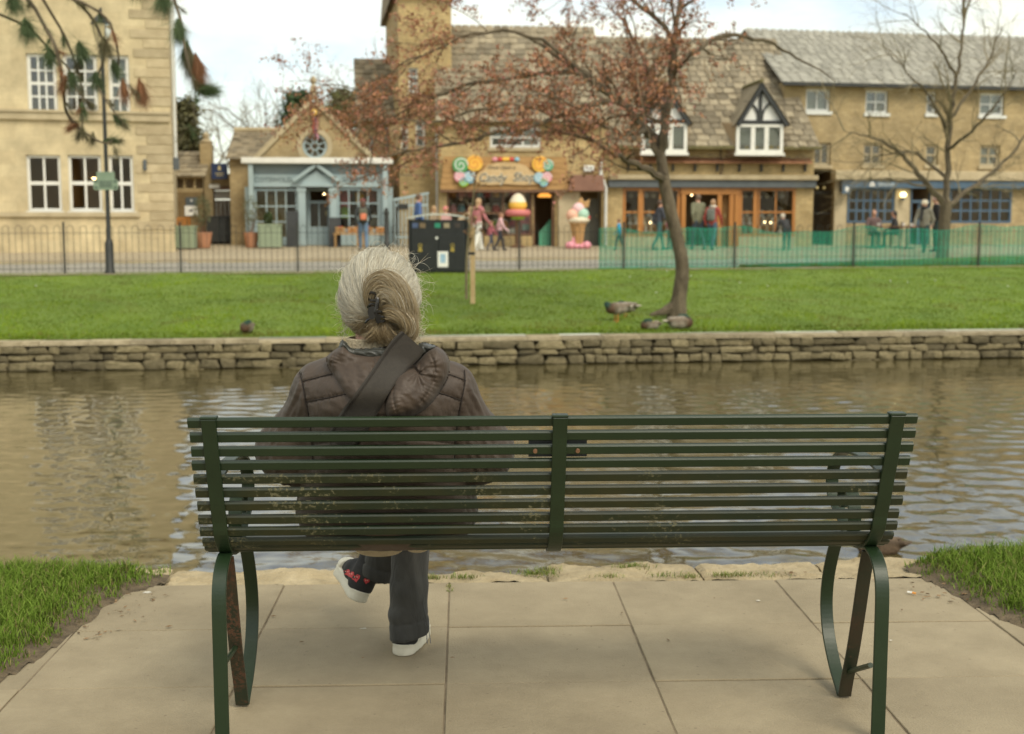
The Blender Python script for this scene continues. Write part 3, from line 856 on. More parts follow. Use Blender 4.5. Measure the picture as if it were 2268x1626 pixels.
m_room = M('dim brown room', (0.66, 0.50, 0.29), (0.72, 0.56, 0.33), 1.0, 0.9)
m_curt = M('pale net curtain', (0.52, 0.55, 0.50), (0.64, 0.66, 0.60), 6, 0.9, stretch=(8, 1, .3))
m_black = M('black timber framing', (0.022, 0.024, 0.024), (0.035, 0.038, 0.036), 5, 0.6)
m_plaster = M('white plaster panel', (0.78, 0.77, 0.72), (0.84, 0.83, 0.78), 3, 0.85)
m_pipe = M('white drainpipe paint', (0.66, 0.67, 0.63), (0.74, 0.75, 0.70), 4, 0.5)
m_gdoor = M('grey green door paint', (0.16, 0.16, 0.125), (0.20, 0.20, 0.155), 3, 0.6)
m_glass = M_glass('window glass', (.90, .91, .88), .0)
m_dglass = M_glass('reflective window glass', (.75, .77, .73), .06)
m_bulb = M('warm lit bulb', (1, .8, .5), emit=((1.0, .72, .36), 7.0))
m_letter = M('dark grey lettering', (0.035, 0.05, 0.05))
m_lletter = M('pale lettering', (0.74, 0.74, 0.70))
m_green = M('faded sage paint', (0.25, 0.31, 0.205), (0.31, 0.37, 0.25), 3, 0.7, stretch=(4, 4, .4))
m_terra = M('terracotta pot', (0.44, 0.205, 0.11), (0.54, 0.27, 0.155), 4, 0.85)
def flat(name, c, rough=.6): return M(name, c, tuple(min(1, k * 1.15) for k in c), 5, rough)
C_red, C_yel, C_pnk = flat('candy red', (.50, .06, .055)), flat('candy yellow', (.78, .46, .07)), flat('candy pink', (.72, .30, .36))
C_grn, C_blu, C_mint = flat('candy green', (.08, .30, .10)), flat('candy blue', (.25, .48, .60)), flat('mint', (.10, .36, .22))
C_crm, C_lime, C_org = flat('cream', (.72, .64, .48)), flat('lime', (.28, .46, .05)), flat('candy orange', (.70, .30, .06))

class Facade:
    """a building front: local x to the right, y into the building, z up; features are given in picture units on its plane"""
    def __init__(s, name, label, cat, px, Y, ang, sink=.25):
        p = at_Y(px, 540, Y); z = z_street(p.x, p.y) + PAVE
        s.o = Vector((p.x, p.y, z)); s.a = rad(ang)
        s.root = empty(name, s.o, s.a, label, cat)
        s.ex = Vector((math.cos(s.a), math.sin(s.a), 0)); s.ey = Vector((-math.sin(s.a), math.cos(s.a), 0))
    def uz(s, px, py, y=0.0):
        q = at_plane(px, py, s.o + s.ey * y, s.ey) - s.o
        return q.dot(s.ex), q.z
    def world(s, u, y, z): return s.o + s.ex * u + s.ey * y + Vector((0, 0, z))
    def rect(s, r, y=0.0):
        """(px0,py0,px1,py1) -> u0,u1,z0,z1"""
        pm = (r[1] + r[3]) / 2
        xm = (r[0] + r[2]) / 2
        return s.uz(r[0], pm, y)[0], s.uz(r[2], pm, y)[0], s.uz(xm, r[3], y)[1], s.uz(xm, r[1], y)[1]
    def box(s, name, mat, r, y0, y1, parent=None, ref=None, bevel=0.0, ext=(0, 0, 0, 0)):
        u0, u1, z0, z1 = s.rect(r, y0 if ref is None else ref)
        return MB().box(u0 - ext[0], u1 + ext[1], y0, y1, z0 - ext[2], z1 + ext[3]).build(name, mat, parent or s.root, bevel=bevel)
    def wall(s, name, mat, U, holes, depth=.28, parent=None, y=0.0, back=6.0, sides=True):
        """U=(u0,u1,z0,z1); holes the same; front with openings, reveals, side returns"""
        xs = sorted({U[0], U[1]} | {min(max(h[k], U[0]), U[1]) for h in holes for k in (0, 1)})
        zs = sorted({U[2], U[3]} | {min(max(h[k], U[2]), U[3]) for h in holes for k in (2, 3)})
        b = MB()
        for xa, xb in zip(xs[:-1], xs[1:]):
            for za, zb in zip(zs[:-1], zs[1:]):
                cx, cz = (xa + xb) / 2, (za + zb) / 2
                if any(h[0] < cx < h[1] and h[2] < cz < h[3] for h in holes): continue
                b.add([(xa, y, za), (xb, y, za), (xb, y, zb), (xa, y, zb)], [(0, 1, 2, 3)])
        for h in holes:
            a0, a1, c0, c1 = max(h[0], U[0]), min(h[1], U[1]), max(h[2], U[2]), min(h[3], U[3])
            for q in ([(a0, c0), (a0, c1)], [(a0, c1), (a1, c1)], [(a1, c1), (a1, c0)], [(a1, c0), (a0, c0)]):
                (xa, za), (xb, zb) = q
                b.add([(xa, y, za), (xb, y, zb), (xb, y + depth, zb), (xa, y + depth, za)], [(0, 1, 2, 3)])
        if sides:
            for xx in (U[0], U[1]):
                b.add([(xx, y, U[2]), (xx, y, U[3]), (xx, y + back, U[3]), (xx, y + back, U[2])], [(0, 1, 2, 3)])
        return b.build(name, mat, parent or s.root, fix=False)
    def window(s, r, cols, rows, frame_mat=m_white, y=.10, fw=.06, bw=.025, glass=m_glass, room=m_room, curtain=None, sill=None, name='window', deep=1.6, mid=False, label=None):
        """window in a wall opening: frame mesh, glazing bars, each pane a piece of its own, the room behind"""
        u0, u1, z0, z1 = r
        b = MB(); b.box(u0, u0 + fw, y, y + .08, z0, z1); b.box(u1 - fw, u1, y, y + .08, z0, z1)
        b.box(u0 + fw, u1 - fw, y, y + .08, z0, z0 + fw); b.box(u0 + fw, u1 - fw, y, y + .08, z1 - fw, z1)
        w = b.build(name, frame_mat, s.root)
        if label: w['label'] = label
        iu0, iu1, iz0, iz1 = u0 + fw, u1 - fw, z0 + fw, z1 - fw
        g = MB()
        for i in range(1, cols):
            c = lerp(iu0, iu1, i / cols); g.box(c - bw / 2, c + bw / 2, y + .012, y + .05, iz0, iz1)
        for j in range(1, rows):
            k = bw * (1.7 if mid and j * 2 == rows else 1); c = lerp(iz0, iz1, j / rows); g.box(iu0, iu1, y + .008, y + .045, c - k / 2, c + k / 2)
        if cols > 1 or rows > 1: g.build('glazing_bar', frame_mat, w)
        pu, pz = (iu1 - iu0) / cols, (iz1 - iz0) / rows
        pm = MB().box(-pu / 2 + .001, pu / 2 - .001, 0, .006, -pz / 2 + .001, pz / 2 - .001).mesh('pane'); pm.materials.append(glass)
        for i in range(cols):
            for j in range(rows):
                o = new_obj('pane', pm, None, w); o.location = (iu0 + pu * (i + .5), y + .03, iz0 + pz * (j + .5))
                o.rotation_euler = (RND.uniform(-.006, .006), 0, RND.uniform(-.006, .006))
        if room is not None:
            rb = MB(); yy = y + .085
            rb.add([(u0, yy, z0), (u1, yy, z0), (u1, yy, z1), (u0, yy, z1), (u0 - .3, yy + deep, z0 - .2), (u1 + .3, yy + deep, z0 - .2), (u1 + .3, yy + deep, z1 + .1), (u0 - .3, yy + deep, z1 + .1)],
                   [(4, 5, 6, 7), (0, 1, 5, 4), (3, 2, 6, 7), (0, 3, 7, 4), (1, 2, 6, 5)])
            rb.build('room', room, w, fix=False)
        if curtain:
            cb = MB(); n = 14
            for (a, c_) in curtain:
                ua, ub = lerp(iu0, iu1, a), lerp(iu0, iu1, c_)
                for k in range(n):
                    x0, x1 = lerp(ua, ub, k / n), lerp(ua, ub, (k + 1) / n); o0, o1 = (.02 if k % 2 else -.02), (-.02 if k % 2 else .02)
                    cb.add([(x0, y + .16 + o0, iz0), (x1, y + .16 + o1, iz0), (x1, y + .16 + o1, iz1), (x0, y + .16 + o0, iz1)], [(0, 1, 2, 3)])
            cb.build('curtain', m_curt, w, fix=False)
        if sill:
            sb = MB().box(u0 - .06, u1 + .06, -.07, y, z0 - .11, z0); sb.build('sill', sill, w)
        return w
    def slates(s, name, mat, quad, nrow, wid, parent=None, th=.03, jit=.25):
        """roof slope of overlapping slates; quad = four local points bottom-left, bottom-right, top-right, top-left"""
        bl, br_, tr, tl = (Vector(q) for q in quad); V = []; F = []
        nrm = (br_ - bl).cross(tl - bl).normalized()
        if nrm.y > 0: nrm = -nrm
        rr = random.Random(int(abs(bl.x * 100)) + nrow)
        for j in range(nrow):
            a, c_ = bl.lerp(tl, j / nrow), br_.lerp(tr, j / nrow); a2, c2 = bl.lerp(tl, (j + 1.25) / nrow), br_.lerp(tr, (j + 1.25) / nrow)
            L_ = (c_ - a).length; wj = wid * (1.15 - .4 * j / nrow); n = max(1, int(L_ / wj)); off = rr.random()
            ts = sorted({0.0, 1.0} | {min(1, max(0, (k + off + rr.uniform(-jit, jit)) / n)) for k in range(n)})
            for t0, t1 in zip(ts[:-1], ts[1:]):
                if t1 - t0 < .2 / n: continue
                e = .003; lift = th * rr.uniform(.7, 1.9); dn = (a - a2).normalized() * rr.uniform(-.015, .025)
                p = [a.lerp(c_, t0 + e) + dn, a.lerp(c_, t1 - e) + dn, a2.lerp(c2, t1 - e), a2.lerp(c2, t0 + e)]
                o = len(V)
                V += [p[0] + nrm * lift, p[1] + nrm * lift * rr.uniform(.8, 1.2), p[2] + nrm * .004, p[3] + nrm * .004, p[0] - nrm * .01, p[1] - nrm * .01]
                F += [(o, o + 1, o + 2, o + 3), (o + 4, o + 5, o + 1, o)]
        o = len(V); V += [q - nrm * .006 for q in (bl, br_, tr, tl)]; F.append((o, o + 1, o + 2, o + 3))
        me = bpy.data.meshes.new(name); me.from_pydata([tuple(v) for v in V], [], F); me.update()
        return tag(new_obj(name, me, mat, parent or s.root), kind='stuff')

# ---------------------------------------------------------------- left: ashlar house
A = Facade('ashlar_house', 'tall pale ashlar stone house with white sash windows on the left', 'house', 386, 37.4, 13.5)
U = (-14, 0.0, -.5, 9.6)
lw = [(60, 343, 136, 468), (152, 343, 225.5, 468), (242, 343.5, 296, 469)]
uw = [(60, 118, 126, 250), (140, 120, 216, 250), (241, 122, 287, 253)]
H_l = [A.rect(r) for r in lw]; H_u = [A.rect(r) for r in uw]
A.wall('wall', m_ash, U, H_l + H_u, back=9)
for h in H_l: A.window(h, 2, 2, fw=.085, bw=.06, curtain=None, sill=m_white, mid=True, deep=3)
for k, h in enumerate(H_u): A.window(h, 3 if k < 2 else 2, 4, fw=.10, bw=.05, sill=m_white, mid=True, glass=m_dglass, curtain=[(0.05, .95)] if k == 2 else None)
z0, z1 = A.uz(250, 268)[1], A.uz(250, 252)[1]
MB().box(-14, -.02, -.10, 0, z0, z1).box(-14, .0, -.15, -.0, z1, z1 + .07).build('string_course', m_trimst, A.root)
q = A.rect((60, 470, 311, 480)); MB().box(-14, q[1], -.09, 0, q[2], q[3]).build('string_course', m_trimst, A.root)
q = A.rect((60, 532, 386, 560)); MB().box(-14, .03, -.07, 0, -.4, q[3]).build('plinth', m_ash, A.root, bevel=.01)
zq = .62; k = 0
while zq < 9.4:
    hq = .275; wq_ = 1.02 if k % 2 == 0 else .66
    if not (z0 - .25 < zq < z1 + .1):
        o = MB().box(-wq_ + RND.uniform(-.05, .05), .022, -.026, .4, zq + .008, zq + hq - .008).build('quoin', m_quoin, A.root, bevel=.012)
    zq += hq; k += 1
MB().box(-14.3, .35, -.35, 9.3, 9.6, 9.85).build('cornice', m_trimst, A.root)
b = MB(); b.add([(-14.3, -.35, 9.85), (.35, -.35, 9.85), (.35, 4.5, 13.2), (-14.3, 4.5, 13.2), (.35, 9.3, 9.85), (-14.3, 9.3, 9.85)], [(0, 1, 2, 3), (3, 2, 4, 5), (1, 4, 2)]); b.build('roof', m_grey, A.root)
u_, z_ = A.uz(321, 366); MB().lathe([(.03, -.16), (.055, -.14), (.055, .14), (.03, .16)], 10, (u_, -.09, z_)).build('wall_light', m_fgrey, A.root)
zt, zb = A.uz(389, 215)[1], A.uz(389, 348)[1]
MB().tube([(.10, .5, zb), (.10, .5, zt + 4)], .05, 8).build('drainpipe', m_pipe, A.root)
MB().box(.02, .2, .4, .62, zb - .35, zb).build('drain_hopper', m_fgrey, A.root)
# lamp shade seen through the window
u_, z_ = A.uz(208, 386, 1.5)
lp = empty('pendant_lamp', A.world(u_, 1.5, z_), 0, 'small warm pendant lamp glowing behind the left sash window', 'lamp')
MB().lathe([(.26, -.10), (.25, -.07), (.10, .06), (.03, .09)], 14).build('shade', flat('tan shade', (.45, .28, .12)), lp)
MB().ball((0, 0, -.11), .055).build('bulb', m_bulb, lp)

# ---------------------------------------------------------------- alley: outbuilding, gate wall
B = Facade('stone_outbuilding', 'low stone outbuilding with mossy slate roof beside the ashlar house', 'building', 388, 43.2, 6)
u0, u1, za, zb = B.rect((380, 425, 449, 485)); zr0 = B.uz(420, 388)[1]; zr1 = B.uz(420, 342)[1]
B.wall('wall', m_brownst, (u0 - .5, u1, -.4, za + (zb - za)), [], back=3)
B.wall('wall', m_rub2, (u0 - .5, u1, zb, zr0), [(u0 + .15 + i * .34, u0 + .40 + i * .34, zb + .12, zr0 - .12) for i in range(3)], depth=.3, back=3)
MB().box(u0 - .5, u1, .31, .36, zb, zr0).build('shutter_back', m_dark, B.root)
B.slates('roof', m_slate, [(u0 - .6, -.25, zr0 - .05), (u1 + .15, -.25, zr0 - .05), (u1 + .15, 1.6, zr1 + .15), (u0 - .6, 1.6, zr1 + .15)], 6, .30)
MB().box(u0 - .5, u1, 1.6, 3.0, zr0, zr1 + .1).build('gable', m_rub2, B.root)
G = Facade('gate_wall', 'narrow stone gateway wall with a planked gate in the alley', 'wall', 449, 44.0, 6)
zt = G.uz(500, 362)[1]; g_hole = G.rect((468, 421, 523, 530)); uL = G.uz(449, 450)[0]; uR = G.uz(541, 450)[0]
G.wall('wall', m_rub2, (uL, uR, -.4, zt - .35), [(g_hole[0], g_hole[1], -.4, g_hole[3])], depth=.4, back=.5)
MB().box(uL - .04, uL + .36, -.10, .45, -.4, G.uz(455, 318)[1]).build('pier', m_rub2, G.root, bevel=.02)
MB().lathe([(.2, 0), (.24, .06), (.10, .16), (.11, .22), (.12, .3), (.02, .4)], 10, (uL + .16, .15, G.uz(455, 318)[1])).build('pier_cap', m_quoin, G.root)
MB().box(uR - .38, uR, -.10, .45, -.4, G.uz(530, 352)[1]).build('pier', m_rub2, G.root, bevel=.02)
MB().box(g_hole[0] - .12, g_hole[1] + .12, -.06, .1, g_hole[3], g_hole[3] + .13).build('lintel', m_brown, G.root)
gw = (g_hole[1] - g_hole[0]) / 6
gate = MB().box(g_hole[0], g_hole[1], .32, .36, g_hole[3] - .30, g_hole[3] - .02).build('gate', m_white, G.root)
pk = MB().box(.004, gw - .004, 0, .04, -.35, g_hole[3] - .34).mesh('plank'); pk.materials.append(M('grey brown gate planks', (.14, .11, .075), (.19, .15, .10), 4, .8, rand=.15))
for i in range(6):
    o = new_obj('plank', pk, None, gate); o.location = (g_hole[0] + i * gw, .33, 0)
# signs and clutter of the alley
def sign_board(name, F, r, mat, label, y=-.06, th=.03, frame=None):
    u0, u1, z0, z1 = F.rect(r, y)
    rt = empty(name, F.world((u0 + u1) / 2, y, (z0 + z1) / 2), F.a, label, 'sign')
    MB().box(-(u1 - u0) / 2, (u1 - u0) / 2, 0, th, -(z1 - z0) / 2, (z1 - z0) / 2).build('board', mat, rt, bevel=.004)
    return rt, (u1 - u0), (z1 - z0)
rt, w, h = sign_board('hanging_sign', G, (468, 362, 504, 397), m_navy, 'square navy sign with a small gold crest above the alley gate', -.35)
gold = flat('gold paint', (.62, .52, .25))
MB().disc(0, h * .17, .055, -.004, 0, 14).box(-.03, .03, -.006, 0, h * .17 + .04, h * .17 + .10).build('crest', gold, rt)
for zz, ww in ((-.07, .30), (-.14, .22)): MB().box(-ww / 2, ww / 2, -.004, 0, zz - .012, zz + .012).build('lettering', gold, rt)
MB().box(-w / 2 - .03, -w / 2 + .0, .03, .35, h / 2 - .04, h / 2).box(w / 2, w / 2 + .03, .03, .35, h / 2 - .04, h / 2).build('bracket', m_iron, rt)
sign_board('small_sign', G, (463, 408, 486, 417), m_white, 'small white nameplate over the alley gate', -.14)
rt, w, h = sign_board('notice_board', B, (411, 437, 437, 455.5), M('grey blue board', (.075, .095, .105)), 'grey blue notice board on the outbuilding wall above the cream one', -.05)
MB().disc(0, .03, .035, -.004, 0, 10).build('emblem', m_lletter, rt)
rt, w, h = sign_board('notice_board', B, (409, 456, 438, 478), m_plaster, 'cream notice board with dark motif on the outbuilding wall', -.05)
MB().prism([(-.09, -.03), (.08, -.03), (.02, .05), (-.05, .03)], -.004, 0).build('emblem', m_black, rt)
def planter(px, Y, w, hh, label, plant=None):
    p = on_pave(at_Y(px, 540, Y)); t = empty('planter', p, rad(6), label, 'planter')
    n = 7; d = w * .5
    sl = MB().box(-w / 2 / n + .004, w / 2 / n - .004, -.012, .012, .03, hh).mesh('board'); sl.materials.append(m_green)
    for k in range(n):
        for yy, rz in ((-d, 0), (d, 0)):
            o = new_obj('board', sl, None, t); o.location = (-w / 2 + w / n * (k + .5), yy, 0)
        for xx in (-w / 2, w / 2):
            o = new_obj('board', sl, None, t); o.location = (xx, -d + 2 * d / n * (k + .5), 0); o.rotation_euler = (0, 0, math.pi / 2)
    MB().box(-w / 2 - .03, w / 2 + .03, -d - .03, -d - .002, hh - .02, hh + .05).box(-w / 2 - .03, w / 2 + .03, d, d + .03, hh - .02, hh + .05).box(-w / 2 - .03, -w / 2, -d, d, hh - .02, hh + .05).box(w / 2, w / 2 + .03, -d, d, hh - .02, hh + .05).build('rim', m_green, t)
    MB().box(-w / 2 + .02, w / 2 - .02, -d + .02, d - .02, hh - .12, hh - .08).build('soil', m_soil, t)
    return t
leafm = M('dark box leaves', (.035, .06, .015), (.07, .10, .025), 9, .7)
olive = M('olive leaves', (.10, .11, .05), (.17, .175, .09), 9, .7)
def bush(name, parent, c, r, n, mat, size=.035, seed=1):
    """leaf cloud: many small leaf quads through an ellipsoid"""
    rg = np.random.default_rng(seed)
    d = rg.normal(0, 1, (n, 3)); d /= np.linalg.norm(d, axis=1)[:, None]
    P = np.array(c) + d * np.array(r) * (rg.uniform(.35, 1.05, n) ** .6)[:, None]
    a = rg.normal(0, 1, (n, 3)); a /= np.linalg.norm(a, axis=1)[:, None]; b_ = np.cross(a, rg.normal(0, 1, (n, 3))); b_ /= np.linalg.norm(b_, axis=1)[:, None]
    s_ = size * rg.uniform(.6, 1.3, (n, 1))
    V = np.stack([P - a * s_, P + b_ * s_ * .5, P + a * s_, P - b_ * s_ * .5], 1).reshape(-1, 3)
    return np_mesh(name, V, np.arange(4 * n).reshape(-1, 4), mat, parent)
planter(409, 39.3, .66, .66, 'sage green wooden planter at the corner of the ashlar house')
t = planter(599, 40.3, .68, .70, 'sage green wooden planter with a clipped bush beside the blue shop')
bush('shrub', t, (-.05, 0, .92), (.15, .15, .24), 900, leafm, .03, 4)
def pot(px, Y, r, hh, label, kind, seed):
    p = on_pave(at_Y(px, 540, Y)); t = empty('plant_pot', p, 0, label, 'plant pot')
    MB().lathe([(r * .68, 0), (r * .74, .02), (r * .94, hh * .8), (r, hh * .82), (r * 1.03, hh), (r * .9, hh), (r * .88, hh * .85)], 20).build('pot', m_terra, t, smooth=True)
    MB().lathe([(r * .86, hh * .84), (.02, hh * .86)], 12).build('soil', m_soil, t)
    b = MB()
    rr = random.Random(seed)
    for k in range(5):
        a = rr.uniform(0, 6.28); top = Vector((math.cos(a) * .25, math.sin(a) * .25, hh + rr.uniform(.6, 1.0)))
        b.tube([(0, 0, hh * .8), top * .5 + Vector((0, 0, .2)), top], [.016, .011, .004], 5)
    b.build('stem', m_brown, t); bush('foliage', t, (0, 0, hh + .68), (.30, .30, .5), kind, olive, .035, seed)
pot(450, 39.9, .29, .50, 'terracotta pot with a wispy olive tree beside the left sage planter', 700, 3)
pot(557, 40.4, .245, .49, 'terracotta pot with a wispy olive plant before the stone gate pier', 420, 8)
# wheelie bins in the alley
m_bin = M('charcoal plastic', (.025, .028, .028), (.04, .042, .04), 5, .5)
for k, (px, Y, lb) in enumerate(((474, 43.2, 'dark wheelie bin at the left side of the alley gate'), (489, 43.4, 'dark wheelie bin in the middle of the alley gate'), (505, 43.5, 'dark wheelie bin at the right side of the alley gate'))):
    p = on_pave(at_Y(px, 540, Y)); t = tag(empty('wheelie_bin', p, rad(6 + k * 5)), lb, 'bin', 'wheelie bins in the alley')
    MB().add([(-.18, -.2, .06), (.18, -.2, .06), (.18, .2, .06), (-.18, .2, .06), (-.23, -.27, .9), (.23, -.27, .9), (.23, .27, .9), (-.23, .27, .9)], [(3, 2, 1, 0), (0, 1, 5, 4), (1, 2, 6, 5), (2, 3, 7, 6), (3, 0, 4, 7), (4, 5, 6, 7)]).build('body', m_bin, t, bevel=.015)
    MB().box(-.25, .25, -.30, .28, .9, .95).build('lid', m_bin, t, bevel=.02)
    for sx in (-1, 1):
        w_ = MB().tube([(sx * .2 - .02, .25, .09), (sx * .2 + .02, .25, .09)], .09, 12).build('wheel', m_black, t)
def chair(px, Y, rz, label, group):
    p = on_pave(at_Y(px, 540, Y)); t = empty('chair', p, rz, label, 'chair', group)
    MB().box(-.21, .21, -.2, .2, .43, .46).build('seat', m_oak, t, bevel=.005)
    for sx in (-1, 1):
        MB().box(sx * .19 - .018, sx * .19 + .018, -.2, -.165, 0, .43).build('leg', m_oak, t); MB().box(sx * .19 - .018, sx * .19 + .018, .17, .205, 0, .92).build('leg', m_oak, t)
    for k in range(4): MB().box(-.16 + k * .09, -.12 + k * .09, .175, .195, .5, .86).build('slat', m_oak, t)
    MB().box(-.17, .17, .17, .2, .86, .93).build('top_rail', m_oak, t)
chair(398, 41.2, rad(190), 'wooden slatted chair behind the left sage planter', 'wooden chairs outside the outbuilding')
chair(415, 41.6, rad(170), 'wooden slatted chair next to the house corner chair, farther right', 'wooden chairs outside the outbuilding')

# ---------------------------------------------------------------- blue sheepskin shop
S = Facade('sheepskin_shop', 'small gabled stone shop with duck egg blue shopfront and round window', 'shop', 543, 42.0, 5)
uL, uR = S.uz(543, 450)[0], S.uz(868, 450)[0]
zg0 = S.uz(700, 364)[1]; zg1 = S.uz(700, 353)[1]
ap = S.uz(694.5, 227); gl = S.uz(575, 350); gr = S.uz(820, 350)
rc = S.uz(697, 323.5); rr_ = .41
# gable with round opening
pts_out = [(gl[0], gl[1]), (gr[0], gr[1]), (ap[0], ap[1])]
b = MB(); ns = 36
def edge_hit(c, a):
    best = None
    d = (math.cos(a), math.sin(a))
    for (x1, y1), (x2, y2) in zip(pts_out, pts_out[1:] + pts_out[:1]):
        ex, ey = x2 - x1, y2 - y1; den = d[0] * ey - d[1] * ex
        if abs(den) < 1e-9: continue
        t_ = ((x1 - c[0]) * ey - (y1 - c[1]) * ex) / den; q = ((x1 - c[0]) * d[1] - (y1 - c[1]) * d[0]) / den
        if t_ > 0 and -1e-6 <= q <= 1 + 1e-6 and (best is None or t_ < best): best = t_
    return (c[0] + d[0] * best, c[1] + d[1] * best)
angs = sorted([2 * math.pi * k / ns for k in range(ns)] + [math.atan2(p[1] - rc[1], p[0] - rc[0]) % (2 * math.pi) for p in pts_out])
vs = []
for a in angs:
    o_ = edge_hit(rc, a); vs += [(rc[0] + rr_ * math.cos(a), 0, rc[1] + rr_ * math.sin(a)), (o_[0], 0, o_[1]), (rc[0] + rr_ * math.cos(a), .25, rc[1] + rr_ * math.sin(a))]
n = len(angs); fs = []
for k in range(n):
    a, c_ = 3 * k, 3 * ((k + 1) % n); fs += [(a, a + 1, c_ + 1, c_), (a, c_, c_ + 2, a + 2)]
b.add(vs, fs).build('gable', m_rub2, S.root, fix=False)
for (p, q) in (((gl[0] - .1, gl[1] - .1), ap), (ap, (gr[0] + .1, gr[1] - .1))):
    d = Vector((q[0] - p[0], q[1] - p[1])).normalized(); nn = Vector((-d.y, d.x))
    MB().prism([(p[0], p[1]), (q[0], q[1]), (q[0] + nn.x * .16, q[1] + nn.y * .16), (p[0] + nn.x * .16, p[1] + nn.y * .16)], -.10, .35).build('coping', m_trimst, S.root)
MB().lathe([(.16, 0), (.13, .1), (.08, .22), (.12, .28), (.10, .42), (.05, .5), (.10, .58), (.11, .66), (.06, .74), (.01, .78)], 12, (ap[0], .05, ap[1] + .08)).build('finial', m_quoin, S.root, smooth=True)
rw = MB().ring(rc[0], rc[1], .33, .405, .06, .16, 28).ring(rc[0], rc[1], .10, .145, .08, .14, 18).build('round_window', m_duck, S.root)
for k in range(8):
    a = math.pi * k / 4 + .39; c_, s_ = math.cos(a), math.sin(a)
    MB().add([(rc[0] + c_ * .14 - s_ * w_, y_, rc[1] + s_ * .14 + c_ * w_) for w_ in (-.018, .018) for y_ in (.09, .13)] + [(rc[0] + c_ * .335 - s_ * w_, y_, rc[1] + s_ * .335 + c_ * w_) for w_ in (-.018, .018) for y_ in (.09, .13)],
             [(0, 2, 6, 4), (1, 5, 7, 3), (0, 4, 5, 1), (2, 3, 7, 6)]).build('spoke', m_duck, rw)
MB().disc(rc[0], rc[1], .33, .115, .12, 28).build('pane', m_glass, rw)
MB().disc(rc[0], rc[1], .6, .6, .62, 20).build('room', m_dark, rw)
MB().ring(rc[0], rc[1], .42, .58, -.015, .02, 30).build('stone_surround', m_trimst, S.root)
# gable roof running back, wing roof on the left
b = MB(); b.add([(gl[0] - .1, .3, gl[1] - .1), (ap[0], .3, ap[1]), (ap[0], 9, ap[1]), (gl[0] - .1, 9, gl[1] - .1), (gr[0] + .1, .3, gr[1] - .1), (gr[0] + .1, 9, gr[1] - .1)], [(0, 1, 2, 3), (1, 4, 5, 2)]); b.build('roof', m_slate, S.root, fix=False)
wl, wz1 = S.uz(521, 288, 2.5); wz0 = S.uz(545, 352, .5)[1]
S.slates('wing_roof', m_slate, [(wl - .1, .5, wz0), (gl[0] + 1.2, .5, wz0), (gl[0] + 1.9, 3.0, wz1), (wl - .1, 3.0, wz1)], 12, .26, th=.02)
MB().tube([(wl - .1, 3.0, wz1 + .04), (gl[0] + 1.9, 3.0, wz1 + .04)], .09, 8).build('ridge', m_trimst, S.root)
S.wall('wing_wall', m_rub2, (wl, gl[0] + .8, -.4, wz0 + .05), [], y=.75, back=4)
# timber shopfront (0.9 m in front of nothing: flush box), fascia, gutter
ff = -.35
MB().box(uL - .05, uR + .05, ff - .14, ff + .02, zg0, zg1 + .03).build('gutter', m_white, S.root, bevel=.02)
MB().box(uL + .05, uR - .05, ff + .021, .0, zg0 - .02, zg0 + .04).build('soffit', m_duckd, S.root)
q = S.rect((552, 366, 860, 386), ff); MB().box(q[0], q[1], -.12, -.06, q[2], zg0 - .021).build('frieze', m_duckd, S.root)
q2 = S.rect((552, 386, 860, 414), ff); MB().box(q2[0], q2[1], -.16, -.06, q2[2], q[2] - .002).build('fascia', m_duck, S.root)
for px in (557, 853.5):
    u_ = S.uz(px, 450, ff)[0]
    MB().box(u_ - .075, u_ + .075, ff - .05, ff + .1, 0, zg0 - .021).box(u_ - .11, u_ + .11, ff - .08, ff + .13, 0, .2).build('post', m_duck, S.root)
for (a, c_) in ((544, 563), (842, 870)):
    q3 = S.rect((a, 415, c_, 530), -.06); MB().box(q3[0], q3[1], -.13, .0, 0, q2[2] - .002).build('pilaster', m_duck, S.root)
text_mesh('lettering', 'COTSWOLD', .21, m_letter, S.root, (S.uz(605, 399, -.16)[0], -.168, S.uz(605, 399, -.16)[1]), .004, 1.20)
text_mesh('lettering', 'SHEEPSKIN', .21, m_letter, S.root, (S.uz(799, 399, -.16)[0], -.168, S.uz(799, 399, -.16)[1]), .004, 1.19)
pa = S.uz(700.5, 369, -.3); pl = S.uz(652, 404, -.3); pr = S.uz(749.5, 404, -.3)
ped = MB().prism([(pl[0] + .25, pl[1] - .06), (pr[0] - .25, pr[1] - .06), (pr[0] - .25, pr[1] + .05), (pa[0], pa[1] - .14), (pl[0] + .25, pl[1] + .05)], -.22, -.16).build('pediment', m_duck, S.root)
for (p, q_) in ((pl, pa), (pa, pr)):
    d = Vector((q_[0] - p[0], q_[1] - p[1])).normalized(); nn = Vector((-d.y, d.x))
    MB().prism([(p[0], p[1]), (q_[0], q_[1]), (q_[0] + nn.x * .11, q_[1] + nn.y * .11), (p[0] + nn.x * .11, p[1] + nn.y * .11)], -.38, -.17).build('raking_cornice', m_duck, ped)
MB().box(pl[0] + .18, pr[0] - .18, -.30, -.17, pl[1] - .14, pl[1] - .06).build('cornice', m_duck, ped)
for (a, c_) in ((661, 677), (731, 746.5)):
    q3 = S.rect((a, 416, c_, 548), -.2); MB().box(q3[0], q3[1], -.22, -.02, 0, q3[3]).box(q3[0] - .03, q3[1] + .03, -.26, -.02, 0, .18).box(q3[0] - .03, q3[1] + .03, -.25, -.02, q3[3] - .12, q3[3]).build('pilaster', m_duck, S.root)
r1 = S.rect((564, 418, 660, 530), -.08); r2 = S.rect((747, 417, 841, 512), -.08); rd = S.rect((678, 416, 730, 549), -.08)
fr1 = (r1[0], r1[1], r1[2], r1[3]); fr2 = (r2[0], r2[1], r2[2], r2[3])
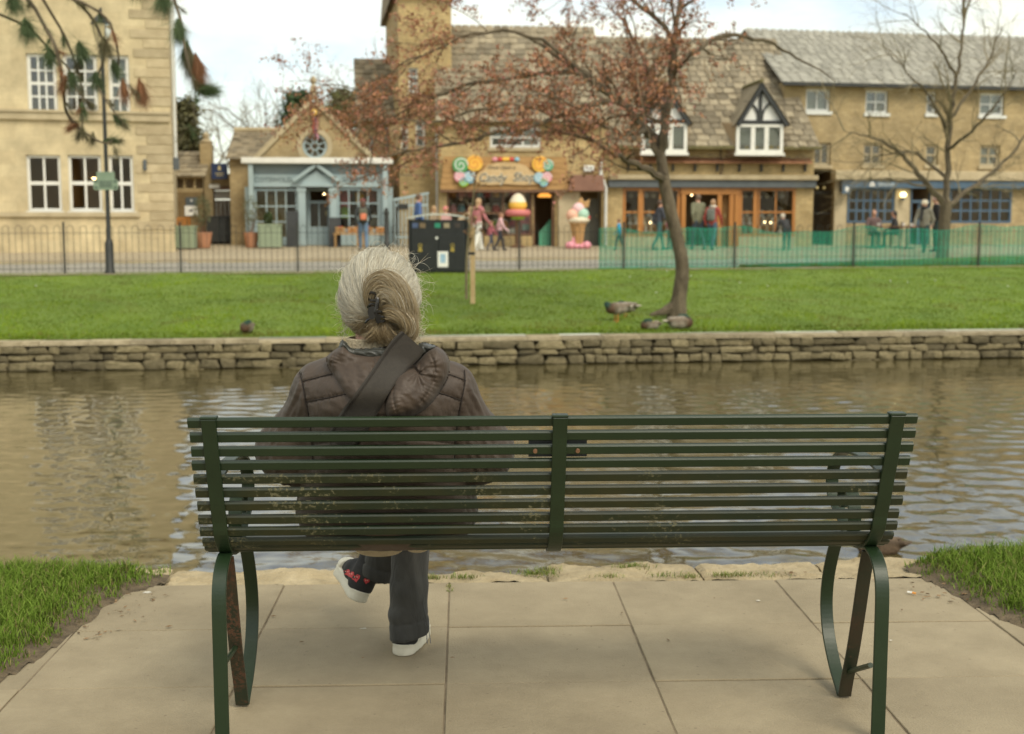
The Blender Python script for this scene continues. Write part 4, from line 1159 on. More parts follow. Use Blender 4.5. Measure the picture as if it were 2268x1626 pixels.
S.window(fr1, 4, 3, m_duck, y=-.06, fw=.07, bw=.04, room=None)
S.window(fr2, 4, 3, m_duck, y=-.06, fw=.07, bw=.04, room=None)
for r in (r1, r2): MB().box(r[0], r[1], -.10, .02, 0.0, r[2] - .002).build('stall_riser', m_duck, S.root, bevel=.006)
# glazed door, set back
dr = MB(); y_ = .55; dw = rd[1] - rd[0]
dr.box(rd[0], rd[0] + .10, y_, y_ + .05, 0, rd[3]).box(rd[1] - .10, rd[1], y_, y_ + .05, 0, rd[3]).box(rd[0] + .1, rd[1] - .1, y_, y_ + .05, rd[3] - .5, rd[3] - .42).box(rd[0] + .1, rd[1] - .1, y_, y_ + .05, rd[3] - .09, rd[3]).box(rd[0] + .1, rd[1] - .1, y_, y_ + .05, 0, .62)
dd = dr.box((rd[0] + rd[1]) / 2 - .02, (rd[0] + rd[1]) / 2 + .02, y_, y_ + .04, .62, rd[3] - .5).build('door', m_duck, S.root)
for k in range(2):
    x0 = rd[0] + .1 + k * (dw - .2) / 2
    MB().box(x0 + .022, x0 + (dw - .2) / 2 - .022, y_ + .02, y_ + .026, .622, rd[3] - .502).build('pane', m_glass, dd)
MB().box(rd[1] - .16, rd[1] - .13, y_ - .05, y_, 1.0, 1.14).build('handle', gold, dd)
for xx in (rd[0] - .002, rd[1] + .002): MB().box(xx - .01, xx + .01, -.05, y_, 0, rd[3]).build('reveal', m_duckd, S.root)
# shop room with goods
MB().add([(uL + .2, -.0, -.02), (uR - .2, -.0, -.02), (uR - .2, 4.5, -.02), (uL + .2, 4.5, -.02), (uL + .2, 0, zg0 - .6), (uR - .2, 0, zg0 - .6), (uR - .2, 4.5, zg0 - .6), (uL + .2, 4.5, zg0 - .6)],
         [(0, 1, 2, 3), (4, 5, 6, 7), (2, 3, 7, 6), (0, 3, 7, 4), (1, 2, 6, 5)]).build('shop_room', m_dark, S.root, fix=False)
def goods(name, F, px, py, y, kind, mat, label, cat, size=.2, extra=None):
    """small display item standing on/hanging at a picture position inside a shop; kinds give the shape"""
    u_, z_ = F.uz(px, py, y); t = empty(name, F.world(u_, y, z_), F.a, label, cat)
    s_ = size; b = MB()
    if kind == 'pelt': b.prism([(-s_ * .5, -s_), (-s_ * .2, -s_ * .8), (s_ * .2, -s_ * .85), (s_ * .55, -s_), (s_ * .5, -s_ * .2), (s_ * .7, s_ * .4), (s_ * .3, s_ * .6), (0, s_ * .95), (-s_ * .3, s_ * .6), (-s_ * .65, s_ * .45), (-s_ * .45, -s_ * .2)], -.03, .03)
    elif kind == 'bust': b.lathe([(.5 * s_, -s_), (.45 * s_, -.5 * s_), (.2 * s_, 0), (.16 * s_, .3 * s_), (.26 * s_, .55 * s_), (.24 * s_, .8 * s_), (.05 * s_, s_)], 10)
    elif kind == 'basket': b.lathe([(.6 * s_, 0), (.9 * s_, .3 * s_), (s_, .9 * s_), (.85 * s_, .9 * s_), (.7 * s_, .4 * s_)], 12)
    elif kind == 'card': b.box(-s_ * .6, s_ * .6, -.01, .01, -s_ * .45, s_ * .45).box(-s_ * .3, s_ * .3, .01, .12, -s_ * .45, -s_ * .35)
    elif kind == 'jar': b.lathe([(.42 * s_, 0), (.5 * s_, .1 * s_), (.5 * s_, .75 * s_), (.32 * s_, .9 * s_), (.36 * s_, .95 * s_), (.36 * s_, 1.1 * s_), (.1 * s_, 1.15 * s_)], 10)
    elif kind == 'bulb': b.ball((0, 0, 0), s_, 10, 6)
    b.build({'pelt': 'hide', 'bust': 'stand', 'basket': 'wicker', 'card': 'panel', 'jar': 'glass', 'bulb': 'bulb'}[kind], mat, t, smooth=True)
    if kind == 'bulb': MB().tube([(0, 0, s_), (0, 0, s_ + .25)], .01, 5).build('flex', m_black, t)
    if kind == 'basket': MB().tube([(-s_ * .9, 0, s_ * .9), (-s_ * .5, 0, s_ * 1.6), (s_ * .5, 0, s_ * 1.6), (s_ * .9, 0, s_ * .9)], .02, 5).build('handle', mat, t)
    if kind == 'jar': MB().lathe([(.37 * s_, 1.1 * s_), (.37 * s_, 1.22 * s_), (.1 * s_, 1.25 * s_)], 10).build('lid', extra or m_lletter, t)
    return t
wool = flat('cream sheepskin', (.55, .50, .40), .95)
goods('sheepskin', S, 765, 440, .7, 'pelt', C_red, 'red sheepskin hanging at the top left of the right blue window', 'sheepskin', .32)
goods('sheepskin', S, 796, 436, .7, 'pelt', C_yel, 'yellow sheepskin hanging in the middle of the right blue window', 'sheepskin', .24)
goods('sheepskin', S, 822, 434, .7, 'pelt', flat('rust pelt', (.38, .12, .07)), 'rust sheepskin hanging at the right of the right blue window', 'sheepskin', .28)
goods('sheepskin', S, 764, 470, .8, 'pelt', C_lime, 'pale green sheepskin low in the right blue window', 'sheepskin', .24)
goods('sheepskin', S, 800, 476, .8, 'bust', wool, 'cream wool figure standing in the right blue window', 'sheepskin', .42)
goods('sheepskin', S, 828, 486, .8, 'pelt', wool, 'cream sheepskin at the lower right of the right blue window', 'sheepskin', .26)
goods('sheepskin', S, 578, 498, .8, 'pelt', wool, 'cream sheepskin at the lower left of the left blue window', 'sheepskin', .25)
goods('sheepskin', S, 640, 505, .8, 'pelt', flat('brown pelt', (.22, .11, .05)), 'brown sheepskin at the lower right of the left blue window', 'sheepskin', .25)
for k, (px, py, lb) in enumerate(((596, 432, 'warm bulb hanging at the left in the left blue shop window'), (616, 425, 'warm bulb hanging at the right in the left blue shop window'), (718, 430, 'small warm bulb behind the blue shop door'))):
    goods('ceiling_lamp', S, px, py, .9, 'bulb', m_bulb, lb, 'lamp', .045 if k < 2 else .03)
# ornament hung on the gable
t = empty('hanging_ornament', S.world(*(lambda q: (q[0], -.12, q[1]))(S.uz(695, 250, -.1))), S.a, 'orange ball ornament with purple streamers hanging on the shop gable', 'ornament')
MB().ball((0, 0, 0), .11).build('ball', C_yel, t, smooth=True); MB().ball((0, -.09, 0), .05).build('eye', m_lletter, t, smooth=True)
for k, (m_, dx) in enumerate(((C_red, -.03), (flat('purple ribbon', (.16, .08, .2)), .03), (C_pnk, .08))):
    MB().tube(catmull([(dx, 0, -.1), (dx + .03, -.01, -.3), (dx + .01, 0, -.5), (dx + .04, 0, -.68 - .1 * k)], 4), [.022] * 12 + [.006], 5).build('streamer', m_, t)
# display benches, crates in front of the right window
for k, (px, lb) in enumerate(((768, 'low wooden display bench left of the walker with the backpack'), (830, 'low wooden display bench right of the walker with the backpack'))):
    p = on_pave(at_Y(px, 540, 41.1)); t = empty('display_bench', p, rad(5), lb, 'bench', 'display benches outside the blue shop')
    MB().box(-.42, .42, -.18, .18, .40, .45).build('top', m_plank, t, bevel=.005)
    for sx in (-.36, .36):
        for sy in (-.14, .14): MB().box(sx - .03, sx + .03, sy - .03, sy + .03, 0, .4).build('leg', m_plank, t)
    for j in range(2):
        cr = empty('crate', (p.x - .2 + j * .4, p.y, p.z + .45), rad(5), ('open wooden crate on the %s end of the %s display bench' % (('left', 'right')[j], ('left', 'right')[k])), 'crate', 'crates on the display benches')
        for zz in (.02, .12):
            for yy in (-.13, .13): MB().box(-.16, .16, yy - .01, yy + .01, zz, zz + .075).build('slat', m_oak if j else m_plank, cr)
            for xx in (-.16, .16): MB().box(xx - .01, xx + .01, -.12, .12, zz, zz + .075).build('slat', m_oak if j else m_plank, cr)
        MB().ball((0, 0, .14), (.12, .1, .08)).build('contents', wool if j else C_red, cr, smooth=True)
# black sandwich board at the door and dark signs
for k, (px, Y, hh, lb) in enumerate(((649, 41.3, 1.15, 'tall black chalkboard leaning by the left blue window'), (742, 41.4, .95, 'black chalkboard beside the right door pilaster'))):
    p = on_pave(at_Y(px, 540, Y)); t = empty('chalkboard', p, rad(5), lb, 'chalkboard')
    MB().add([(-.2, -.2, 0), (.2, -.2, 0), (.2, 0, hh), (-.2, 0, hh), (-.2, -.17, 0), (.2, -.17, 0), (.2, .03, hh), (-.2, .03, hh)], [(0, 1, 2, 3), (4, 7, 6, 5), (0, 3, 7, 4), (1, 5, 6, 2), (3, 2, 6, 7)]).build('board', m_black, t)
    MB().box(-.2, -.17, .03, .25, 0, .03).box(-.2, -.17, .03, .06, .0, hh * .98).build('prop', m_black, t)
# pale stepped picket railing right of the shop
t = empty('picket_railing', S.world(uR + .1, -.9, 0), S.a, 'pale blue painted picket railing between the blue shop and the candy shop', 'railing')
p0 = S.uz(866, 440, -.9); p1 = S.uz(938, 432, -.9); nP = 9; wP = p1[0] - p0[0]
for k in range(nP + 1):
    hP = lerp(p0[1] - .08, p1[1] + .02, k / nP)
    MB().box(wP * k / nP - .02, wP * k / nP + .02, -.02, .02, 0, hP).build('picket', m_duck, t)
for zz in (.25, p0[1] - .25): MB().box(0, wP, -.035, -.021, zz, zz + .06).build('rail', m_duck, t)
MB().prism([(-.05, p0[1] - .08), (wP + .05, p1[1] + .02), (wP + .05, p1[1] + .10), (-.05, p0[1])], -.04, .04).build('top_rail', m_duck, t)
rt = empty('small_sign', S.world(uR + .35, -.97, S.uz(890, 458, -.95)[1]), S.a, 'small dark sign fixed to the pale picket railing', 'sign')
MB().box(-.14, .18, -.015, .015, -.09, .09).build('board', m_iron, rt, bevel=.004)
# ---------------------------------------------------------------- stone cottage and tall wing left of the candy shop
K = Facade('stone_cottage', 'plain stone cottage end with narrow windows behind the picket railing', 'house', 800, 45.5, 8)
uL, uR = K.uz(800, 450)[0], K.uz(905, 450)[0]; zt = K.uz(850, 262)[1]
hk = [K.rect((818, 302, 826, 345)), K.rect((854, 279, 872, 339))]
K.wall('wall', m_rub2, (uL, uR, -.4, zt), hk, back=6)
for h in hk: K.window(h, 1, 2, m_duck, y=.1, fw=.05, glass=m_dglass, curtain=[(.02, .98)])
K.slates('roof', m_slate, [(uL - .15, -.3, zt - .12), (uR, -.3, zt - .12), (uR, 3, zt + 2.4), (uL - .15, 3, zt + 2.4)], 12, .32)
T = Facade('tall_wing', 'tall honey stone wing with narrow windows between cottage and candy shop', 'house', 888, 43.6, 9)
uL, uR = T.uz(886, 450)[0], T.uz(976, 450)[0]
hk = [T.rect((888, 274, 904, 333)), T.rect((921, 265, 941, 324)), T.rect((905, 150, 926, 205))]
T.wall('wall', m_rub, (uL, uR + .4, -.4, 8.4), hk, back=7)
for h in hk: T.window(h, 1, 3, m_white, y=.08, fw=.05, glass=m_dglass, curtain=[(.02, .98)], sill=m_trimst)
b = MB(); b.add([(uL - .2, -.3, 8.4), (uR + .6, -.3, 8.4), (uR + .6, 3.5, 10.4), (uL - .2, 3.5, 10.4), (uL - .2, 7.3, 8.4), (uR + .6, 7.3, 8.4)], [(0, 1, 2, 3), (3, 2, 5, 4), (0, 3, 4), (1, 5, 2)]); b.build('roof', m_slate, T.root)
q = T.rect((884, 370, 948, 388), -.4)
b = MB(); b.tube([(q[0], -.4, q[3]), (q[1], -.4, q[3]), (q[1], -.4, q[2]), (q[0], -.4, q[2])], .014, 5).tube([(q[1], 0, q[3]), (q[1], -.4, q[3])], .014, 5)
b.build('sign_bracket', m_iron, T.root)
u_, _ = T.uz(968, 400); b = MB().tube([(u_, -.09, 0), (u_, -.09, T.uz(968, 290)[1])], .055, 10)
b.build('drainpipe', m_pipe, T.root)
u_, z_ = T.uz(859, 372, -.3)

# ---------------------------------------------------------------- candy shop
D = Facade('candy_shop', 'honey stone candy shop with a big carved timber sign', 'shop', 976, 42.4, 5)
uL, uR = D.uz(972, 450)[0], D.uz(1342, 450)[0]; ze = D.uz(1150, 268)[1]
sf = D.rect((990, 421, 1179, 552)); dr_ = D.rect((1181, 423, 1229, 552)); rec = D.rect((1284, 424, 1333, 552)); uwd = D.rect((1085, 281, 1198, 327))
D.wall('wall', m_rub, (uL, uR, -.4, ze), [(sf[0], sf[1], .0, sf[3]), (dr_[0], dr_[1], -.4, dr_[3]), (rec[0], rec[1], -.4, rec[3]), uwd], depth=.35, back=8)
D.window(uwd, 3, 2, m_white, y=.08, fw=.09, bw=.07, glass=m_dglass, curtain=[(.0, .3), (.7, 1)], sill=m_trimst)
D.slates('roof', m_slate, [(uL - .1, -.35, ze - .05), (uR, -.35, ze - .05), (uR, 3.0, ze + 3.5), (uL - .1, 3.0, ze + 3.5)], 16, .33)
MB().add([(uL - .1, 3.0, ze + 3.48), (uR, 3.0, ze + 3.48), (uR, 8.5, ze), (uL - .1, 8.5, ze)], [(0, 1, 2, 3)]).build('rear_roof', m_slate, D.root, fix=False)
MB().add([(uL, 0, ze), (uL, 8, ze), (uL, 3.0, ze + 3.4)], [(0, 1, 2)]).build('gable', m_rub, D.root, fix=False)
# stone riser, pillar, recess
q = D.rect((1072, 523, 1179, 552)); MB().box(q[0] + .01, q[1] - .01, -.03, .3, -.2, q[3]).build('stall_riser', m_rub, D.root, bevel=.01)
q = D.rect((1229, 424, 1283, 552)); MB().box(q[0] + .1, q[1] + .0, -.14, .0, -.2, q[3]).build('pillar', m_trimst, D.root, bevel=.01)
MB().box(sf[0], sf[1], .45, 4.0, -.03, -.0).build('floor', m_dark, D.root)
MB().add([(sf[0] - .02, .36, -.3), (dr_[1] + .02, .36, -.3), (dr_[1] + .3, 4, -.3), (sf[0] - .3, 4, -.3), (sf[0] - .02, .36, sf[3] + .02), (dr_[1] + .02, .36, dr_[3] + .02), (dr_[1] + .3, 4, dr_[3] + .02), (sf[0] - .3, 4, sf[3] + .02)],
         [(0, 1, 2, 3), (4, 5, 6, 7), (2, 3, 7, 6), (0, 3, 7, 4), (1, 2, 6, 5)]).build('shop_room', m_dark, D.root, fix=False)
zs_ = D.uz(1100, 523)[1]
D.window((sf[0], sf[1], zs_, sf[3]), 3, 2, m_brown, y=.05, fw=.08, bw=.06, room=None)
qd = MB(); qd.box(dr_[0], dr_[0] + .07, .1, .2, -.1, dr_[3]).box(dr_[1] - .09, dr_[1], .1, .2, -.1, dr_[3]).box(dr_[0] + .07, dr_[1] - .09, .1, .2, dr_[3] - .07, dr_[3]).build('door_frame', m_brown, D.root)
dl = MB().prism([(0, 0), (.40, 0), (.40, .95), (.12, .62), (.0, .5)], 0, .05).build('half_door', C_mint, D.root); q = D.uz(1194, 548, .5); dl.location = (q[0], .5, q[1] + .02)
MB().box(rec[0], rec[1], .9, .95, -.2, rec[3]).build('recess_wall', m_brownst, D.root)
q = D.rect((1290, 440, 1325, 552), .85); gd = MB().box(q[0], q[1], .84, .89, -.05, q[3]).build('door', m_gdoor, D.root)
for k in range(2):
    for z_a, z_b in ((.15, .85), (1.0, q[3] - .15)):
        x0 = lerp(q[0], q[1], .08 + .46 * k); MB().box(x0, x0 + (q[1] - q[0]) * .38, .825, .84, z_a, z_b).build('panel', m_gdoor, gd, bevel=.004)
MB().box(lerp(q[0], q[1], .86), lerp(q[0], q[1], .92), .79, .84, .95, 1.05).build('handle', gold, gd)
q = D.rect((1258, 388, 1336, 423), -.2); MB().prism([(q[0] + .12, q[3]), (q[1] - .05, q[3]), (q[1], q[2]), (q[0] - .02, q[2])][::-1], -.45, .0).build('awning_board', m_rust, D.root)
q = D.rect((1293, 366.5, 1316, 380.5), -.1); MB().box(q[0], q[1], -.14, -.0, q[2], q[3]).build('alarm_box', m_pipe, D.root, bevel=.02)
u1_, zt1 = D.uz(1330, 352); zk = D.uz(1330, 393)[1]; u2_ = D.uz(1341, 420)[0]
MB().tube([(u1_, -.08, zt1), (u1_, -.08, zk + .15), (u2_, -.10, zk - .35), (u2_, -.10, 0)], .05, 8).build('drainpipe', m_pipe, D.root)
MB().ball((u1_ - .01, -.12, zk), .10).build('pipe_joint', m_pipe, D.root, smooth=True)
# timber sign
u0, u1, z0, z1 = D.rect((976, 347, 1260, 420), -.25)
sg = empty('shop_sign', D.world((u0 + u1) / 2, -.25, z0), D.a, 'wide plank sign with carved Candy Shop plaque and painted lollipops', 'sign')
w = u1 - u0; h = z1 - z0; npl = 6
for k in range(npl):
    za, zb = h * k / npl, h * (k + 1) / npl; t_ = k / npl
    MB().prism([(-w / 2 + .12 * t_, za + .004), (w / 2 - .10 * t_ + RND.uniform(-.03, .03), za + .004), (w / 2 - .10 * t_, zb - .004), (-w / 2 + .12 * t_ + RND.uniform(-.03, .03), zb - .004)], RND.uniform(-.012, .012), .15).build('plank', m_plank, sg)
MB().box(-w / 2 - .03, w / 2 + .03, -.06, .16, -.09, .0).build('sill_beam', m_brown, sg)
pc = (D.uz(1122, 384, -.3)[0] - (u0 + u1) / 2); pw_ = 2.10; ph_ = D.uz(1122, 357, -.3)[1] - D.uz(1122, 410, -.3)[1]; pz = D.uz(1122, 410, -.3)[1] - z0
prof = [(-.5, .02), (-.25, -.01), (0, .03), (.25, -.01), (.5, .02), (.49, .30), (.44, .52), (.36, .62), (.30, .82), (.16, .92), (0, 1.0), (-.16, .93), (-.30, .84), (-.36, .63), (-.44, .52), (-.49, .32)]
pq = MB().prism([(pc + a * pw_, pz + c_ * ph_) for a, c_ in prof], -.09, -.013).build('plaque', m_plaq, sg, bevel=.012)
m_ink = flat('burnt lettering', (.05, .045, .035)); m_halo = flat('pale letter edging', (.60, .55, .42))
for body, px, py, sz, wd in (('Once Upon a', 1110, 371, .15, .90), ('Candy', 1090, 394.5, .40, .92), ('Shop', 1160, 393, .40, .72)):
    q = D.uz(px, py, -.35); lx, lz = q[0] - (u0 + u1) / 2, q[1] - z0
    if sz > .2: text_mesh('letter_edging', body, sz, m_halo, pq, (lx, -.094, lz), .004, wd * 1.03, .22, offset=.022)
    text_mesh('lettering', body, sz, m_ink, pq, (lx, -.104, lz), .006, wd, .22)
def lolly(px, py, r, stick, mat, mat2, lb):
    q = D.uz(px, py, -.36); lx, lz = q[0] - (u0 + u1) / 2, q[1] - z0
    d = MB().disc(0, 0, r, -.05, .04, 20).build('lollipop', mat, sg, bevel=.015); d.location = (lx, -.10, lz)
    sp = []
    for k in range(26):
        a = k * .42; rr2 = r * .9 * (1 - k / 27); sp.append((rr2 * math.cos(a), -.052, rr2 * math.sin(a)))
    MB().tube(sp, r * .085, 5).build('swirl', mat2, d)
    if stick: MB().tube([(0, 0, -r), (stick[0], 0, stick[1])], .022, 6).build('stick', m_lletter, d)
lolly(1020, 366, .27, (.03, -.62), C_grn, m_lletter, ''); lolly(1051, 362, .27, (-.12, -.55), C_yel, C_org, '')
lolly(1018, 391, .19, None, C_pnk, m_lletter, ''); lolly(1040, 393, .20, None, C_blu, m_lletter, ''); lolly(1027, 403, .17, None, C_lime, C_blu, '')
lolly(1196, 364, .27, (.0, -.45), C_yel, C_org, ''); lolly(1213, 366, .20, (-.05, -.6), C_mint, m_lletter, '')
lolly(1194, 394, .18, None, C_blu, m_lletter, ''); lolly(1211, 393, .18, None, C_pnk, m_lletter, ''); lolly(1204, 404, .15, None, C_blu, C_lime, '')
for px, m_ in ((1108, C_red), (1117, C_yel), (1124, C_yel), (1133, C_red), (1145, C_blu), (1096, C_pnk)):
    q = D.uz(px, 353, -.36); o = MB().ball((0, 0, 0), (.09, .06, .07)).build('sweet', m_, sg, smooth=True); o.location = (q[0] - (u0 + u1) / 2, -.10, q[1] - z0)
ORD = ('first', 'second', 'third', 'fourth', 'fifth', 'sixth', 'seventh', 'eighth', 'ninth')
# goods inside the candy shop
shelf = MB().box(sf[0] + .1, sf[1] - .1, 1.0, 1.35, 1.05, 1.09).box(sf[0] + .1, sf[1] - .1, 1.0, 1.35, .52, .56).box(sf[0] + .1, sf[1] - .1, 1.0, 1.35, 1.6, 1.63).build('shelf', m_brown, D.root)
jm = [C_red, C_pnk, C_crm, C_yel, C_pnk, C_lime, C_crm, C_blu, C_org, C_red]
row_n = ('lower', 'middle', 'upper')
for r_, zz in enumerate((.56, 1.09, 1.63)):
    for k in range(9):
        u_ = lerp(sf[0] + .25, sf[1] - .25, k / 8); t = empty('sweet_jar', D.world(u_, 1.15, zz), D.a, '%s candy jar from the left on the %s shelf in the candy shop window' % (ORD[k], row_n[r_]), 'jar', 'candy jars in the window')
        m_ = jm[(k * 3 + r_ * 4) % 10]; s_ = .28
        MB().lathe([(.40 * s_, 0), (.48 * s_, .1 * s_), (.48 * s_, .75 * s_), (.3 * s_, .9 * s_), (.34 * s_, 1.05 * s_)], 8).build('jar_body', m_, t, smooth=True)
        MB().lathe([(.36 * s_, 1.05 * s_), (.36 * s_, 1.2 * s_), (.1 * s_, 1.24 * s_)], 8).build('lid', m_lletter, t)
for k, (px, py, m_, lb) in enumerate(((1165, 508, C_pnk, 'pink carousel box low in the candy shop window'),)):
    q = D.uz(px, py, .7); t = empty('toy_box', D.world(q[0], .7, q[1] - .2), D.a, lb, 'box')
    MB().lathe([(.30, 0), (.30, .10), (.24, .12), (.24, .42), (.30, .44), (.28, .5), (.05, .7)], 8).build('carousel', m_, t); MB().box(-.15, .15, -.26, -.24, .16, .38).build('panel', flat('pale aqua', (.45, .62, .6)), t)
for k in range(5):
    q = D.uz(1128 + k * 8, 516, .6); t = empty('gift_bag', D.world(q[0], .6, q[1] - .12), D.a, '%s white gift bag from the left in the candy shop window' % ORD[k], 'bag', 'white gift bags in the candy window')
    MB().add([(-.07, -.04, 0), (.07, -.04, 0), (.07, .04, 0), (-.07, .04, 0), (-.08, -.03, .26 + .03 * (k % 3)), (.08, -.03, .26), (.08, .03, .26), (-.08, .03, .28)], [(3, 2, 1, 0), (0, 1, 5, 4), (1, 2, 6, 5), (2, 3, 7, 6), (3, 0, 4, 7)]).build('paper', m_plaster, t)
    MB().tube([(-.04, -.04, .25), (-.03, -.045, .33), (.03, -.045, .33), (.04, -.04, .25)], .006, 4).build('handle', m_plaster, t)
q = D.uz(1206, 433, 1.2); t = empty('ceiling_lamp', D.world(q[0], 1.2, q[1]), D.a, 'orange lamp glowing inside the candy shop door', 'lamp')
MB().lathe([(.22, -.06), (.24, 0), (.12, .08), (.02, .1)], 12).build('shade', M('lit amber shade', (.8, .4, .1), emit=((1.0, .45, .08), .9)), t); MB().tube([(0, 0, .1), (0, 0, .5)], .01, 5).build('flex', m_black, t)
# giant sweets display outside: egg, ring, cup
p = on_pave(at_Y(1147, 540, 41.5)); zc = lambda py: at_Y(1147, py, 41.5).z - p.z
t = empty('candy_display', p, rad(5), 'stacked giant egg, pink ring and lime cup display outside the candy shop', 'display')
MB().lathe([(0.213, zc(476)), (0.246, zc(466)), (0.279, zc(458))], 16).build('egg_base', C_yel, t, smooth=True)
MB().lathe([(0.295, zc(459)), (0.299, zc(453)), (0.275, zc(448))], 16).build('egg_band', C_yel, t, smooth=True)
MB().lathe([(0.275, zc(448)), (0.230, zc(440)), (0.156, zc(433)), (.06, zc(429)), (.01, zc(428.5))], 16).build('egg_top', C_crm, t, smooth=True)
ringp = [(.31 * math.cos(a), .31 * math.sin(a), zc(472)) for a in [2 * math.pi * k / 20 for k in range(21)]]
MB().tube(ringp, .115, 10).build('ring', flat('coral icing', (.55, .17, .16)), t, smooth=True)
MB().lathe([(0.213, zc(486)), (0.246, zc(478)), (0.197, zc(472))], 14).build('cup', C_lime, t, smooth=True)
MB().lathe([(.24, 0), (.22, .05), (.10, .10), (.09, zc(486))], 12).build('stand', m_brown, t)
# giant ice cream cone
p = on_pave(at_Y(1280, 540, 41.0)); zc = lambda py: at_Y(1280, py, 41.0).z - p.z
t = empty('ice_cream_statue', p, rad(5), 'giant ice cream cone statue with pink base outside the candy shop', 'statue')
cone = M('wafer cone', (.42, .24, .09), (.55, .33, .14), 9, .7)
MB().lathe([(.16, .12), (.20, zc(520)), (.26, zc(498)), (.285, zc(494))], 16).build('cone', cone, t, smooth=True)
MB().lathe([(.30, zc(494)), (.38, zc(489)), (.37, zc(484)), (.30, zc(481))], 16).build('cone_rim', C_crm, t, smooth=True)
MB().box(-.36, .36, -.22, .22, .0, .14).build('base', C_pnk, t, bevel=.05)
for sx in (-1, 1): MB().ball((sx * .26, -.1, .10), (.17, .17, .13)).build('base_swirl', C_pnk, t, smooth=True)
MB().tube([(-.16, -.14, .1), (-.17, -.14, zc(525))], [.09, .03], 8).build('drip', C_pnk, t, smooth=True)
for dx, dy, py, r_, m_ in ((-.20, -.1, 477, .20, flat('peach scoop', (.72, .42, .30))), (.14, -.12, 475, .20, flat('mint scoop', (.38, .58, .46))), (-.02, .12, 470, .22, C_pnk), (.0, -.05, 463, .20, flat('pale pink scoop', (.76, .50, .50)))):
    MB().ball((dx, dy, zc(py)), r_, 14, 10).build('scoop', m_, t, smooth=True)
MB().prism([(-.05, 0), (.30, .05), (.34, .30), (.16, .22), (.06, .38), (-.06, .2)], -.03, .03).build('wafer', cone, t).location = (.05, .05, zc(462))
MB().ball((.30, -.1, zc(482)), .09).build('cherry', C_red, t, smooth=True)

# ---------------------------------------------------------------- jeweller with dormers
J = Facade('jeweller_shop', 'honey stone shop with orange timber front and two half timbered dormers', 'shop', 1344, 43.0, 5)
uL, uR = J.uz(1342, 450)[0], J.uz(1801, 450)[0]; ze = J.uz(1600, 322)[1]
bay1 = J.rect((1379, 416, 1506, 524)); bay2 = J.rect((1637, 416, 1761, 524)); dor = J.rect((1506, 416, 1637, 552))
J.wall('wall', m_rub, (uL, uR, -.4, ze), [bay1, bay2, (dor[0], dor[1], -.4, dor[3])], depth=.3, back=9)
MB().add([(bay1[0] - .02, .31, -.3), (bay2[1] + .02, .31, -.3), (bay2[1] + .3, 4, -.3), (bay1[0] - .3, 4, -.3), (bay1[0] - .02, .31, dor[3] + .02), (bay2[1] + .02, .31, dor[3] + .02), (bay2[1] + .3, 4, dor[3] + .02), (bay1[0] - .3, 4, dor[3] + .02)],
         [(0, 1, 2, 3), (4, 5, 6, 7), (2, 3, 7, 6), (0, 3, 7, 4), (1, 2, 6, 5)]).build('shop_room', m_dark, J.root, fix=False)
q = J.rect((1344, 399, 1801, 415.5), -.22); MB().box(uL + .05, uR + .02, -.24, .0, q[2], q[3]).build('fascia', m_fgrey, J.root, bevel=.01)
q2 = J.rect((1344, 388, 1801, 398.5), -.3); MB().box(uL + .05, uR + .06, -.34, .0, q[3] + .003, q2[3]).build('ledge', m_quoin, J.root, bevel=.02)
q3 = J.rect((1380, 349, 1799, 362), -.2)
u_ = q3[0]
while u_ < q3[1] - .1:
    w_ = min(.5, q3[1] - u_); MB().add([(u_ + .005, -.30, q3[2]), (u_ + w_ - .005, -.30, q3[2]), (u_ + w_ - .005, -.30, q3[2] + .03), (u_ + .005, -.30, q3[2] + .03), (u_ + w_ - .005, .0, q3[3]), (u_ + .005, .0, q3[3])], [(0, 1, 2, 3), (3, 2, 4, 5)]).build('ledge_tile', m_tile, J.root, fix=False); u_ += .5
for k in range(9):
    u_ = lerp(q3[0] + .2, q3[1] - .2, k / 8); MB().prism([(u_ - .025, q3[2] - .02), (u_ + .025, q3[2] - .02), (u_ + .025, q3[2] - .24), (u_ - .025, q3[2] - .28)][::-1], -.16, .0).build('bracket', m_black, J.root)
vine = MB(); rr = random.Random(3)
for k in range(10):
    u_ = lerp(q3[0] + .3, q3[1], k / 10); pt = [(u_ + rr.uniform(-.1, .1) + j * .16, -.33, q3[3] + rr.uniform(-.05, .10)) for j in range(7)]
    vine.tube(catmull(pt, 3), .012, 4)
u_ = J.uz(1595, 370)[0]; vine.tube(catmull([(u_, -.1, q2[3]), (u_ + .05, -.14, q2[3] + .35), (u_ - .04, -.18, q2[3] + .7), (u_ + .02, -.15, q2[3] + 1.1)], 5), .03, 5)
vine.build('vine', M('bare vine', (.09, .06, .035), (.14, .10, .06), 8, .9), J.root)
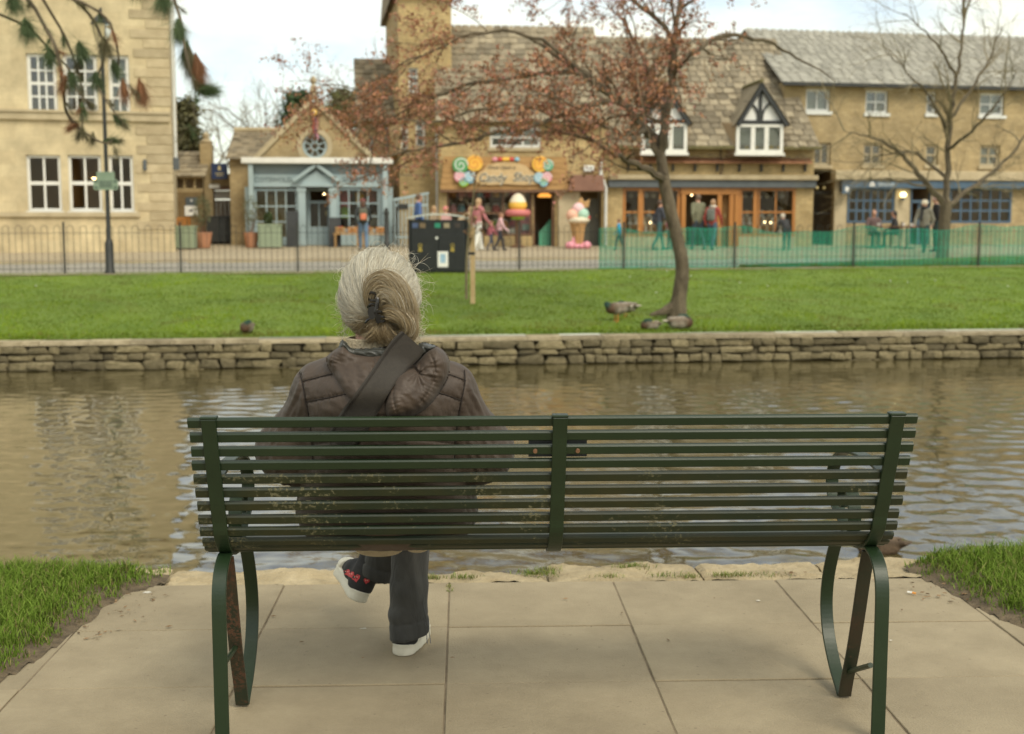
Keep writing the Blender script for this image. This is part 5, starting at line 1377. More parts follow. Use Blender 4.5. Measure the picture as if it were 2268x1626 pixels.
# roof
rt_ = J.uz(1730, 131, 2.9); zr = ze + 4.0; er = J.uz(1806, 318, -.4)
kx = (rt_[0] - er[0]) / (rt_[1] - er[1])
J.slates('roof', m_slate, [(uL, -.42, ze - .08), (uR + .08, -.42, ze - .08), (er[0] + kx * (zr - er[1]), 3.4, zr), (uL, 3.4, zr)], 19, .33)
MB().add([(uR + .08, -.40, ze - .1), (uR + .08, 9, ze - .1), (er[0] + kx * (zr - er[1]), 3.4, zr), (uL, 3.4, zr - .02), (uL, 9, ze)], [(0, 1, 2), (1, 4, 3, 2)]).build('hip', m_slate, J.root, fix=False)
m_moss = M('eaves moss', (.10, .095, .035), (.20, .17, .08), 8, .95, .6, 20)
b = MB(); nn_ = 60
for k in range(nn_):
    u0_ = lerp(uL, uR + .1, k / nn_); u1_ = lerp(uL, uR + .1, (k + 1) / nn_); hh = .05 + .05 * rr.random(); b.box(u0_, u1_ - .005, -.50 - .04 * rr.random(), -.36, ze - .15, ze - .13 + hh)
tag(b.build('eaves_moss', m_moss, J.root), kind='stuff')
def dormer(apx, bl, br_, wr, lb):
    y0 = -.56
    a = J.uz(*apx, y0); l = J.uz(*bl, y0); r = J.uz(*br_, y0); W = J.rect(wr, y0)
    g = MB().prism([(l[0] + .06, l[1]), (r[0] - .06, l[1]), (a[0], a[1] - .1)], y0 + .06, y0 + .12).build('dormer', m_plaster, J.root)
    if lb: g['label'] = lb
    t = .12
    for (p, q_) in (((l[0] - .12, l[1] - .08), (a[0], a[1] + .08)), ((a[0], a[1] + .08), (r[0] + .12, r[1] - .08))):
        d = Vector((q_[0] - p[0], q_[1] - p[1])).normalized(); n_ = Vector((d.y, -d.x))
        MB().prism([(p[0], p[1]), (q_[0], q_[1]), (q_[0] + n_.x * t, q_[1] + n_.y * t), (p[0] + n_.x * t, p[1] + n_.y * t)][::-1], y0 - .12, y0 + .07).build('bargeboard', m_black, g)
    MB().box(l[0] - .02, r[0] + .02, y0 - .01, y0 + .05, l[1] - .06, l[1] + .07).build('tie_beam', m_black, g)
    MB().box(a[0] - .055, a[0] + .055, y0, y0 + .05, l[1] + .071, a[1] - .15).build('king_post', m_black, g)
    hh = a[1] - l[1]
    for s_ in (-1, 1):
        arc = [(a[0] + s_ * (.05 + .50 * (1 - math.cos(k * math.pi / 2 / 6)) * 1.0), l[1] + .08 + .52 * hh * math.sin(k * math.pi / 2 / 6)) for k in range(7)]
        V_ = []
        for i, (x_, z_) in enumerate(arc): V_ += [(x_ - .045, y0 + .005, z_), (x_ + .045, y0 + .005, z_), (x_ + .045, y0 + .055, z_), (x_ - .045, y0 + .055, z_)]
        MB().add(V_, [(4 * i + k, 4 * i + (k + 1) % 4, 4 * i + 4 + (k + 1) % 4, 4 * i + 4 + k) for i in range(6) for k in range(4)]).build('curved_brace', m_black, g)
    J.window(W, 3, 1, m_white, y=y0, fw=.11, bw=.15, glass=m_dglass, room=m_dark, curtain=[(.0, .31), (.36, .64), (.69, 1)], deep=.8)
    MB().box(W[0] - .05, W[1] + .05, y0 - .06, y0 + .1, W[2] - .09, W[2] - .002).build('sill', m_white, g)
    for s_, x_ in ((-1, W[0]), (1, W[1])): MB().box(x_ - .01, x_ + .01, y0 + .1, 2.2, W[2], W[3]).build('cheek', m_slate, g)
    # dormer roof
    back = 2.9
    b = MB(); b.add([(l[0] - .2, y0 - .1, l[1] - .12), (a[0], y0 - .1, a[1] + .14), (a[0], back, a[1] + .14), (l[0] - .2, back, l[1] - .12), (r[0] + .2, y0 - .1, r[1] - .12), (r[0] + .2, back, r[1] - .12)], [(0, 1, 2, 3), (1, 4, 5, 2)])
    b.build('dormer_roof', m_slate, g, fix=False)
    MB().tube([(a[0], y0 - .1, a[1] + .16), (a[0], back, a[1] + .16)], .07, 6).build('ridge', m_moss, g)
dormer((1685.7, 190), (1638, 271), (1738, 271), (1631, 274, 1735, 339), 'half timbered dormer right of the tree trunk')
dormer((1472, 190), (1424, 269), (1522, 269), (1421, 272, 1522, 338), 'half timbered dormer partly behind the tree')
# orange shopfront bays
for r, cols, lb in ((bay1, 3, 'a'), (bay2, 3, 'b')):
    w_ = J.window((r[0], r[1], r[2], r[3]), cols, 2, m_oak, y=-.02, fw=.10, bw=.055, room=None)
    u_ = lerp(r[0], r[1], .30 if lb == 'a' else .28); MB().box(u_ - .07, u_ + .07, -.05, -.021, r[2], r[3]).build('mullion', m_oak, w_)
    q = (r[0], r[1], r[2] - .35, r[2]); MB().box(r[0], r[1], -.06, .1, -.1, r[2] - .003).build('stall_riser', m_trimst, J.root, bevel=.01)
    # display steps with white stands inside
    for k in range(3): MB().box(r[0] + .12, r[1] - .12, .35 + k * .3, .62 + k * .3, r[2] - .3, r[2] + .12 + k * .28).build('display_step', m_plank if k % 2 else m_dark, J.root)
MB().box(dor[0], dor[1], -.10, .12, dor[3] - .22, dor[3] - .002).build('door_beam', m_oak, J.root)
for u_ in (dor[0] + .10, dor[1] - .10, lerp(dor[0], dor[1], .66), lerp(dor[0], dor[1], .86)):
    MB().box(u_ - .075, u_ + .075, -.08, .08, -.1, dor[3] - .222).build('door_post', m_oak, J.root)
q = J.rect((1600, 432, 1622, 548), .3); sdr = MB().box(q[0], q[1], .25, .31, 0, q[3]).build('door', m_plank, J.root); MB().box(q[0] + .04, q[0] + .08, .2, .25, .95, 1.1).build('handle', gold, sdr)
cnt = 0
for bi, (r, side) in enumerate(((bay1, 'left'), (bay2, 'right'))):
    for row, (yy, zz) in enumerate(((.45, .12), (.75, .40), (1.05, .68), (.4, 1.38))):
        for k in range(6):
            u_ = lerp(r[0] + .22, r[1] - .22, (k + .5) / 6) + RND.uniform(-.04, .04); nm = ('bottom', 'second', 'third', 'top hanging')[row]
            t = empty('jewellery_stand', J.world(u_, yy, r[2] + zz + (.0 if row < 3 else 0)), J.a, '%s jewellery stand from the left of the %s row in the %s orange window' % (ORD[k], nm, side), 'display stand', 'jewellery stands in the orange windows')
            m_ = m_plaster if (k + row) % 3 else C_crm
            if row < 3: MB().lathe([(.10, 0), (.09, .05), (.04, .10), (.035, .16), (.06, .21), (.02, .25)], 8).build('bust', m_, t, smooth=True)
            else: MB().ring(0, .0, .04, .065, -.02, .02, 12).box(-.005, .005, -.005, .005, .06, .20).build('pendant', m_, t)
for k, (px, py) in enumerate(((1422, 494), (1440, 493), (1694, 492), (1707, 493))):
    goods('display_lamp', J, px, py, .3, 'bulb', m_bulb, '%s small lit display bulb low in the %s orange window' % (('left', 'right')[k % 2], ('left', 'right')[k // 2]), 'lamp', .03)
goods('display_lamp', J, 1532, 432, .8, 'bulb', m_bulb, 'small lit bulb inside the jeweller doorway at left', 'lamp', .03)

# ---------------------------------------------------------------- right: long stone house with blue cafe front
E = Facade('blue_cafe', 'long three storey stone house with dark blue shopfront on the right', 'shop', 1800, 45.0, 11)
uL = E.uz(1790, 450)[0]; ub = E.uz(1848, 450)[0]; uR = uL + 16; ze = E.uz(1900, 186)[1]
ups = [(1785, 197, 1839, 247), (1917, 200, 1967.6, 251), (2052, 203, 2074, 252), (2170, 206, 2225, 256)]; lows = [(1802, 315, 1840, 366), (1912, 318, 1955, 366), (2050, 320, 2078, 366), (2170, 322, 2215, 368)]
pas = E.rect((1800, 376, 1848, 552)); bw_ = E.rect((1876, 417, 1980, 494)); dw_ = E.rect((2015, 417, 2060, 552)); nw = E.rect((2102, 417, 2240, 494))
Hs = [E.rect(r) for r in ups + lows]
E.wall('wall', m_rub2, (uL - 1.0, uR, -.4, ze), Hs + [(pas[0], pas[1], -.4, pas[3]), bw_, (dw_[0], dw_[1], -.4, dw_[3]), nw], depth=.3, back=9)
for k, r in enumerate(Hs): E.window(r, 2 if k not in (2, 6) else 1, 2 if k % 4 else 1, m_pipe if k < 4 else m_trimst, y=.10, fw=.09, bw=.055, glass=m_dglass, room=m_dark, curtain=[(.02, .98)] if k in (0, 3, 7) else ([(0, .4), (.6, 1)] if k in (1, 6) else None), sill=m_pipe if k < 4 else m_trimst)
for r in Hs[:4]: MB().box(r[0] - .12, r[1] + .12, -.05, .0, r[3], r[3] + .14).build('lintel', m_trimst, E.root)
E.slates('roof', m_grey, [(uL - 1.2, -.32, ze - .05), (uR, -.32, ze - .05), (uR, 3.4, ze + 2.3), (uL - 1.2, 3.4, ze + 2.3)], 11, .36, th=.014)
MB().box(uL - 1.2, uR, -.42, -.29, ze - .14, ze - .02).build('gutter', m_black, E.root)
MB().add([(uL - 1.2, 3.4, ze + 2.3), (uR, 3.4, ze + 2.3), (uR, 9.3, ze), (uL - 1.2, 9.3, ze)], [(0, 1, 2, 3)]).build('rear_roof', m_grey, E.root, fix=False)
# passage with an iron gate
MB().add([(pas[0], .29, -.3), (pas[1], .29, -.3), (pas[1], 1.6, -.3), (pas[0], 1.6, -.3), (pas[0], .29, pas[3] + .01), (pas[1], .29, pas[3] + .01), (pas[1], 1.6, pas[3] + .01), (pas[0], 1.6, pas[3] + .01)], [(4, 5, 6, 7), (2, 3, 7, 6), (0, 3, 7, 4), (1, 2, 6, 5)]).build('passage_wall', m_brownst, E.root, fix=False)
gq = empty('iron_gate', E.world((pas[0] + pas[1]) / 2, .2, 0), E.a, 'tall iron bar gate in the brown passage beside the blue cafe', 'gate')
hw = (pas[1] - pas[0]) / 2; zg = E.uz(1824, 420)[1]
for k in range(9): MB().tube([(-hw + .05 + k * (2 * hw - .1) / 8, 0, .02), (-hw + .05 + k * (2 * hw - .1) / 8, 0, zg)], [.012, .012], 5).build('bar', m_iron, gq)
for zz in (.2, 1.1, zg - .12): MB().box(-hw + .03, hw - .03, -.014, .014, zz, zz + .035).build('rail', m_iron, gq)
for k in (2, 5): MB().ball((-hw + .05 + k * (2 * hw - .1) / 8, 0, zg + .06), .06).build('finial', gold, gq, smooth=True)
# pilasters, ledge, fascia
q = E.rect((1848, 379, 1876, 548), -.1); MB().box(q[0], q[1] - .02, -.10, .0, -.2, q[3]).build('pilaster', m_trimst, E.root, bevel=.01)
q = E.rect((1848, 379, 2200, 399.5), -.3); MB().box(q[0], uR, -.42, .0, q[2], q[3]).build('ledge', m_trimst, E.root, bevel=.02)
q = E.rect((1866, 400.5, 2200, 417), -.3); fs_ = MB().prism([(q[0], q[2]), (uR - .1, q[2]), (uR - .1, q[3] - .002), (q[0], q[3] - .002)], -.34, .0).build('fascia', m_blue, E.root)
u_, z_ = E.uz(1932, 408.5, -.34); MB().lathe([(.10, -.06), (.12, -.02), (.09, .05), (.03, .1), (.01, .11)], 10, (u_, -.345, z_ - .01), 1, .15).build('emblem', m_lletter, fs_)
for k in range(7):
    u_, z_ = E.uz(1947 + k * 5.2, 409, -.34); MB().box(u_ - .03, u_ + .03, -.348, -.34, z_ - .05 - .01 * (k % 2), z_ + .05 + .015 * ((k + 1) % 3)).build('lettering', M('pale blue lettering', (.42, .50, .55)) if k == 0 else bpy.data.materials['pale blue lettering'], fs_)
q = E.rect((1981, 417, 2015, 548), -.1); MB().box(q[0] + .02, q[1] - .02, -.08, .0, -.2, E.uz(1998, 418, -.1)[1]).build('pilaster', m_trimst, E.root, bevel=.01)
q = E.rect((2060, 417, 2100, 548), -.1); MB().box(q[0] + .03, q[1] - .02, -.08, .0, -.2, E.uz(2080, 418, -.1)[1]).build('pilaster', m_trimst, E.root, bevel=.01)
def cafe_win(r, c): 
    E.window(r, c, 3, m_blue, y=-.02, fw=.08, bw=.07, room=None)
    MB().add([(r[0] - .02, .31, r[2] - .3), (r[1] + .02, .31, r[2] - .3), (r[1], 3.5, r[2] - .3), (r[0], 3.5, r[2] - .3), (r[0], .31, r[3]), (r[1], .31, r[3]), (r[1], 3.5, r[3]), (r[0], 3.5, r[3])], [(0, 1, 2, 3), (4, 5, 6, 7), (2, 3, 7, 6), (0, 3, 7, 4), (1, 2, 6, 5)]).build('cafe_room', m_room, E.root, fix=False)
cafe_win(bw_, 6); cafe_win(nw, 6)
MB().box(dw_[0], dw_[1], -.02, .06, dw_[3] - .52, dw_[3] - .42).box(dw_[0], dw_[0] + .06, -.02, .06, 0, dw_[3]).box(dw_[1] - .06, dw_[1], -.02, .06, 0, dw_[3]).build('door_frame', m_blue, E.root)
MB().add([(dw_[0], .31, -.2), (dw_[1], .31, -.2), (dw_[1], 3, -.2), (dw_[0], 3, -.2), (dw_[0], .31, dw_[3]), (dw_[1], .31, dw_[3]), (dw_[1], 3, dw_[3]), (dw_[0], 3, dw_[3])], [(0, 1, 2, 3), (4, 5, 6, 7), (2, 3, 7, 6), (0, 3, 7, 4), (1, 2, 6, 5)]).build('cafe_hall', m_dark, E.root, fix=False)
xm = lerp(dw_[0], dw_[1], .45); dv = MB().box(xm, xm + .08, .1, .15, 0, dw_[3] - .52).box(dw_[1] - .14, dw_[1] - .06, .1, .15, 0, dw_[3] - .52).box(xm + .08, dw_[1] - .14, .1, .15, 0, .7).box(xm + .08, dw_[1] - .14, .1, .15, dw_[3] - .62, dw_[3] - .52).build('door', m_blue, E.root)
MB().box(xm + .081, dw_[1] - .141, .12, .126, .701, dw_[3] - .621).build('pane', m_glass, dv)
MB().disc((xm + .08 + dw_[1] - .14) / 2, dw_[3] - .95, .17, .09, .118, 14).build('poster', C_org, dv)
u_, z_ = E.uz(1999, 431.7, -.15)
t = empty('wall_lamp', E.world(u_, -.2, z_), E.a, 'lit round wall lamp on the pilaster of the blue cafe', 'lamp')
MB().ball((0, 0, 0), (.115, .115, .10)).build('globe', M('lit globe', (1, .9, .6), emit=((1.0, .80, .38), 3.0)), t, smooth=True); MB().lathe([(.09, -.2), (.05, -.16), (.06, -.1), (.09, -.085)], 10).build('holder', m_fgrey, t); MB().box(-.02, .02, .05, .1, -.16, -.12).build('arm', m_fgrey, t)
t = empty('hanging_sign', E.world(*(lambda q: (q[0], -.5, q[1]))(E.uz(1874, 418, -.5))), E.a + .5, 'small blue hanging sign at the left end of the blue fascia', 'sign')
MB().box(-.25, .25, -.02, .02, -.18, .14).build('board', m_blue, t, bevel=.005); MB().ball((.03, -.02, -.02), (.12, .012, .09)).build('emblem', m_lletter, t); MB().tube([(-.25, 0, .2), (.25, 0, .2)], .015, 5).box(-.2, -.18, -.01, .01, .14, .2).box(.18, .2, -.01, .01, .14, .2).build('bracket', m_iron, t)
MB().box(-.34, -.26, -.05, .05, -.12, .22).build('mount', m_black, t)
# ================================================================ TREES
m_bark = M('grey brown bark', (0.075, 0.058, 0.035), (0.17, 0.135, 0.085), 9, 0.95, 0.9, 26, stretch=(1, 1, .35), third=(.30, .26, .18), hi=.68)
m_twig = M('brown twig', (0.085, 0.058, 0.03), (0.13, 0.09, 0.048), 6, 0.9)
m_twigp = M('pale twig', (0.26, 0.20, 0.12), (0.34, 0.27, 0.17), 6, 0.9)
m_redleaf = M_vcol('young copper leaves', 0.6, 0.3)
class Twigs:
    """many thin tapering twigs in one mesh, three or more sides each"""
    def __init__(s): s.b = MB(); s.tips = []
    def add(s, pts, r0, r1, n=3):
        k = len(pts); s.b.tube(pts, [lerp(r0, r1, i / (k - 1)) for i in range(k)], n, caps=False)
def rnd_dir(rr): 
    v = Vector((rr.gauss(0, 1), rr.gauss(0, 1), rr.gauss(0, 1))); return v.normalized()
def shoot(rr, p, d, L, seg, droop, wig):
    pts = [p.copy()]; d = d.normalized()
    for i in range(seg):
        d = (d + rnd_dir(rr) * wig + Vector((0, 0, -droop))).normalized(); p = p + d * (L / seg); pts.append(p.copy())
    return pts
def ramify(rr, tw, pts, r, level, spec, tips):
    """spec[level] = (count per metre, length, radius factor, droop, wiggle, spread)"""
    if level >= len(spec): return
    cpm, L0, rf, droop, wig, spread = spec[level]
    tot = sum((b - a).length for a, b in zip(pts[:-1], pts[1:]))
    cnt = max(1, int(round(cpm * tot)))
    for k in range(cnt):
        t = rr.uniform(.18, 1.0) * (len(pts) - 1); i = min(int(t), len(pts) - 2); p = pts[i].lerp(pts[i + 1], t - i)
        ax = (pts[i + 1] - pts[i]).normalized()
        d = (ax + rnd_dir(rr) * spread).normalized()
        L = L0 * rr.uniform(.55, 1.25)
        q = shoot(rr, p, d, L, 4 if level < len(spec) - 1 else 3, droop, wig)
        r1 = max(r * rf, .0022)
        tw.add(q, r1, r1 * .45, 4 if level == 0 else 3)
        if level == len(spec) - 1: tips.extend(q[1:])
        ramify(rr, tw, q, r1 * .7, level + 1, spec, tips)
def leaf_mesh(name, P, size, cols, rng, parent, mat):
    n = len(P); a = rng.normal(0, 1, (n, 3)); a /= np.linalg.norm(a, axis=1)[:, None]
    b_ = np.cross(a, rng.normal(0, 1, (n, 3))); b_ /= np.linalg.norm(b_, axis=1)[:, None]; s_ = size * rng.uniform(.5, 1.3, (n, 1))
    V = np.stack([P - a * s_, P + b_ * s_ * .45, P + a * s_, P - b_ * s_ * .45], 1).reshape(-1, 3)
    return np_mesh(name, V, np.arange(4 * n).reshape(-1, 4), mat, parent, False, np.repeat(cols, 4, 0))
def limb_path(lst, Y0):
    """(px,py,dy,rpx) -> world points and radii"""
    P = [at_Y(a, b, Y0 + c) for a, b, c, _ in lst]; R_ = [d * (Y0 + c) / FPX for _, _, c, d in lst]
    return P, R_
def smooth_limb(P, R_, n=5):
    Q = catmull(P, n); m = len(Q)
    rs = [lerp(R_[min(int(i / n), len(R_) - 1)], R_[min(int(i / n) + 1, len(R_) - 1)], (i % n) / n) for i in range(m)]
    return Q, rs

# --- copper-leaved tree on the lawn
TY = at_z(1500, 692, -.19).y
base = at_Y(1500, 692, TY)
tree = empty('copper_tree', base, 0, 'leaning tree with young copper red leaves on the lawn across the river', 'tree')
inv = tree.matrix_world.inverted() if False else Matrix.Translation(-base)
trunk_l = [(1498, 712, 0, 25.4), (1500, 692, 0, 21.2), (1504, 660, 0, 16.9), (1511, 605, 0, 15.3), (1507, 560, 0, 14.4), (1493, 500, 0, 14), (1480, 445, 0, 14), (1470, 395, 0, 13.2), (1464, 345, 0, 10.6)]
P, R_ = limb_path(trunk_l, TY); Q, rs = smooth_limb(P, R_)
b = MB(); b.tube([inv @ q for q in Q], rs, 12)
rootp = [at_Y(1490, 680, TY), at_Y(1470, 690, TY - .1), at_Y(1440, 698, TY - .2)]
b.tube([inv @ q for q in rootp], [.10, .07, .02], 7)
for k in range(40):     # rough knots on the bark
    i = RND.randrange(6, len(Q) - 2); a = RND.uniform(0, 6.28); o_ = Vector((math.cos(a), math.sin(a), 0)) * rs[i] * .93
    b.ball(tuple(inv @ (Q[i] + o_)), (.018 * RND.uniform(.6, 1.8), .018, .022 * RND.uniform(.6, 1.6)), 6, 4)
b.build('trunk', m_bark, tree, smooth=True)
limbs = [
    [(1464, 345, 0, 12), (1440, 295, .1, 11), (1405, 255, .3, 9.5), (1360, 215, .5, 8.5), (1300, 168, .7, 7), (1230, 120, .9, 5), (1140, 70, 1.0, 3)],
    [(1464, 345, 0, 11), (1472, 285, -.1, 10), (1484, 215, -.1, 9), (1490, 140, 0, 8), (1500, 50, .1, 6), (1520, -60, .2, 4)],
    [(1472, 405, 0, 9), (1440, 380, -.3, 8), (1395, 357, -.6, 6.5), (1350, 335, -.9, 5), (1290, 300, -1.2, 3.5), (1220, 290, -1.4, 2)],
    [(1375, 228, .45, 7), (1310, 232, .2, 6), (1240, 256, 0, 5.5), (1165, 284, -.2, 5), (1103, 294, -.3, 4.5), (1042, 312, -.4, 4), (950, 331, -.5, 3), (850, 346, -.6, 1.5)],
    [(1330, 190, .6, 6), (1260, 160, .8, 5), (1165, 168, 1, 4.5), (1070, 182, 1.1, 4), (981, 205, 1.2, 3), (900, 240, 1.3, 2), (830, 290, 1.3, 1)],
    [(1240, 256, 0, 4), (1160, 232, -.5, 3.5), (1060, 246, -.9, 3), (960, 270, -1.2, 2), (880, 262, -1.4, 1)],
    [(1280, 152, .7, 5), (1200, 90, .5, 4), (1080, 70, .3, 3.2), (960, 110, .2, 2.4), (860, 160, 0, 1.6), (770, 205, -.1, .9)],
    [(1488, 170, 0, 7), (1540, 110, .5, 6), (1610, 80, 1.0, 5), (1690, 90, 1.4, 4), (1770, 130, 1.8, 2.5), (1850, 180, 2.0, 1.2)],
    [(1495, 90, 0, 6), (1440, 30, .4, 5), (1360, -20, .8, 4), (1260, -40, 1.0, 3)],
    [(1430, 283, .1, 6), (1390, 300, -.8, 5), (1330, 270, -1.3, 4), (1280, 235, -1.6, 3), (1200, 200, -1.8, 2)],
    [(1420, 265, .2, 6), (1440, 190, .8, 5), (1420, 120, 1.3, 4), (1380, 40, 1.7, 3)],
]
rr = random.Random(5); tips = []; tw = Twigs(); lb_ = MB()
spec = [(2.8, 1.15, .50, .03, .28, .8), (5.4, .62, .5, .05, .32, .9), (9.0, .32, .55, .05, .30, .95)]
for li, lm in enumerate(limbs):
    P, R_ = limb_path(lm, TY); Q, rs = smooth_limb(P, R_, 4)
    for i in range(1, len(Q) - 1): Q[i] = Q[i] + rnd_dir(rr) * .03
    lb_.tube([inv @ q for q in Q], rs, 6, caps=False)
    sp = spec if li not in (2, 3, 5, 7) else [(2.2, .9, .5, -.07, .26, .7), (4.4, .5, .55, -.02, .3, .8), (7.5, .26, .6, .0, .3, .9)]
    if li == 7: sp = [(1.0, .8, .5, .0, .26, .7), (2.2, .5, .55, 0, .3, .8), (4.0, .26, .6, .0, .3, .9)]
    ramify(rr, tw, [inv @ q for q in Q], rs[len(rs) // 2], 0, sp, tips)
lb_.build('limbs', m_bark, tree, smooth=True)
cr = tw.b.build('crown', m_twig, tree, fix=False)
tw2 = Twigs()      # pale drooping shoots
for (a, b0, c, d) in ((1318, 130, 1332, 320), (1352, 150, 1368, 300), (1335, 250, 1362, 345), (1500, 131, 1480, 330), (1410, 150, 1440, 330), (1380, 280, 1410, 362), (1230, 150, 1225, 280), (1560, 131, 1600, 240)):
    dy = rr.uniform(-1.5, -.4); p0, p1 = at_Y(a, b0, TY + dy), at_Y(c, d, TY + dy)
    pts = [p0.lerp(p1, t / 6) + rnd_dir(rr) * .05 * (0 < t < 6) for t in range(7)]; tw2.add([inv @ q for q in pts], .013, .005, 4)
tag(tw2.b.build('hanging_shoots', m_twigp, tree, fix=False), kind='stuff')
rng = np.random.default_rng(77)
TP = np.array([[t.x, t.y, t.z] for t in tips]); sel = rng.choice(len(TP), min(len(TP), 20000), replace=False)
L_ = np.repeat(TP[sel], 4, 0) + rng.normal(0, .032, (4 * len(sel), 3))
cc = np.array([.37, .175, .095]) * rng.uniform(.55, 1.35, (len(L_), 1)) + rng.normal(0, .015, (len(L_), 3)); cc = np.clip(cc, .02, 1)
leaf_mesh('leaves', L_, .034, cc, rng, cr, m_redleaf)
print('copper tips', len(tips), 'twig faces', len(tw.b.f))

def bare_tree(name, base_l, limbs, Y0, spec, label, seed, leaves=0, lcol=(.2, .2, .1), twig=m_twig):
    P, R_ = limb_path(base_l, Y0); o = P[0].copy(); t = empty(name, o, 0, label, 'tree'); iv = Matrix.Translation(-o); rr = random.Random(seed)
    Q, rs = smooth_limb(P, R_); MB().tube([iv @ q for q in Q], rs, 9).build('trunk', m_bark, t, smooth=True)
    tw = Twigs(); lb = MB(); tips = []
    for lm in limbs:
        P, R_ = limb_path(lm, Y0); Q, rs = smooth_limb(P, R_, 4)
        for i in range(1, len(Q) - 1): Q[i] = Q[i] + rnd_dir(rr) * .04
        lb.tube([iv @ q for q in Q], rs, 5, caps=False); ramify(rr, tw, [iv @ q for q in Q], rs[len(rs) // 2], 0, spec, tips)
    lb.build('limbs', m_bark, t, smooth=True); c = tw.b.build('crown', twig, t, fix=False)
    if leaves:
        rg = np.random.default_rng(seed); TP = np.array([[q.x, q.y, q.z] for q in tips]); s_ = rg.choice(len(TP), min(leaves, len(TP)), replace=False)
        leaf_mesh('buds', TP[s_] + rg.normal(0, .04, (len(s_), 3)), .05, np.clip(np.array(lcol) * rg.uniform(.6, 1.3, (len(s_), 1)), 0, 1), rg, c, m_redleaf)
    return t
RY = street_at(2087, 3.4).y
m_twig2 = M('olive brown twig', (0.17, 0.14, 0.075), (0.24, 0.195, 0.11), 6, 0.9)
bare_tree('bare_tree', [(2086, 584, 0, 16), (2088, 560, 0, 14), (2092, 500, 0, 13), (2096, 450, 0, 13)],
          [[(2094, 455, 0, 8.1), (2060, 415, -.3, 6.7), (2028, 376, -.5, 5.5), (1998, 342, -.7, 4.4), (1965, 320, -.9, 3), (1920, 300, -1, 1.9), (1870, 290, -1.1, 0.74)],
           [(2098, 450, 0, 8.1), (2099, 375, .1, 6.7), (2103, 281, .2, 5.9), (2112, 219, .3, 4.8), (2122, 150, .4, 3.7), (2135, 60, .5, 2.2), (2140, -30, .6, 1.5)],
           [(2102, 455, 0, 7.4), (2140, 424, .4, 5.9), (2190, 390, .8, 4.4), (2250, 330, 1.2, 3), (2300, 260, 1.5, 1.5)],
           [(2099, 400, .1, 4.4), (2052, 355, .8, 3.7), (2005, 335, 1.2, 2.6), (1950, 345, 1.5, 1.5), (1900, 360, 1.7, 0.74)],
           [(2103, 290, .2, 4.4), (2070, 230, -.4, 3.3), (2030, 180, -.8, 2.2), (1990, 140, -1.1, 1.5), (1960, 110, -1.2, 0.74)],
           [(2106, 260, .2, 4.4), (2150, 200, .6, 3.3), (2190, 130, 1, 2.2), (2220, 60, 1.3, 1.5)],
           [(2100, 330, .1, 4.4), (2150, 290, -.6, 3.3), (2200, 240, -1, 2.2), (2250, 160, -1.3, 1.1)],
           [(2060, 415, -.3, 3.7), (2010, 405, -.9, 2.6), (1950, 395, -1.3, 1.6), (1890, 400, -1.6, 0.74)],
           [(2118, 170, .35, 3.7), (2080, 110, 0, 2.6), (2040, 60, -.2, 1.5), (2000, 30, -.4, 0.74)]],
          RY, [(2.6, 1.4, .5, -.01, .25, .75), (4.4, .8, .5, -.01, .28, .8), (6.0, .42, .55, 0, .3, .85)], 'bare winter tree behind the railing at the right edge', 9, twig=m_twig2)

# --- trees beyond the roofs
def far_bare(px, py_top, Y, label, seed, spread=1.0, leaves=0, col=(.2, .18, .1)):
    h = (500 - py_top); w = h * .42 * spread; rr = random.Random(seed)
    lm = []
    for k in range(7):
        a = -1 + 2 * k / 6 + rr.uniform(-.1, .1); s0 = rr.uniform(.35, .6)
        lm.append([(px + a * 2, 500 - h * s0, 0, 2.6), (px + a * w * .4, 500 - h * (s0 + .18), a * .5, 1.8), (px + a * w * .75, 500 - h * min(.85, s0 + .32), rr.uniform(-1, 1), 1.2), (px + a * w * .95, 500 - h * (.98 - abs(a) * .18), rr.uniform(-1, 1), .6)])
    return bare_tree('bare_tree', [(px, 540, 0, 5), (px + 2, 440, 0, 4), (px, 500 - h * .55, 0, 3)], lm, Y, [(1.1, 2.2, .6, -.01, .22, .7), (1.8, 1.2, .6, 0, .28, .8), (2.6, .7, .65, 0, .3, .8)], label, seed, leaves, col, m_twig2)
far_bare(588, 196, 62, 'grey bare tree rising left behind the blue shop gable', 21, 1.2)
far_bare(520, 262, 70, 'low hazy bare tree between the alley gate and the blue shop', 22, 1.6, 900, (.26, .24, .12))
far_bare(470, 285, 74, 'small bare tree seen above the alley gate', 25, 1.5, 500, (.26, .24, .12))
far_bare(852, 140, 56, 'tall bare tree left of the tall stone wing', 23, 1.1, 600, (.22, .20, .09))
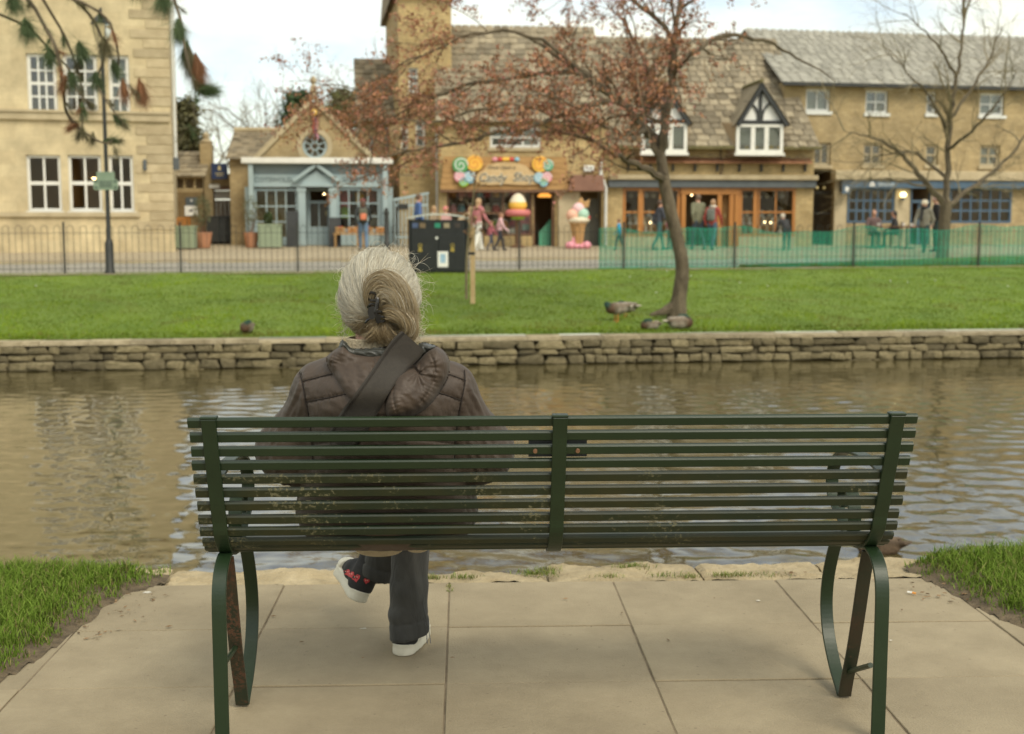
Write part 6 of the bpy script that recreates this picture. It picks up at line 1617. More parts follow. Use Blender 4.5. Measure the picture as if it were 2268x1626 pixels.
def conifer(px, py0, py1, w, Y, label, seed, col=(.045, .075, .022), n=5200, base_py=420):
    p = at_Y(px, base_py, Y); t = empty('conifer', (p.x, p.y, z_street(p.x, p.y)), 0, label, 'tree'); z0 = t.location.z
    top, bot = at_Y(px, py0, Y).z - z0, at_Y(px, py1, Y).z - z0; hw = w / 2 * Y / FPX
    MB().tube([(0, 0, 0), (0, 0, top * .95)], [.22, .04], 8).build('trunk', m_bark, t)
    rg = np.random.default_rng(seed); rr = random.Random(seed)
    P = []; b = MB()
    nb = 46
    for k in range(nb):
        f = k / nb; z = lerp(bot - 1, top, f ** .9); a = rr.uniform(0, 6.28); L = hw * (1.05 - f ** 1.6) * rr.uniform(.6, 1.15) + .15
        e = Vector((math.cos(a) * L, math.sin(a) * L, z + rr.uniform(-.1, .5))); b.tube([(0, 0, z), tuple(e)], [.04, .01], 4)
        m = n // nb; tt = rg.uniform(.15, 1.05, m)[:, None]; P.append(np.array([0, 0, z]) * (1 - tt) + np.array(e) * tt + rg.normal(0, .17 + .10 * hw, (m, 3)) * (1.0, 1.0, .7))
    P = np.concatenate(P); b.build('branches', m_twig, t)
    leaf_mesh('needles', P, .12, np.clip(np.array(col) * rg.uniform(.45, 1.6, (len(P), 1)), 0, 1), rg, t, m_redleaf)
conifer(664, 214, 300, 70, 58, 'dark green conifer showing left of the shop finial', 31, (.055, .095, .035))
conifer(762, 216, 300, 62, 58, 'olive conifer showing right of the shop finial', 32, (.12, .13, .04))
conifer(412, 236, 345, 62, 53, 'brownish evergreen rising over the stone outbuilding', 33, (.11, .105, .045))

# --- pine on the left, its boughs hanging into view
PY = 19.6
pb = Vector((at_Y(-330, 600, PY).x, PY + .9, -.25))
pine = empty('pine_tree', pb, 0, 'pine with drooping green and browned needle boughs at the upper left', 'tree'); iv = Matrix.Translation(-pb)
MB().tube([(0, 0, -.1), (.1, 0, 2), (.05, .1, 5), (.2, 0, 8.5)], [.34, .28, .22, .12], 12).build('trunk', m_bark, pine, smooth=True)
NV_, NC = [], []
def tuft(p, d, L, n, col, rg, spread=.55):
    d = np.array(d, float); d /= np.linalg.norm(d)
    v = d[None] + rg.normal(0, spread * .6, (n, 3)); v /= np.linalg.norm(v, axis=1)[:, None]
    l = L * rg.uniform(.6, 1.1, (n, 1)); s_ = np.cross(v, rg.normal(0, 1, (n, 3))); s_ /= np.linalg.norm(s_, axis=1)[:, None]
    p0 = np.array(p)[None] - d[None] * rg.uniform(0, .14, (n, 1)); w = .0042
    tr = np.stack([p0 - s_ * w, p0 + s_ * w, p0 + v * l + np.array([0, 0, -.25]) * (l ** 2) * 1.2], 1)
    NV_.append(tr.reshape(-1, 3)); NC.append(np.repeat(np.array(col)[None] * rg.uniform(.6, 1.35, (n, 1)), 3, 0))
GR, BR, OL = (.085, .125, .05), (.25, .115, .05), (.14, .125, .06)
rg = np.random.default_rng(3); pw = Twigs(); pl_ = MB()
boughs = [  # path in picture units, radius px
    ([(-300, -140), (-120, -80), (40, -20), (100, 60), (128, 120), (140, 200), (148, 250), (174, 282), (206, 306), (232, 317), (250, 311)], 5.5),
    ([(-120, -80), (40, -60), (120, 40), (160, 120), (182, 200), (182, 250), (183, 312)], 4.0),
    ([(40, -60), (150, -10), (210, 50), (232, 120), (214, 180), (240, 230), (268, 268)], 4.0),
    ([(150, -10), (235, 40), (262, 120), (262, 170), (292, 195), (302, 205)], 3.4),
    ([(40, -60), (230, -110), (350, -60), (396, 30), (410, 110), (424, 165), (430, 185)], 5.0),
    ([(424, 165), (432, 200), (430, 240), (427, 275), (412, 290), (394, 303)], 1.8),
    ([(-120, -80), (-40, 10), (60, 60), (110, 110), (150, 150), (170, 200), (200, 230)], 4.0),
    ([(430, 183), (442, 196), (452, 200)], 2.0)]
rr = random.Random(8)
for pth, r in boughs:
    m = len(pth); P = [at_Y(a, b0, PY + .25 * math.sin(i * 1.3 + r)) for i, (a, b0) in enumerate(pth)]
    if pth[0][0] < -290: P[0] = pb + Vector((.1, 0, 4.6))
    Q, rs = smooth_limb(P, [r * (1 - .75 * i / m) * PY / FPX for i in range(m)], 4); pl_.tube([iv @ q for q in Q], rs, 6)
    for i in range(3, len(Q), 2):
        if rr.random() < .55:
            d = (Q[i] - Q[i - 1]).normalized() + rnd_dir(rr) * .6 + Vector((0, 0, -.3)); q = shoot(rr, Q[i], d, rr.uniform(.08, .25), 3, .15, .3)
            pw.add([iv @ s_ for s_ in q], .007, .004, 4); col = rr.choice([GR, OL, OL, BR]); tuft(iv @ q[-1], q[-1] - q[-2], rr.uniform(.13, .24), 60, col, rg, .75)
for (a, b0, dx, dz, L, n, col, sp) in [(311, 192, .12, -1, .40, 200, BR, .42), (274, 193, .08, -1, .34, 110, BR, .38), (264, 266, .7, -.5, .24, 110, GR, .62), (247, 311, 1, .1, .22, 90, GR, .6), (175, 300, -.5, -.8, .2, 60, OL, .6), (158, 283, -.9, -.5, .2, 70, BR, .6),
                                  (205, 310, -.1, -1, .2, 60, OL, .7), (420, 118, .1, -1, .48, 260, OL, .32), (412, 108, -.2, -1, .36, 130, GR, .4), (438, 135, .25, -1, .42, 160, BR, .36), (440, 176, .35, -1, .36, 150, BR, .4), (454, 200, 1, .08, .34, 190, GR, .42), (446, 192, .9, -.35, .30, 120, GR, .5),
                                  (215, 178, .1, -.7, .3, 120, GR, .8), (160, 175, .2, -.8, .3, 110, GR, .8), (183, 245, 0, -1, .26, 80, GR, .6), (140, 185, -.3, -.8, .3, 90, BR, .6), (255, 150, .3, -.9, .3, 90, GR, .7), (200, 232, .6, -.7, .22, 70, OL, .7), (110, 120, .2, -1, .35, 140, GR, .8), (180, 110, .2, -.8, .35, 140, GR, .8), (232, 100, .2, -.8, .35, 140, OL, .8), (395, 60, .1, -1, .4, 160, GR, .6), (60, 60, .2, -1, .4, 140, GR, .8), (300, -40, .2, -1, .4, 140, GR, .8), (360, 0, .3, -1, .4, 150, GR, .8), (30, 0, .2, -1, .4, 140, GR, .8)]:
    tuft(iv @ at_Y(a, b0, PY + rr.uniform(-.2, .2)), (dx, rr.uniform(-.2, .2), dz), L, int(n * 3), col, rg, sp)
pl_.build('boughs', m_bark, pine, smooth=True); cr = pw.b.build('crown', m_twig, pine, fix=False)
V = np.concatenate(NV_); np_mesh('needles', V, np.arange(len(V)).reshape(-1, 3), m_redleaf, cr, False, np.clip(np.concatenate(NC), 0, 1))

# --- young sapling with stake
sb = at_z(1047, 661, -.02); sb = at_Y(1047, 661, at_z(1047, 661, -.06).y)
st = empty('tree_stake', sb, 0, 'square pale wooden stake beside the young sapling', 'stake'); zt = at_Y(1045, 505, sb.y).z - sb.z
MB().box(-.045, .045, -.04, .04, -.3, zt).build('post', m_plaq, st, bevel=.006); MB().box(-.10, .045, -.045, -.041, zt * .62, zt * .66).build('tie', m_black, st)
sp_ = at_Y(1033, 655, sb.y - .1); sap = empty('sapling', sp_, 0, 'thin young sapling with withered leaves tied to the wooden stake', 'tree'); iv = Matrix.Translation(-sp_)
P = [at_Y(a, b0, sp_.y) for a, b0 in ((1033, 662), (1033, 600), (1036, 540), (1042, 490), (1048, 440), (1050, 405))]
MB().tube([iv @ q for q in catmull(P, 4)], [.03 - .001 * k for k in range(21)], 7).build('trunk', m_twig2, sap, smooth=True)
tw = Twigs(); tips = []; ramify(random.Random(4), tw, [iv @ q for q in P[1:]], .014, 0, [(6, .34, .6, .02, .3, .9), (7, .14, .6, .05, .3, .9)], tips); cr = tw.b.build('crown', m_twig2, sap, fix=False)
TP = np.array([[q.x, q.y, q.z] for q in tips]); rg = np.random.default_rng(2); L_ = np.repeat(TP, 2, 0) + rg.normal(0, .03, (2 * len(TP), 3)); leaf_mesh('leaves', L_, .042, np.clip(np.array([.30, .17, .09]) * rg.uniform(.5, 1.3, (len(L_), 1)), 0, 1), rg, cr, m_redleaf)
# ================================================================ BENCH
def paint(name, c, worn, lichen, rough=.38, thr=.56):
    m, t, b = _nodes(name); N, L = t.nodes, t.links
    b.inputs['Roughness'].default_value = rough
    gm = N.new('ShaderNodeNewGeometry')
    n1 = N.new('ShaderNodeTexNoise'); n1.inputs['Scale'].default_value = 9; n1.inputs['Detail'].default_value = 6; L.new(gm.outputs['Position'], n1.inputs['Vector'])
    r1 = N.new('ShaderNodeValToRGB'); r1.color_ramp.elements[0].position = .35; r1.color_ramp.elements[0].color = rgb(c); r1.color_ramp.elements[1].position = .7; r1.color_ramp.elements[1].color = rgb(worn)
    L.new(n1.outputs['Fac'], r1.inputs['Fac'])
    n2 = N.new('ShaderNodeTexNoise'); n2.inputs['Scale'].default_value = 95; n2.inputs['Detail'].default_value = 8; n2.inputs['Roughness'].default_value = .75; L.new(gm.outputs['Position'], n2.inputs['Vector'])
    n3 = N.new('ShaderNodeTexNoise'); n3.inputs['Scale'].default_value = 7; n3.inputs['Detail'].default_value = 3; L.new(gm.outputs['Position'], n3.inputs['Vector'])
    ad = N.new('ShaderNodeMath'); ad.operation = 'MULTIPLY_ADD'; ad.inputs[1].default_value = .55; L.new(n3.outputs['Fac'], ad.inputs[0]); 
    sx_ = N.new('ShaderNodeSeparateXYZ'); L.new(gm.outputs['Position'], sx_.inputs[0])
    mr0 = N.new('ShaderNodeMapRange'); mr0.inputs['From Min'].default_value = -.75; mr0.inputs['From Max'].default_value = .6; mr0.inputs['To Min'].default_value = .05; mr0.inputs['To Max'].default_value = -.035; L.new(sx_.outputs['X'], mr0.inputs['Value'])
    ad0 = N.new('ShaderNodeMath'); L.new(n2.outputs['Fac'], ad0.inputs[0]); L.new(mr0.outputs[0], ad0.inputs[1]); L.new(ad0.outputs[0], ad.inputs[2])
    r2 = N.new('ShaderNodeValToRGB'); r2.color_ramp.elements[0].position = thr + .30; r2.color_ramp.elements[0].color = (0, 0, 0, 1); r2.color_ramp.elements[1].position = thr + .37; r2.color_ramp.elements[1].color = (1, 1, 1, 1)
    L.new(ad.outputs[0], r2.inputs['Fac'])
    mx = N.new('ShaderNodeMix'); mx.data_type = 'RGBA'; mx.inputs[7].default_value = rgb(lichen)
    L.new(r2.outputs[0], mx.inputs[0]); L.new(r1.outputs[0], mx.inputs[6]); L.new(mx.outputs[2], b.inputs['Base Color'])
    mr = N.new('ShaderNodeMapRange'); mr.inputs['To Min'].default_value = rough; mr.inputs['To Max'].default_value = .9; L.new(r2.outputs[0], mr.inputs['Value']); L.new(mr.outputs[0], b.inputs['Roughness'])
    bp = N.new('ShaderNodeBump'); bp.inputs['Strength'].default_value = .25; bp.inputs['Distance'].default_value = .002; L.new(ad.outputs[0], bp.inputs['Height']); L.new(bp.outputs[0], b.inputs['Normal'])
    return m
m_gp = paint('dark green bench paint', (.0095, .0245, .0085), (.0135, .029, .010), (.15, .14, .08), .40, .70)
m_gm = paint('mossy green bench paint', (.010, .020, .0075), (.026, .027, .006), (.14, .13, .068), .46, .585)
m_gr = paint('rust stained green bench paint', (.013, .022, .011), (.034, .023, .012), (.08, .038, .018), .5, .50)
bench = empty('park_bench', (0.110, 3.052, 0), NROT, 'dark green slatted metal park bench with curved legs by the river', 'bench')
rows = [(.0118, .8619), (.0268, .824), (.0382, .7869), (.0516, .749), (.0672, .7109), (.0812, .6739), (.0953, .6358), (.1136, .597), (.1243, .5619), (.1499, .5251), (.1794, .4994)]
seat_rows = [(.222, .479), (.268, .470), (.314, .465), (.360, .461), (.406, .457), (.452, .452), (.498, .446), (.544, .438), (.585, .424)]
alls = rows + seat_rows
SH, ST = .0262, .014
def slat_mesh(L, h, t):
    c = .0035; pr = [(-t / 2, -h / 2 + c), (-t / 2 + c, -h / 2), (t / 2 - c, -h / 2), (t / 2, -h / 2 + c), (t / 2, h / 2 - c), (t / 2 - c, h / 2), (-t / 2 + c, h / 2), (-t / 2, h / 2 - c)]
    vs = [(s * L / 2, p[0], p[1]) for s in (-1, 1) for p in pr]; n = 8
    fs = [(k, (k + 1) % n, n + (k + 1) % n, n + k) for k in range(n)] + [tuple(range(n - 1, -1, -1)), tuple(range(n, 2 * n))]
    b = MB().add(vs, fs); me = b.mesh('slat'); bm = bmesh.new(); bm.from_mesh(me); bmesh.ops.recalc_face_normals(bm, faces=bm.faces); bm.to_mesh(me); bm.free(); return me
sm1 = slat_mesh(1.8, SH, ST); sm1.materials.append(m_gp); sm2 = slat_mesh(1.8, SH, ST); sm2.materials.append(m_gm)
ctr = []
for i, (y, z) in enumerate(alls):
    y0, z0 = alls[max(i - 1, 0)]; y1, z1 = alls[min(i + 1, len(alls) - 1)]
    t = Vector((y1 - y0, z1 - z0)).normalized(); nn = Vector((-t.y, t.x))          # nn points to the sitter
    ang = math.atan2(-t.y, t.x) - math.pi / 2
    cy, cz = y + t.x * SH * .45 + nn.x * ST * .5, z + t.y * SH * .45 + nn.y * ST * .5
    ctr.append((cy, cz, t, nn))
    o = new_obj('slat', sm1 if i < 4 or i > 10 else sm2, None, bench); o.location = (RND.uniform(-.002, .002), cy, cz); o.rotation_euler = (-ang, 0, 0)
# frames: back strap that turns under the seat, three of them
pth = [(c[0] - c[3].x * (ST * .5 + .003) , c[1] - c[3].y * (ST * .5 + .003)) for c in ctr]
t0 = ctr[0][2]; pth = [(pth[0][0] - t0.x * .016, pth[0][1] - t0.y * .016)] + pth
pth2 = [tuple(p) for p in catmull([Vector((a, b, 0)) for a, b in pth], 3)]; pth2 = [(p[0], p[1]) for p in pth2]
for x in (-.848, .009, .848):
    o = MB().strap(pth2, x, .036, .010).build('back_strap', m_gp, bench, bevel=.0015)
    MB().box(x - .020, x + .020, pth[0][0] - .006, pth[0][0] + .026, pth[0][1] - .001, pth[0][1] + .006).build('strap_cap', m_gp, bench, bevel=.002)
def yz(pts, n=6): return [(p[0], p[1]) for p in catmull([Vector((a, b, 0)) for a, b in pts], n)]
for x in (-.848, .848):
    MB().strap(yz([(.215, .478), (.175, .482), (.130, .468), (.095, .435), (.079, .38), (.077, .25), (.077, .12), (.077, 0.002)]), x, .036, .009).build('rear_leg', m_gp, bench, bevel=.0015)
    MB().strap(yz([(.196, .472), (.225, .40), (.262, .28), (.302, .16), (.345, .06), (.365, .004)]), x, .036, .009).build('rear_brace', m_gr, bench, bevel=.0015)
    MB().strap(yz([(.480, .430), (.520, .37), (.556, .29), (.565, .21), (.535, .13), (.465, .06), (.40, .02), (.375, .003)]), x, .036, .009).build('front_leg', m_gp, bench, bevel=.0015)
    MB().tube([(x, .082, .213), (x, .288, .196)], .0075, 8).build('stretcher', m_gp, bench, smooth=True)
    MB().strap(yz([(.075, .700), (.16, .712), (.28, .714), (.40, .702), (.48, .675), (.532, .63), (.544, .58), (.515, .54), (.455, .515), (.40, .49), (.375, .468)]), x, .036, .008).build('armrest', m_gp, bench, bevel=.0015)
    MB().strap(yz([(.34, .468), (.325, .53), (.345, .585), (.395, .605), (.430, .578), (.418, .545), (.392, .548)]), x, .036, .007).build('armrest_scroll', m_gp, bench, bevel=.001)
MB().box(-.066, .081, .0, .003, -.023, .023).build('plaque', m_black, bench).location = (0, ctr[2][0] + .022, ctr[2][1])
pl = bench.children[-1]; pl.rotation_euler = (rad(-20), 0, 0)
m_brass = M('dull copper bolt', (.30, .17, .10), None, metal=.6, rough=.5)
for x in (-.051, .055):
    MB().tube([(x, ctr[2][0] - .0135, ctr[2][1] - .004), (x, ctr[2][0] - .008, ctr[2][1] - .002)], [.0052, .0058], 10).build('bolt', m_brass, bench)

# ================================================================ SEATED WOMAN
m_skin = M('skin', (.52, .28, .19), (.58, .33, .23), 12, .5)
def cloth(name, c1, c2, rough, wr, sc, stretch=(1, 1, 1), weave=0):
    m, t, b = _nodes(name); N, L = t.nodes, t.links; b.inputs['Roughness'].default_value = rough
    b.inputs['Sheen Weight'].default_value = .06
    gm = N.new('ShaderNodeNewGeometry'); mp = N.new('ShaderNodeMapping'); mp.inputs['Scale'].default_value = stretch; L.new(gm.outputs['Position'], mp.inputs['Vector'])
    n = N.new('ShaderNodeTexNoise'); n.inputs['Scale'].default_value = sc; n.inputs['Detail'].default_value = 6; n.inputs['Distortion'].default_value = 1.2; L.new(mp.outputs[0], n.inputs['Vector'])
    r = N.new('ShaderNodeValToRGB'); r.color_ramp.elements[0].position = .3; r.color_ramp.elements[0].color = rgb(c1); r.color_ramp.elements[1].position = .7; r.color_ramp.elements[1].color = rgb(c2); L.new(n.outputs['Fac'], r.inputs['Fac'])
    L.new(r.outputs[0], b.inputs['Base Color'])
    n2 = N.new('ShaderNodeTexNoise'); n2.inputs['Scale'].default_value = sc * 2.2; n2.inputs['Detail'].default_value = 4; n2.inputs['Distortion'].default_value = .8; L.new(mp.outputs[0], n2.inputs['Vector'])
    bp = N.new('ShaderNodeBump'); bp.inputs['Strength'].default_value = wr; bp.inputs['Distance'].default_value = .010
    sb1 = N.new('ShaderNodeMath'); sb1.operation = 'SUBTRACT'; sb1.inputs[1].default_value = .5; L.new(n2.outputs['Fac'], sb1.inputs[0])
    ab1 = N.new('ShaderNodeMath'); ab1.operation = 'ABSOLUTE'; L.new(sb1.outputs[0], ab1.inputs[0])
    pw1 = N.new('ShaderNodeMath'); pw1.operation = 'POWER'; pw1.inputs[1].default_value = .7; L.new(ab1.outputs[0], pw1.inputs[0]); L.new(pw1.outputs[0], bp.inputs['Height'])
    L.new(bp.outputs[0], b.inputs['Normal']); return m
m_jack = cloth('dark brown quilted nylon', (.049, .0325, .0215), (.068, .047, .032), .60, .20, 14, (1.0, 1.0, .55))
m_lining = cloth('charcoal satin lining', (.026, .028, .023), (.045, .046, .038), .35, .5, 12)
m_strap = cloth('charcoal webbing strap', (.027, .022, .0165), (.037, .031, .023), .8, .12, 60)
m_seam = M('dark seam stitching', (.016, .011, .008), None, rough=.9)
m_jean = cloth('washed black denim', (.020, .0205, .019), (.070, .070, .064), .85, .7, 8, (1, 1, .35))
m_knit = M('cream rib knit', (.50, .41, .27), (.60, .50, .34), 30, .95, .4, 200)
m_rubber = M('off white rubber', (.58, .55, .44), (.68, .65, .54), 14, .6)
m_canvas = M('black canvas', (.018, .018, .018), (.028, .028, .028), 40, .9)
m_heart = M('red heart print', (.52, .045, .05), None, rough=.6)
m_hair = M_vcol('grey blonde hair', .38, .5)
lady = empty('person', (-.33, 3.45, 0), 0, 'seated person with clipped grey hair and brown quilted jacket, back to the viewer', 'person')
LI = Matrix.Translation(-Vector(lady.location))
def lm(o): o.matrix_parent_inverse = Matrix.Identity(4); o.location = -Vector(lady.location); return o
XC = at_Y(846, 850, 3.25).x
SL, SR = at_Y(702, 858, 3.27), at_Y(1003, 857, 3.27)
EL, ER = Vector((-.600, 3.35, .73)), Vector((-.084, 3.35, .73))
def f_jacket(g):
    d = f_ell(g, (XC, 3.265, .84), (.168, .145, .19))
    d = smin(d, f_ell(g, (XC, 3.255, .905), (.138, .105, .060)), .10)
    d = smin(d, f_cap(g, (XC - .05, 3.27, .925), tuple(SL), .040, .044), .08)
    d = smin(d, f_cap(g, (XC + .05, 3.27, .925), tuple(SR), .040, .044), .08)
    d = smin(d, f_ell(g, (XC - .005, 3.355, .70), (.205, .165, .20)), .12)
    d = smin(d, f_ell(g, (XC - .005, 3.41, .555), (.250, .205, .145)), .08)
    d = np.maximum(d, .487 - g.Z)
    for S_, E_, W_ in ((SL, EL, (-.44, 3.63, .60)), (SR, ER, (-.25, 3.63, .60))):
        a = f_cap(g, tuple(S_), tuple(E_), .044, .082); a = smin(a, f_cap(g, tuple(E_), W_, .078, .052), .05)
        d = smin(d, a, .04)
    return d
def to_px(V):
    """picture position of world points (array)"""
    q = V - np.array([0, 0, CAMZ]); dep = q[:, 1] * math.cos(PITCH) - q[:, 2] * math.sin(PITCH); up = q[:, 1] * math.sin(PITCH) + q[:, 2] * math.cos(PITCH)
    return np.stack([PW / 2 + FPX * q[:, 0] / dep, PH / 2 - FPX * up / dep], 1)
def dist_line(p, line):
    """distance to a polyline and arc length of the foot point"""
    best = np.full(len(p), 1e9); arc = np.zeros(len(p)); s0 = 0.0
    for (x1, y1), (x2, y2) in zip(line[:-1], line[1:]):
        vx, vy = x2 - x1, y2 - y1; L = math.hypot(vx, vy); t = np.clip(((p[:, 0] - x1) * vx + (p[:, 1] - y1) * vy) / (L * L), 0, 1)
        d = np.hypot(p[:, 0] - x1 - t * vx, p[:, 1] - y1 - t * vy); m = d < best; best[m] = d[m]; arc[m] = (s0 + t * L)[m]; s0 += L
    return best, arc
def curve_px(pts, n=6): return [(q.x, q.y) for q in catmull([(a, b, 0) for a, b in pts], n)]
SEAMS = [curve_px(c) for c in ([(663, 824), (669, 846), (676, 884), (684, 924), (690, 970), (694, 1040)], [(1029, 820), (1030, 847), (1023, 884), (1016, 924), (1010, 970), (1006, 1040)],
    [(669, 845), (700, 837), (737, 828), (790, 822)], [(679, 890), (722, 882), (768, 873), (830, 868)], [(960, 822), (994, 829), (1032, 843)], [(930, 866), (974, 871), (1024, 888)],
    [(684, 936), (770, 926), (850, 922), (940, 926), (1016, 936)], [(690, 985), (770, 975), (850, 970), (940, 975), (1012, 985)], [(693, 1035), (770, 1026), (850, 1022), (940, 1026), (1008, 1035)])]
def fold_noise(p, ang, a, b, z):
    c, s_ = math.cos(ang), math.sin(ang); u = (p[:, 0] * c + p[:, 1] * s_) / a; v = (-p[:, 0] * s_ + p[:, 1] * c) / b
    n = np.array([mnoise.noise(Vector((x, y, z))) for x, y in zip(u, v)]); return n
def seam_relief(p, lines, depth=.0042, sig=2.6, pucker=.0013):
    h = np.zeros(len(p)); near_ = np.full(len(p), 1e9)
    for k, ln in enumerate(lines):
        d, s_ = dist_line(p, ln); h -= depth * np.exp(-(d / sig) ** 2); h += pucker * np.sin(s_ * 2 * np.pi / 9 + 2 * np.sin(s_ / 13 + k)) * np.exp(-d / 9) * (d > 1); near_ = np.minimum(near_, d)
    return h, near_
g = Grid((-.74, 3.04, .46), (.06, 3.72, 1.06), .0047); V, Q = surf(f_jacket(g), g); V = relax(V, Q, 2)
e_ = .004; G_ = np.stack([f_jacket(Pts(V + np.eye(3)[k] * e_)) - f_jacket(Pts(V - np.eye(3)[k] * e_)) for k in range(3)], 1); G_ /= np.maximum(np.linalg.norm(G_, axis=1)[:, None], 1e-9)
pp = to_px(V); back = np.clip(-G_[:, 1] * 2 + .3, 0, 1); hgt, nr_ = seam_relief(pp, SEAMS)
slv = np.clip((np.abs(pp[:, 0] - 848) - (172 + (pp[:, 1] - 830) * .02)) / 12, 0, 1)
hgt += .0040 * (1 - np.exp(-nr_ / 14)) * (1 - slv)
nl = fold_noise(pp, 2.02, 60, 9, 1.0); nR = fold_noise(pp, 1.12, 60, 9, 2.0); n2 = fold_noise(pp, .5, 26, 12, 5.0)
hgt += slv * .0052 * np.where(pp[:, 0] < 848, nl, nR) + .0018 * n2 + (1 - slv) * .0022 * fold_noise(pp, 1.3, 34, 7, 9.0) * np.exp(-nr_ / 16)
V = V + G_ * (hgt * back)[:, None]
lm(np_mesh('jacket', V, Q, m_jack, lady, True))
def wr(g, a=.0032): return .5 * a * np.sin(g.X * 70 + g.Z * 90 + 2.5 * np.sin(g.Z * 36)) * np.sin(g.Z * 55 - g.X * 48 + g.Y * 30)
def P_(px, py, Y): return tuple(at_Y(px, py, Y))
def chain(g, pts, rs, k=.03, sc=(1, 1, 1)):
    d = None
    for i in range(len(pts) - 1):
        a = f_cap(g, pts[i], pts[i + 1], rs[i], rs[i + 1], sc); d = a if d is None else smin(d, a, k)
    return d
def project(pts, fn, y0=2.95, y1=3.75, off=.0, n=200, miss=None):
    """where the sight line through each picture point meets the cloth"""
    pts = np.asarray(pts, float); A0 = np.array([tuple(at_Y(a, b, y0)) for a, b in pts]); A1 = np.array([tuple(at_Y(a, b, y1)) for a, b in pts]); out = []
    for c in range(0, len(pts), 4000):
        T = np.linspace(0, 1, n)[None, :, None]; P = A0[c:c + 4000, None] * (1 - T) + A1[c:c + 4000, None] * T; D = fn(Pts(P)) - off
        k = np.argmax(D < 0, 1); hit = D.min(1) < 0; R_ = P[np.arange(len(P)), k]
        if miss is not None: 
            f = (miss - y0) / (y1 - y0); R_ = np.where((hit & (R_[:, 1] < miss))[:, None], R_, P[:, 0] * (1 - f) + P[:, -1] * f)
        out.append(R_)
    return [Vector(q) for q in np.concatenate(out)]
def pillow(name, outline, T, R, seams, mat, fold=None, miss=3.19, under=None, step=2.0, tilt=0.0):
    """padded cloth panel lying on the jacket: outline in picture units, rounded rim, seams and folds in relief"""
    ol = curve_px(outline + [outline[0]], 6); xs = [q[0] for q in ol]; ys = [q[1] for q in ol]
    gx, gy = np.meshgrid(np.arange(min(xs) - 2, max(xs) + 2, step), np.arange(min(ys) - 2, max(ys) + 2, step), indexing='ij'); sh = gx.shape
    p = np.stack([gx.ravel(), gy.ravel()], 1); ins = in_poly(p[:, 0], p[:, 1], ol); d, _ = dist_line(p, ol); d = np.where(ins, d, 0)
    near_out = ~ins & (dist_line(p, ol)[0] < step * 1.45)                      # pull the rim onto the outline
    base = np.array([tuple(v) for v in project(p, under or f_jacket, miss=miss)])
    B = base[:, 1].reshape(sh)
    for _ in range(10): B[1:-1, 1:-1] = (B[1:-1, 1:-1] * 2 + B[:-2, 1:-1] + B[2:, 1:-1] + B[1:-1, :-2] + B[1:-1, 2:]) / 6
    q_ = np.clip(d / R, 0, 1); rim = np.sqrt(np.clip(1 - (1 - q_) ** 2, 0, 1)); h = T * rim
    if seams: hs, nr = seam_relief(p, [curve_px(c) for c in seams], .0045, 2.4, .0016); h = h + hs * np.clip(d / 6, 0, 1)
    if fold is not None: h = h + fold(p) * np.clip(d / 10, 0, 1)
    Yf = B.ravel() - h; W_ = np.array([tuple(at_Y(a, b, y)) for (a, b), y in zip(p, Yf)]); Wb = np.array([tuple(at_Y(a, b, y + .03)) for (a, b), y in zip(p, B.ravel())])
    use = (ins | near_out).reshape(sh); idx = np.arange(len(p)).reshape(sh); cell = use[:-1, :-1] & use[1:, :-1] & use[:-1, 1:] & use[1:, 1:]
    F_ = np.stack([idx[:-1, :-1][cell], idx[1:, :-1][cell], idx[1:, 1:][cell], idx[:-1, 1:][cell]], 1); n = len(p)
    ed = {}
    for f in F_:
        for i in range(4):
            a, b_ = f[i], f[(i + 1) % 4]; 
            if (b_, a) in ed: del ed[(b_, a)]
            else: ed[(a, b_)] = 1
    sd = np.array([[b_, a, a + n, b_ + n] for a, b_ in ed]); allF = np.concatenate([F_, F_[:, ::-1] + n, sd]); Vv = np.concatenate([W_, Wb])
    u, inv_ = np.unique(allF, return_inverse=True)
    return lm(np_mesh(name, Vv[u], inv_.reshape(allF.shape), mat, lady, True))
HOODL = [(760, 764), (742, 776), (725, 792), (728, 812), (738, 830), (752, 852), (768, 876), (786, 892), (815, 896), (850, 880), (880, 845), (892, 805), (880, 784), (845, 786), (812, 787), (782, 781)]
def foldL(p): return .0040 * fold_noise(p, 1.15, 40, 15, 3.0) + .0022 * fold_noise(p, .2, 18, 9, 6.0)
pillow('hood', HOODL, .030, 16, [[(742, 783), (735, 800), (731, 820)], [(826, 785), (829, 803), (827, 822), (822, 845)]], m_jack, foldL, 3.17)
HOODR = [(968, 768), (986, 782), (996, 806), (992, 832), (978, 860), (955, 894), (926, 916), (892, 928), (862, 926), (853, 905), (856, 878), (871, 840), (890, 817), (913, 811), (926, 800), (938, 786), (952, 774)]
def foldR(p):
    dx, dy = p[:, 0] - 926, p[:, 1] - 826; r = np.hypot(dx, dy); th = np.arctan2(dy, dx)
    f = .0055 * np.sin(th * 7 + 1.2 * np.sin(r / 17)) * np.exp(-r / 42)
    f -= .016 * np.exp(-(dist_line(p, curve_px([(908, 808), (920, 820), (929, 828)]))[0] / 5) ** 2)
    return f + .0038 * fold_noise(p, 1.0, 44, 12, 4.0) + .0018 * fold_noise(p, .3, 14, 8, 7.0)
pillow('hood_fold', HOODR, .062, 34, [[(953, 784), (963, 810), (960, 842), (948, 870), (930, 893)], [(874, 850), (870, 880), (880, 916)]], m_jack, foldR, 3.17)
LIN = [(758, 754), (766, 760), (778, 772), (800, 775), (815, 774), (840, 772), (866, 776), (886, 782), (870, 796), (845, 793), (812, 794), (782, 788), (752, 782), (752, 766)]
pillow('collar_lining', LIN, .012, 7, [], m_lining, lambda p: .005 * fold_noise(p, .35, 18, 6, 2.0), 3.165)
